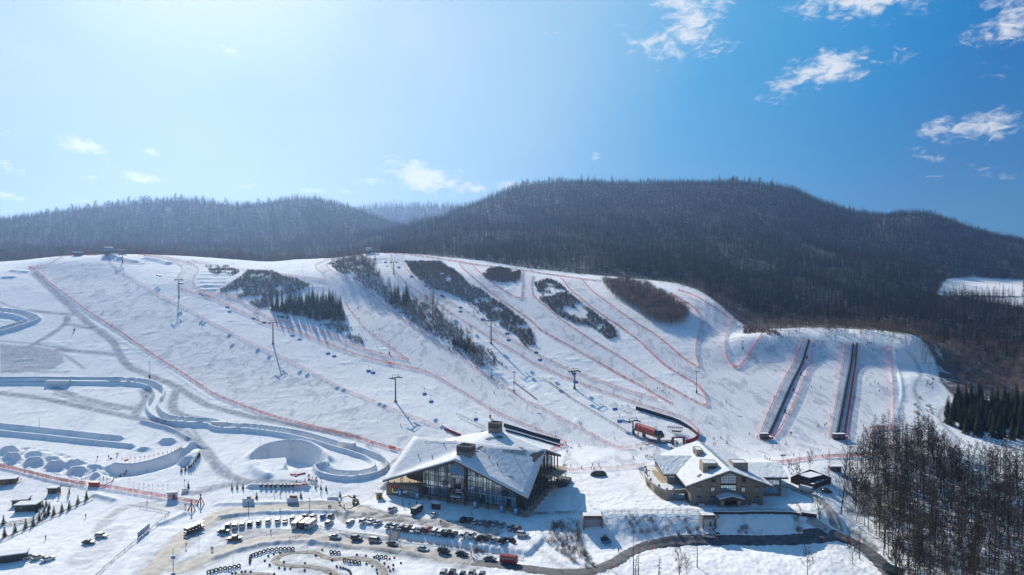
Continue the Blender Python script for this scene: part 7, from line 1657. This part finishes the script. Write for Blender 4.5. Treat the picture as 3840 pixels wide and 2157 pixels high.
def people(t, lst, where, group):
    """lst: x, y, pose, jacket; the label tells jacket, stance, place and rank"""
    cnt = {}
    for it in lst: cnt[(it[2], it[3])] = cnt.get((it[2], it[3]), 0)+1
    seen = {}; word = dict(stand='standing', walk='walking', ski='skiing', sit='sitting')
    for it in sorted(lst, key=lambda i: i[0]):
        k = (it[2], it[3]); seen[k] = seen.get(k, 0)+1
        rank = '' if cnt[k] == 1 else f', {ORD[seen[k]-1]} from left'
        person(px(t, it[0], it[1]), it[2], it[3], f'person in {it[3]} jacket {word[it[2]]} {where}{rank}', None, group)
people('A', [(857,318,'ski','black'),(1003,438,'ski','black'),(1062,832,'ski','grey'),(1078,815,'stand','orange'),(1170,940,'ski','black'),(2057,1158,'sit','black'),(1352,510,'stand','red'),(1290,430,'stand','blue')], 'on the widest left piste', 'skiers on the widest left piste')
people('A', [(397,352,'stand','black'),(420,352,'stand','grey'),(432,318,'stand','red'),(468,352,'stand','white'),(392,328,'stand','blue')], "at the widest piste's upper left corner", 'people at the upper left corner')
people('A', [(855,228,'stand','black'),(918,220,'sit','black'),(935,220,'sit','grey'),(952,220,'stand','red'),(975,220,'sit','brown'),(1000,220,'sit','black')], 'on the brow of the left hill', 'people on the brow of the left hill')
people('C', [(597,1302,'sit','black'),(630,1297,'sit','grey'),(781,1440,'ski','black')], 'on the lower part of the widest piste', 'skiers low on the widest piste')
people('C', [(1433,350,'ski','black'),(1403,290,'stand','grey'),(1792,715,'ski','black'),(2012,932,'ski','black'),(2046,930,'ski','grey'),(485,252,'stand','red'),(818,302,'stand','orange'),(68,212,'stand','orange'),(1362,222,'stand','black'),(1636,518,'ski','white'),(1712,580,'ski','grey')], 'on the long saddle piste and its track', 'skiers on the saddle piste')
people('E', [(1308,355,'ski','brown'),(1540,495,'ski','red')], 'low on the saddle piste', 'skiers low on the saddle piste')
people('E', [(646,758,'stand','black'),(564,832,'ski','black')], "low on the widest piste above the lodge", 'skiers above the big lodge')
people('F', [(1320,450,'stand','red'),(1294,450,'stand','black'),(1347,464,'sit','black'),(1390,518,'ski','red'),(1414,494,'ski','orange'),(1178,413,'stand','black'),(1108,568,'sit','black')], 'on the middle piste above the red station', 'skiers above the red station')
people('F', [(1963,602,'ski','grey'),(2016,588,'ski','black'),(1843,808,'sit','black'),(1884,968,'ski','black'),(1956,958,'sit','brown'),(2020,1010,'ski','black'),(1763,1004,'ski','black'),(1883,1034,'stand','black'),(1901,1032,'stand','red')], "right of the red station", 'skiers on the wide run-out')
people('F', [(478,812,'stand','black'),(498,830,'stand','red'),(850,970,'stand','red'),(479,1042,'ski','black'),(393,1063,'sit','black'),(353,1115,'stand','red'),(1120,1078,'ski','black'),(1043,1172,'ski','black'),(1443,1072,'ski','brown'),(1290,1076,'stand','grey')], "between the lodges and the red station", 'skiers between the lodges')
people('F', [(317,1268,'stand','black'),(331,1258,'stand','black'),(350,1268,'stand','green'),(389,1262,'stand','brown'),(503,1275,'ski','black'),(604,1285,'stand','red'),(620,1255,'stand','grey'),(633,1282,'sit','blue'),(684,1245,'ski','brown'),(706,1292,'stand','red')], 'by the pink net between the two lodges', 'people by the pink net')
people('F', [(1172,1165,'stand','yellow'),(1187,1165,'stand','black'),(1208,1168,'stand','pink'),(1226,1168,'stand','black'),(1258,1148,'stand','brown'),(1268,1160,'stand','black')], 'behind the left corner of the stone lodge', 'people behind the stone lodge')
people('F', [(1318,1038,'stand','black'),(1328,1040,'stand','grey'),(1505,1030,'stand','black'),(1530,1038,'stand','black'),(1437,1008,'stand','brown'),(1480,1015,'stand','blue')], 'at the gate of the red station', 'people at the station gate')
people('T', [(241,552,'stand','grey'),(292,555,'stand','green'),(212,572,'walk','black')], 'beside the rear of the big lodge', 'people beside the big lodge')
people('T', [(775,1248,'stand','black')], 'alone by the shadow edge above the asphalt road', None)
people('G', [(478,248,'sit','black'),(637,242,'stand','black'),(821,238,'stand','black'),(540,195,'sit','brown'),(618,198,'sit','black'),(643,197,'sit','red'),(778,196,'sit','black'),(857,208,'stand','red')], "on the beginner slope top left", 'people at the top left of the beginner slope')
people('G', [(1070,246,'stand','black'),(1095,280,'ski','black'),(1253,245,'sit','red'),(1227,291,'sit','black'),(1266,290,'sit','brown'),(1303,283,'stand','black'),(1200,230,'stand','grey')], "on the beginner slope top between the carpets", 'people at the top middle of the beginner slope')
people('G', [(1525,265,'sit','black'),(1543,255,'stand','black'),(1560,252,'stand','brown'),(1582,250,'stand','grey'),(1594,330,'stand','red'),(1715,309,'sit','red'),(1757,339,'sit','brown')], "on the beginner slope top right", 'people at the top right of the beginner slope')
people('G', [(1616,658,'stand','black'),(1572,682,'ski','grey'),(1650,680,'stand','red'),(1741,648,'stand','red'),(1745,727,'stand','grey'),(1662,755,'stand','grey'),(1408,818,'stand','black')], "on the right strip of the beginner slope", 'people on the right strip of the beginner slope')
people('G', [(954,710,'ski','brown'),(1047,710,'ski','red'),(563,820,'ski','brown'),(745,515,'stand','black'),(721,560,'stand','red'),(833,318,'stand','red')], 'in the middle of the beginner slope', 'people in the middle of the beginner slope')
people('G', [(306,1206,'stand','brown'),(388,1242,'stand','red'),(733,1200,'stand','brown'),(747,1204,'stand','red'),(1023,1112,'ski','red'),(1093,1112,'stand','black'),(1109,1096,'stand','blue'),(1098,1220,'stand','black'),(1155,1008,'stand','black'),(1160,1028,'stand','black'),(72,1290,'ski','black'),(8,1238,'ski','black'),(689,1300,'ski','brown')], 'low on the beginner slope', 'people low on the beginner slope')
people('G', [(420,1256,'stand','black'),(443,1258,'stand','blue'),(455,1266,'stand','black'),(465,1276,'stand','grey'),(480,1266,'stand','black'),(492,1256,'stand','brown')], 'queueing at the single carpet booth', 'queue at the single carpet booth')
people('G', [(1497,1118,'ski','red'),(1493,1242,'stand','brown'),(1543,1276,'stand','brown'),(1450,1342,'sit','black'),(553,1332,'stand','red'),(625,1362,'sit','red'),(1355,1234,'stand','red')], "at the foot of the beginner slope", 'people at the foot of the beginner slope')
people('G', [(1572,1222,'stand','black'),(1600,1206,'stand','black'),(1607,1236,'stand','grey'),(1616,1200,'stand','red'),(1633,1202,'stand','red'),(1660,1228,'stand','red'),(1640,1248,'stand','black'),(1608,1262,'stand','blue'),(1713,1220,'stand','blue'),(1648,1212,'stand','brown')], 'in the ski class square', 'ski class in the red net square')
people('U', [(1347,313,'stand','red'),(1367,337,'stand','red'),(1393,340,'stand','grey'),(1627,292,'stand','black'),(1907,303,'stand','black'),(1516,300,'stand','black'),(1536,298,'stand','black')], "along the wide red net", 'people along the wide red net')
people('P', [(950,316,'stand','black'),(1057,312,'stand','black'),(1075,315,'sit','black'),(1140,288,'stand','grey'),(1150,280,'stand','black'),(1228,458,'stand','black'),(1175,495,'walk','brown'),(1010,520,'stand','black'),(1042,525,'stand','green'),(793,535,'stand','red')], 'by the sledging half-pipe at left', 'people by the sledging half-pipe')
people('P', [(1433,752,'walk','black'),(1805,790,'stand','black'),(835,890,'stand','black'),(445,1105,'stand','brown')], "near the tripods and huts", 'people on the lower left snow')
people('Q', [(852,685,'stand','pink'),(912,680,'stand','black'),(968,712,'stand','brown'),(1307,672,'stand','black')], "near the white snow counters", 'people near the snow counters')
people('Q', [(910,836,'walk','teal'),(1383,808,'stand','brown'),(1394,808,'stand','black'),(1404,806,'stand','grey'),(1535,800,'walk','red')], 'on or beside the sanded road above the lot', 'people on the sanded road')
people('Q', [(820,1046,'stand','black'),(240,1216,'stand','black'),(255,1214,'stand','black')], 'on the trampled snow of the lower lot', 'people on the lower lot')
people('Q', [(1068,554,'stand','black'),(1153,545,'stand','brown'),(1184,500,'stand','black'),(1196,498,'stand','grey'),(1218,550,'stand','black'),(1235,548,'stand','brown'),(1254,535,'stand','black'),(1259,560,'stand','blue'),(1271,556,'stand','black'),(1307,525,'stand','black'),(1225,520,'stand','red'),(1262,518,'stand','brown'),(1248,560,'stand','grey')], "in the crowd beside the tubing bowl", 'crowd beside the tubing bowl')
people('g', [(1716,510,'walk','black'),(2272,1090,'stand','blue'),(2326,1066,'stand','red'),(2362,1040,'stand','black'),(2385,1045,'stand','grey'),(2345,850,'stand','brown'),(2380,870,'stand','black'),(2448,870,'stand','red'),(1838,975,'stand','black'),(2036,1005,'stand','black'),(2446,720,'stand','brown'),(2285,360,'stand','black')], 'around the lot and the second steps', 'people around the lot and second steps')
# ================================================================ SNOW PLAY, TYRES, HUTS
def torus(s, c, R0, r0, ax, n=14, m=7, mi=0):
    ax = Vector(ax).normalized(); a = ax.orthogonal().normalized(); b = ax.cross(a); c = Vector(c); vs = []
    for i in range(n):
        t = 6.2832*i/n; d = a*math.cos(t)+b*math.sin(t)
        for j in range(m): q = 6.2832*j/m; vs.append(c+d*(R0+r0*math.cos(q))+ax*r0*math.sin(q))
    s.add(vs, [(i*m+j, ((i+1)%n)*m+j, ((i+1)%n)*m+(j+1)%m, i*m+(j+1)%m) for i in range(n) for j in range(m)], mi)
tyre0 = None
def tyre(q, deg, label, group, sc=1.0, mt=None):
    global tyre0
    if tyre0 is None:
        r = empty('standing_tyre'); s = MB(); torus(s, (0,0,.62), .52, .22, (0,1,0)); s.build('tread', TYRE, r, smooth=True); s = MB(); torus(s, (0,0,.62), .34, .06, (0,1,0)); s.build('rim_edge', mat('tyre_snow', (.6,.6,.62), .8), r, smooth=True); tyre0 = r; o = r
    else: o = copy_tree(tyre0)
    g = at(q); o.location = (g.x, g.y, g.z-.12); o.rotation_euler.z = R(deg); o.scale = (sc,)*3; tag(o, label, 'tyre', group); return o
def tyres(t, lst, where, group, deg=-5):
    for k, (x, y) in enumerate(sorted(lst)): tyre(px(t,x,y), deg if not isinstance(deg, list) else deg[k], f'big black tyre standing in snow, {ORD[k]} from the left {where}', group)
tyres('f', [(778,1045),(782,990),(800,945),(835,925),(893,905),(960,880),(1035,855),(1112,835),(1190,825),(1270,815),(1350,810),(1425,808),(1500,805),(1575,808)], 'in the long curved tyre row', 'long curved row of tyres', [85,75,60,40]+[25]*3+[15]*3+[5]*4)
tyres('f', [(570,1128),(490,1145),(405,1162),(318,1172),(230,1185),(150,1205),(75,1225),(12,1245)], 'in the lower left tyre row', 'lower left row of tyres', 18)
tyres('f', [(2290,868),(2358,875),(2430,880)], 'of the upper tyre trio', 'upper trio of tyres', -6); tyres('g', [(560,1132),(635,1138),(712,1145)], 'of the right tyre trio', 'right trio of tyres', -6)
tyres('g', [(-42,1195),(38,1215),(90,1220),(160,1230),(230,1250)], 'in the dark cluster', 'dark tyre cluster in the kart loop', -10)
MARK = {c: mat('marker_'+c, v, .6) for c, v in dict(dark=(.03,.05,.07), teal=(.02,.09,.12), red=(.22,.03,.02)).items()}
mk0 = None
def marker(q, c, k, n):
    global mk0
    if mk0 is None:
        me_s = MB(); torus(me_s, (0,0,.24), .26, .17, (0,0,1), 10, 6); torus(me_s, (0,0,.50), .22, .13, (0,0,1), 10, 5); me = me_s.mesh('half_buried_tyre', MARK['dark'], True); mk0 = bpy.data.objects.new('half_buried_tyre', me); COL.objects.link(mk0); o = mk0
    else: o = mk0.copy(); COL.objects.link(o)
    g = at(q); o.location = (g.x, g.y, g.z-.05); o.material_slots[0].link = 'OBJECT'; o.material_slots[0].material = MARK[c]
    tag(o, f'small {c} tyre marker at the kart track, {ORD[k] if k < 60 else k} such from the left', 'tyre marker', 'small tyre markers of the kart track')
ML = [(px('f',x,y), c) for x, y, c in ((1335,865,'teal'),(1222,890,'dark'),(1120,925,'teal'),(1055,1012,'dark'),(1145,1090,'teal'),(1410,1035,'teal'),(1320,1145,'teal'),(1425,1162,'dark'),(1530,1165,'teal'),(1795,1185,'dark'),(1800,1060,'teal'),(2000,910,'red'),(2300,1000,'red'),(2390,1118,'dark'),(2460,1138,'dark'),(2510,1150,'teal'),(2555,1165,'teal'),(790,1220,'teal'),(692,1215,'dark'),(625,1222,'teal'),(515,1240,'teal'),(450,1250,'dark'),(1228,1262,'dark'),(2275,1255,'dark'),(2120,810,'red'))]
ML += [(px('g',x,y), c) for x, y, c in ((185,1082,'red'),(350,1102,'dark'),(500,1125,'dark'),(590,1170,'dark'),(785,1155,'red'),(870,1140,'red'),(688,1240,'red'),(760,1305,'red'),(850,1270,'red'),(850,1345,'dark'),(790,1375,'red'),(465,1295,'teal'),(545,1355,'teal'),(560,1420,'teal'),(360,1250,'teal'),(20,1360,'dark'),(45,1375,'dark'),(65,1395,'dark'),(75,1430,'dark'),(990,1235,'teal'))]
byc = {}
for q, c in sorted(ML, key=lambda i: i[0][0]): byc[c] = byc.get(c, 0)+1; marker(q, c, byc[c]-1, 0)
# tubes and sledge bikes
TUBE = mat('red_tube', (.45,.025,.03), .5); tb0 = None
def tube(q, label, group):
    global tb0
    if tb0 is None: s = MB(); torus(s, (0,0,.2), .42, .20, (0,0,1), 14, 6); tb0 = s.build('snow_tube', TUBE, smooth=True); o = tb0
    else: o = tb0.copy(); COL.objects.link(o)
    g = at(q); o.location = (g.x, g.y, g.z+.02); o.scale = (1.15,)*3; tag(o, label, 'snow tube', group)
for k, (x, y) in enumerate([(1020,467),(1045,470),(1058,465),(1065,482),(1078,470),(1098,466),(1120,460),(1145,455)]): tube(px('Q',x,y), f'red snow tube, {ORD[k]} from the left in front of the tubing bowl', 'red snow tubes before the bowl')
for k, (x, y) in enumerate([(1045,570),(1060,571),(1078,572),(1100,574),(1140,562),(1168,562),(1192,518)]): tube(px('Q',x,y), f'red snow tube, {ORD[k]} from the left beside the crowd at the sledge bikes', 'red snow tubes beside the crowd')
for k, (x, y) in enumerate([(1213,462),(1225,330),(1240,325),(1082,312)]): tube(px('P',x,y), f'red snow tube, {ORD[k]} in the list round the left half-pipe, counted from the nearest', 'red snow tubes at the half-pipe')
bk = None
for k, x in enumerate((728,777,823,868,923,963,997,1035)):
    if bk is None:
        bk = empty('sledge_bike'); s = MB(); s.box((-.3,0,.12), (.1,1.5,.08)); s.box((.3,0,.12), (.1,1.5,.08)); s.build('runners', STEELD, bk); s = MB(); s.box((0,-.15,.55), (.5,1.1,.5), taper=.7); s.build('body', TRIM, bk); s = MB(); s.bar((-.4,.45,1.1), (.4,.45,1.1), .05, 0, .05, 5); s.bar((0,.45,.6), (0,.45,1.1), .05, 0, .05, 5); s.build('handlebar', STEELD, bk); s = MB(); s.box((0,-.4,.9), (.5,.5,.35)); s.build('seat', TRIM, bk); o = bk
    else: o = copy_tree(bk)
    g = at(px('Q',x,592)); o.location = g; o.rotation_euler.z = R(-20); o.scale = (1.35,)*3; tag(o, f'dark sledge bike, {ORD[k]} from the left behind the long snow wall', 'sledge bike', 'row of sledge bikes')
sap = None
def sapling(q, label, group, h=4.2, k=0):
    global sap
    if sap is None: sap = empty('young_spruce'); t, c = spruce(501, 4.2, .24, 9, 7); link('trunk', t.mesh('trunk', BARK), sap); link('crown', c.mesh('crown', NEEDLE), sap); o = sap
    else: o = copy_tree(sap)
    g = at(q); o.location = (g.x, g.y, g.z-.1); o.scale = (h/4.2,)*3; o.rotation_euler.z = k*1.7; tag(o, label, 'tree', group)
for k, (x, y) in enumerate([(35,950),(45,1070),(145,1030),(250,985),(325,965),(385,915),(435,880),(470,860),(525,860),(603,830),(675,800),(760,750),(843,705),(355,835),(480,800),(415,780),(450,770)]): sapling(px('P',x,y), f'young spruce, {ORD[k]} in the row along the dark log fence at left', 'young spruces along the log fence', 3.8 if k < 13 else 3.0, k)
for k, (x, y) in enumerate([(1768,440),(1806,428),(1840,400),(1862,390),(1885,368),(1905,340),(1922,312),(1935,300),(1945,285)]): sapling(px('P',x,y), f'young spruce, {ORD[k]} from the left on the snow bank by the half-pipe', 'young spruces on the half-pipe bank', 2.8, k)
for k, (x, y, h) in enumerate([(442,610,2.6),(492,605,2.6),(548,605,2.8),(682,700,3.0),(1113,690,3.0),(1308,610,2.4),(1358,620,2.6),(1495,685,2.8),(1256,600,2.0),(16,600,3.2)]): sapling(px('Q',x,y), f'young spruce, {ORD[k]} placed round the sledge bike field', 'young spruces round the sledge bike field', h, k)
def block(q, d, label, rz=0, top=None, name='snow_block', cat='snow block'):
    g = at(q); r = empty(name, g, R(rz)); s = MB(); s.box((0,0,d[2]/2-.1), (d[0],d[1],d[2]+.2), taper=.97); s.build('snow_body', SNOWR, r)
    if top: s = MB(); s.box((top[0],d[1]*.5+.6,top[1]*.5+.3), (top[2],1.0,top[1])); s.build('stacked_boards', mat('amber_boards', (.30,.15,.04), .7, noise=.4, scale=2), r)
    tag(r, label, cat); return r
block(px('Q',600,738), (5.0,.7,1.7), 'white snow counter with amber crate behind, left of three', 0, (0,1.9,1.6)); block(px('Q',1033,733), (4.8,.7,1.7), 'white snow counter with amber stack behind, middle of three', 0, (0,2.2,3.2)); block(px('Q',1425,713), (4.9,.7,1.3), 'white snow counter with small dark posters, right of three')
block(px('P',1800,640), (2.6,.6,1.7), 'white slanting snow block beside a young spruce near the tripods', 18)
block(px('Q',1560,195), (10.5,2.6,2.5), 'long snow tunnel roof over the chute above the loop', -25, name='snow_tunnel', cat='snow tunnel'); block(px('B',612,392), (15.5,2.6,2.6), 'long snow tunnel over the straight part of the left chute', 0, name='snow_tunnel', cat='snow tunnel'); block(px('S',822,1595), (9.5,2.4,2.2), 'short snow tunnel on the chute after the S bend', -2, name='snow_tunnel', cat='snow tunnel')
block(px('P',920,570), (5.0,1.3,1.7), 'snow-topped pile of red tubes at the end of the red timber rail', -6)
s = MB(); g = at(px('P',922,578))
r = empty('tube_stack', g, R(-6)); s.box((0,-.5,1.0), (4.6,1.1,2.0)); s.build('stacked_tubes', TUBE, r); tag(r, 'stack of dark red tubes beside the red timber rail at left', 'tube stack')
def hut(q, d, label, rz, roof_over=.4, slope=0.0, m=None, name='wooden_hut', door=True, snow=.35):
    g = at(q); r = empty(name, g, R(rz)); w, dp, h = d; s = MB(); s.box((0,dp/2,h/2-.2), (w,dp,h+.4)); wl = s.build('wall', m or mat('log_wall', (.11,.075,.05), .85, noise=.5, scale=1.2, stretch=(1,1,6)), r)
    s = MB(); o = roof_over; P = [Vector((-w/2-o,-o,h+slope)), Vector((w/2+o,-o,h+slope)), Vector((w/2+o,dp+o,h)), Vector((-w/2-o,dp+o,h))]; s.tri_slab([p+Vector((0,0,.15)) for p in P], .14); rf = s.build('roof', RAILW, r)
    if snow: s = MB(); s.tri_slab([p+Vector((0,0,.15+snow)) for p in P], snow-.01); s.build('snow_cover', SNOWR, rf)
    if door: s = MB(); s.box((w*.2,-.04,h*.42), (.9,.08,h*.8)); s.build('door', TRIM, r); s = MB(); s.box((-w*.2,-.04,h*.6), (.9,.08,.8)); s.build('window', CGL, r)
    tag(r, label, 'hut'); return r
hut(px('P',505,655), (3.6,3.0,2.3), 'small square wooden hut with flat snowy roof beside the swing frame', 5); hut(px('P',190,770), (5.6,4.2,2.6), 'rear of two long low log huts with sloping snow roof at left', 15, slope=-.4); hut(px('P',245,828), (8.0,4.5,2.6), 'front long low log hut with flat snow roof at left', 8)
hut(px('P',70,565), (6.5,4,2.4), 'thatched log hut cut by the left edge of the view', 18, m=mat('yellow_log', (.22,.13,.06), .85, noise=.4, scale=1.5), snow=.2)
hut(px('P',110,1322), (8.5,3.5,2.5), 'long dark container hut with snowy roof at the lower left', 22, m=mat('container_grey', (.06,.06,.065), .7, noise=.3, scale=1)); hut(px('P',1675,712), (3.8,2.4,2.8), 'white cabin with flat snowy roof behind the low red net', 14, m=mat('cabin_white', (.62,.63,.65), .6, noise=.1, scale=1))
hut(px('Q',1872,706), (2.3,2.5,2.5), 'yellow kiosk at the left corner of the big lodge', 0, m=mat('kiosk_yellow', (.62,.42,.03), .6, noise=.15, scale=1.5), name='yellow_kiosk', slope=0)
hut(px('V',245,440), (5.2,2.6,2.2), 'small grey shed among bare trees right of the fenced yard', -3, m=mat('shed_grey', (.14,.13,.125), .8))
hut(px('a',835,1270), (3.4,1.8,2.4), 'small dark kiosk with snowy roof left of the big lodge entrance', -24, name='small_kiosk')
def tripod(q, h, label, w=1.7):
    g = at(q); r = empty('timber_tripod', g); tag(r, label, 'timber tripod')
    for k in range(6):
        a = 6.283*k/6; s = MB(); p = Vector((math.cos(a)*w, math.sin(a)*w, -.2)); s.bar(p, -p*.28+Vector((0,0,h*1.0)), .17, 0, .13, 6); s.build('pole', WOOD_T, r)
tripod(px('P',1866,822), 4.7, 'nearer stack of crossed timber poles at the end of the red net'); tripod(px('P',1955,765), 4.7, 'farther stack of crossed timber poles at the end of the red net')
g = at(px('P',640,665)); r = empty('swing_frame', g, R(-12)); tag(r, 'timber swing frame of crossed poles beside the square hut', 'swing frame')
for x in (-2.6, 2.2):
    for dx in (-.7, -.25, .25, .7): s = MB(); s.bar((x+dx,-.8,0), (x-dx*.3,.3,4.2), .12, 0, .1, 5); s.build('pole', WOOD_T, r)
s = MB(); s.bar((-3,0,3.9), (2.7,0,3.7), .12, 0, .12, 5); s.build('top_beam', WOOD_T, r); s = MB(); s.bar((1.6,0,3.7), (1.6,0,1.0), .03, 0, .03, 4); s.bar((2.3,0,3.7), (2.3,0,1.0), .03, 0, .03, 4); s.box((1.95,0,.95), (.9,.4,.1)); s.build('swing_seat', WOOD_T, r)
g0, g1 = at(px('P',1345,1095)), at(px('P',1460,1000)); d = g1-g0; r = empty('billboard', g0, math.atan2(d.y, d.x)); tag(r, 'long blue and white billboard along the thin fence at lower left', 'billboard'); Lb = Vector((d.x,d.y,0)).length; dz = d.z
s = MB(); s.add([(0,0,.4),(Lb,0,.4+dz),(Lb,0,2.6+dz),(0,0,2.6),(0,.15,.4),(Lb,.15,.4+dz),(Lb,.15,2.6+dz),(0,.15,2.6)], [(0,1,2,3),(7,6,5,4),(0,4,5,1),(3,2,6,7),(0,3,7,4),(1,5,6,2)]); s.build('panel', mat('billboard_blue', (.07,.17,.33), .5, scale=.35, col2=(.35,.45,.55)), r)
for k in range(5): s = MB(); s.bar((Lb*k/4,.1,-.3), (Lb*k/4,.1,2.4+dz*k/4), .08, 0, .08, 4); s.build('post', STEELD, r)
# snow dome with painted green band between the lodges
g = at(px('F',680,1345)); r = empty('inflated_mound', g); tag(r, 'dark green inflatable mound with lettering behind the pink net', 'inflatable'); s = MB(); n = 12; vs = []
for j, (z, q) in enumerate(((0,1),(1.0,.93),(1.8,.72),(2.15,.55))):
    for k in range(n): a = 6.283*k/n; vs.append((math.cos(a)*3.9*q, math.sin(a)*1.6*q, z))
s.add(vs, [(j*n+k, j*n+(k+1)%n, (j+1)*n+(k+1)%n, (j+1)*n+k) for j in range(3) for k in range(n)]+[tuple(3*n+k for k in range(n))]); s.build('mound_body', mat('dark_camo', (.035,.045,.035), .7, scale=1.2, col2=(.10,.11,.07)), r, smooth=True)
# small crossed feature posts along the half-pipe rim
fl = None
for k, (x, y) in enumerate([(1187,334),(1268,330),(1314,330),(1362,325),(1406,318),(1450,310),(1495,303),(1541,292),(1587,288),(1631,275),(1668,262),(1700,248),(1722,240),(1745,230),(1765,215)]):
    if fl is None: fl = empty('flag_pole'); s = MB(); s.bar((0,0,-.1), (0,0,1.9), .05, 0, .05, 4); s.build('pole', STEELD, fl); s = MB(); s.box((.16,0,1.35), (.34,.05,1.0)); s.build('flag', NETR, fl); o = fl
    else: o = copy_tree(fl)
    o.location = at(px('P',x,y)); tag(o, f'red flag, {ORD[k]} from the left on the rim of the sledging half-pipe', 'flag', 'red flags on the half-pipe rim')
for k, (x, y) in enumerate([(1258,532),(1302,565),(1352,580),(1400,582),(1447,590),(1488,592),(1538,595),(1585,597),(1634,592)]):
    o = copy_tree(fl); o.location = at(px('P',x,y)); o.scale = (.8,)*3; tag(o, f'thin marker flag, {ORD[k]} from the left in the line below the half-pipe', 'flag', 'marker flags below the half-pipe')
for q, l in ((px('U',250,1222),'red roadside flag by the bend of the asphalt road'),(px('U',872,1128),'tall red roadside flag right of the silver sedan'),(px('V',363,1140),'red roadside flag near the right road junction'),(px('T',714,1405),'red roadside flag at the lower bend of the asphalt road'),(px('P',1808,1185),'red marker post beside the sanded road at left'),(px('P',1795,555),'tall leaning red banner near the white snow block')):
    o = copy_tree(fl); o.location = at(q); o.scale = (1.5,1.5,1.1); tag(o, l, 'flag')
# excavator
g = at(px('Q',1645,740)); r = empty('excavator', g, R(8)); tag(r, 'yellow excavator with lowered arm beside the sanded road', 'excavator'); YE = mat('machine_yellow', (.50,.30,.03), .5, noise=.3, scale=1)
for x in (-.95, .95): s = MB(); s.box((x*1,0,.4), (.5,3.4,.8)); s.build('track', TRIM, r)
s = MB(); s.box((0,-.4,1.35), (2.3,2.6,1.0)); s.build('body', YE, r); s = MB(); s.box((-.5,.5,2.3), (1.1,1.4,1.4)); s.build('cab', CGL, r)
for a, b, w in (((-.6,.2,1.6),(-3.2,.2,3.1),.45),((-3.2,.2,3.1),(-5.3,.2,2.6),.4),((-5.3,.2,2.6),(-6.6,.2,.7),.32)): s = MB(); s.beam(a, b, w, w); s.build('boom', YE, r)
s = MB(); s.box((-6.8,.2,.4), (1.0,1.0,.8), taper=.6); s.build('bucket', TRIM, r); s = MB(); s.box((0,-1.2,2.0), (2.0,.9,.3)); s.build('snow_cap', SNOWR, r)
# small groomer in the hollow
g = at(px('T',655,1140)); r = empty('snow_groomer', g, R(10)); tag(r, 'dark snow vehicle standing in the shaded hollow below the portal', 'snow vehicle')
for x in (-1.1, 1.1): s = MB(); s.box((x,0,.5), (.7,3.2,1.0)); s.build('track', TRIM, r)
s = MB(); s.box((0,0,1.1), (1.6,2.6,.8)); s.build('body', mat('groomer_dark', (.05,.04,.04), .6), r); s = MB(); s.box((0,.2,2.0), (1.3,1.2,1.1), taper=.8); s.build('cab', CGL, r); s = MB(); s.box((0,-2.0,.6), (3.2,.3,.9)); s.build('blade', MAT['station_blue'], r)
# dark fenced yard right of the stone lodge
A4 = [at(px('U',*q)) for q in ((1600,545),(1815,620),(1990,550),(1790,470))]; c = sum(A4, Vector())/4; r = empty('service_yard', c); tag(r, 'dark fenced service yard with low snowy plant building inside', 'service yard')
for k in range(4):
    a, b = A4[k]-c, A4[(k+1)%4]-c; s = MB(); s.beam(a+Vector((0,0,1.1)), b+Vector((0,0,1.1)), .3, 2.8); s.build('fence_panel', mat('yard_brown', (.045,.028,.022), .8, noise=.3, scale=1), r)
ctr = lambda u, v: (A4[0]*(1-u)*(1-v)+A4[1]*u*(1-v)+A4[2]*u*v+A4[3]*(1-u)*v)-c; an = math.atan2((A4[1]-A4[0]).y, (A4[1]-A4[0]).x)
p = ctr(.35,.6); s = MB(); s.box((p.x,p.y,p.z+1.0), (6.2,9.5,3.0), 0, an); s.build('plant_building', mat('plant_dark', (.05,.045,.045), .8), r); s = MB(); s.box((p.x,p.y,p.z+2.62), (6.0,9.2,.24), 0, an); s.build('snow_cap', SNOWR, r)
for u, v in ((.8,.25),(.8,.5),(.8,.75),(.62,.12)): p = ctr(u,v); s = MB(); s.box((p.x,p.y,p.z+.6), (1.6,2.2,1.3), 0, an); o = s.build('cooling_unit', STEEL, r); s = MB(); s.box((p.x,p.y,p.z+1.34), (1.5,2.1,.16), 0, an); s.build('snow_cap', SNOWR, o)
for q, l in (((400,1235),'closed dark parasol before the left wing of the big lodge, leftmost'),((490,1250),'closed dark parasol before the left wing of the big lodge, second'),((590,1225),'closed dark parasol behind the minibus before the big lodge'),((672,1275),'closed dark parasol right of the minibus before the big lodge')):
    g = at(px('a',*q)); r = empty('closed_parasol', g); tag(r, l, 'parasol', 'closed parasols before the big lodge'); s = MB(); s.bar((0,0,0), (0,0,1.0), .05, 0, .05, 5); s.build('pole', STEELD, r); s = MB(); s.bar((0,0,.7), (0,0,1.6), .16, 0, .24, 8); s.bar((0,0,1.6), (0,0,3.2), .24, 0, .05, 8); s.build('canopy', TRIM, r)

for o_ in bpy.data.objects:
    if 'label' in o_ and len(o_['label'].split()) > 16: print('LONG', o_['label'])

# ================================================================ THE AIR
def build_haze():
    s = MB(); x0, x1, y0, y1, z0, z1 = -3200, 3200, -150, 3380, -15.5, 420
    s.box(((x0+x1)/2, (y0+y1)/2, (z0+z1)/2), (x1-x0, y1-y0, z1-z0))
    m = bpy.data.materials.new('haze'); m.use_nodes = True; nt = m.node_tree; nt.nodes.clear()
    o = nt.nodes.new('ShaderNodeOutputMaterial'); v = nt.nodes.new('ShaderNodeVolumePrincipled')
    v.inputs['Color'].default_value = (0.32, 0.52, 0.92, 1); v.inputs['Density'].default_value = 0.00013; v.inputs['Anisotropy'].default_value = 0.65
    nt.links.new(v.outputs[0], o.inputs['Volume'])
    ob = s.build('haze', m); tag(ob, kind='stuff'); return ob
build_haze()
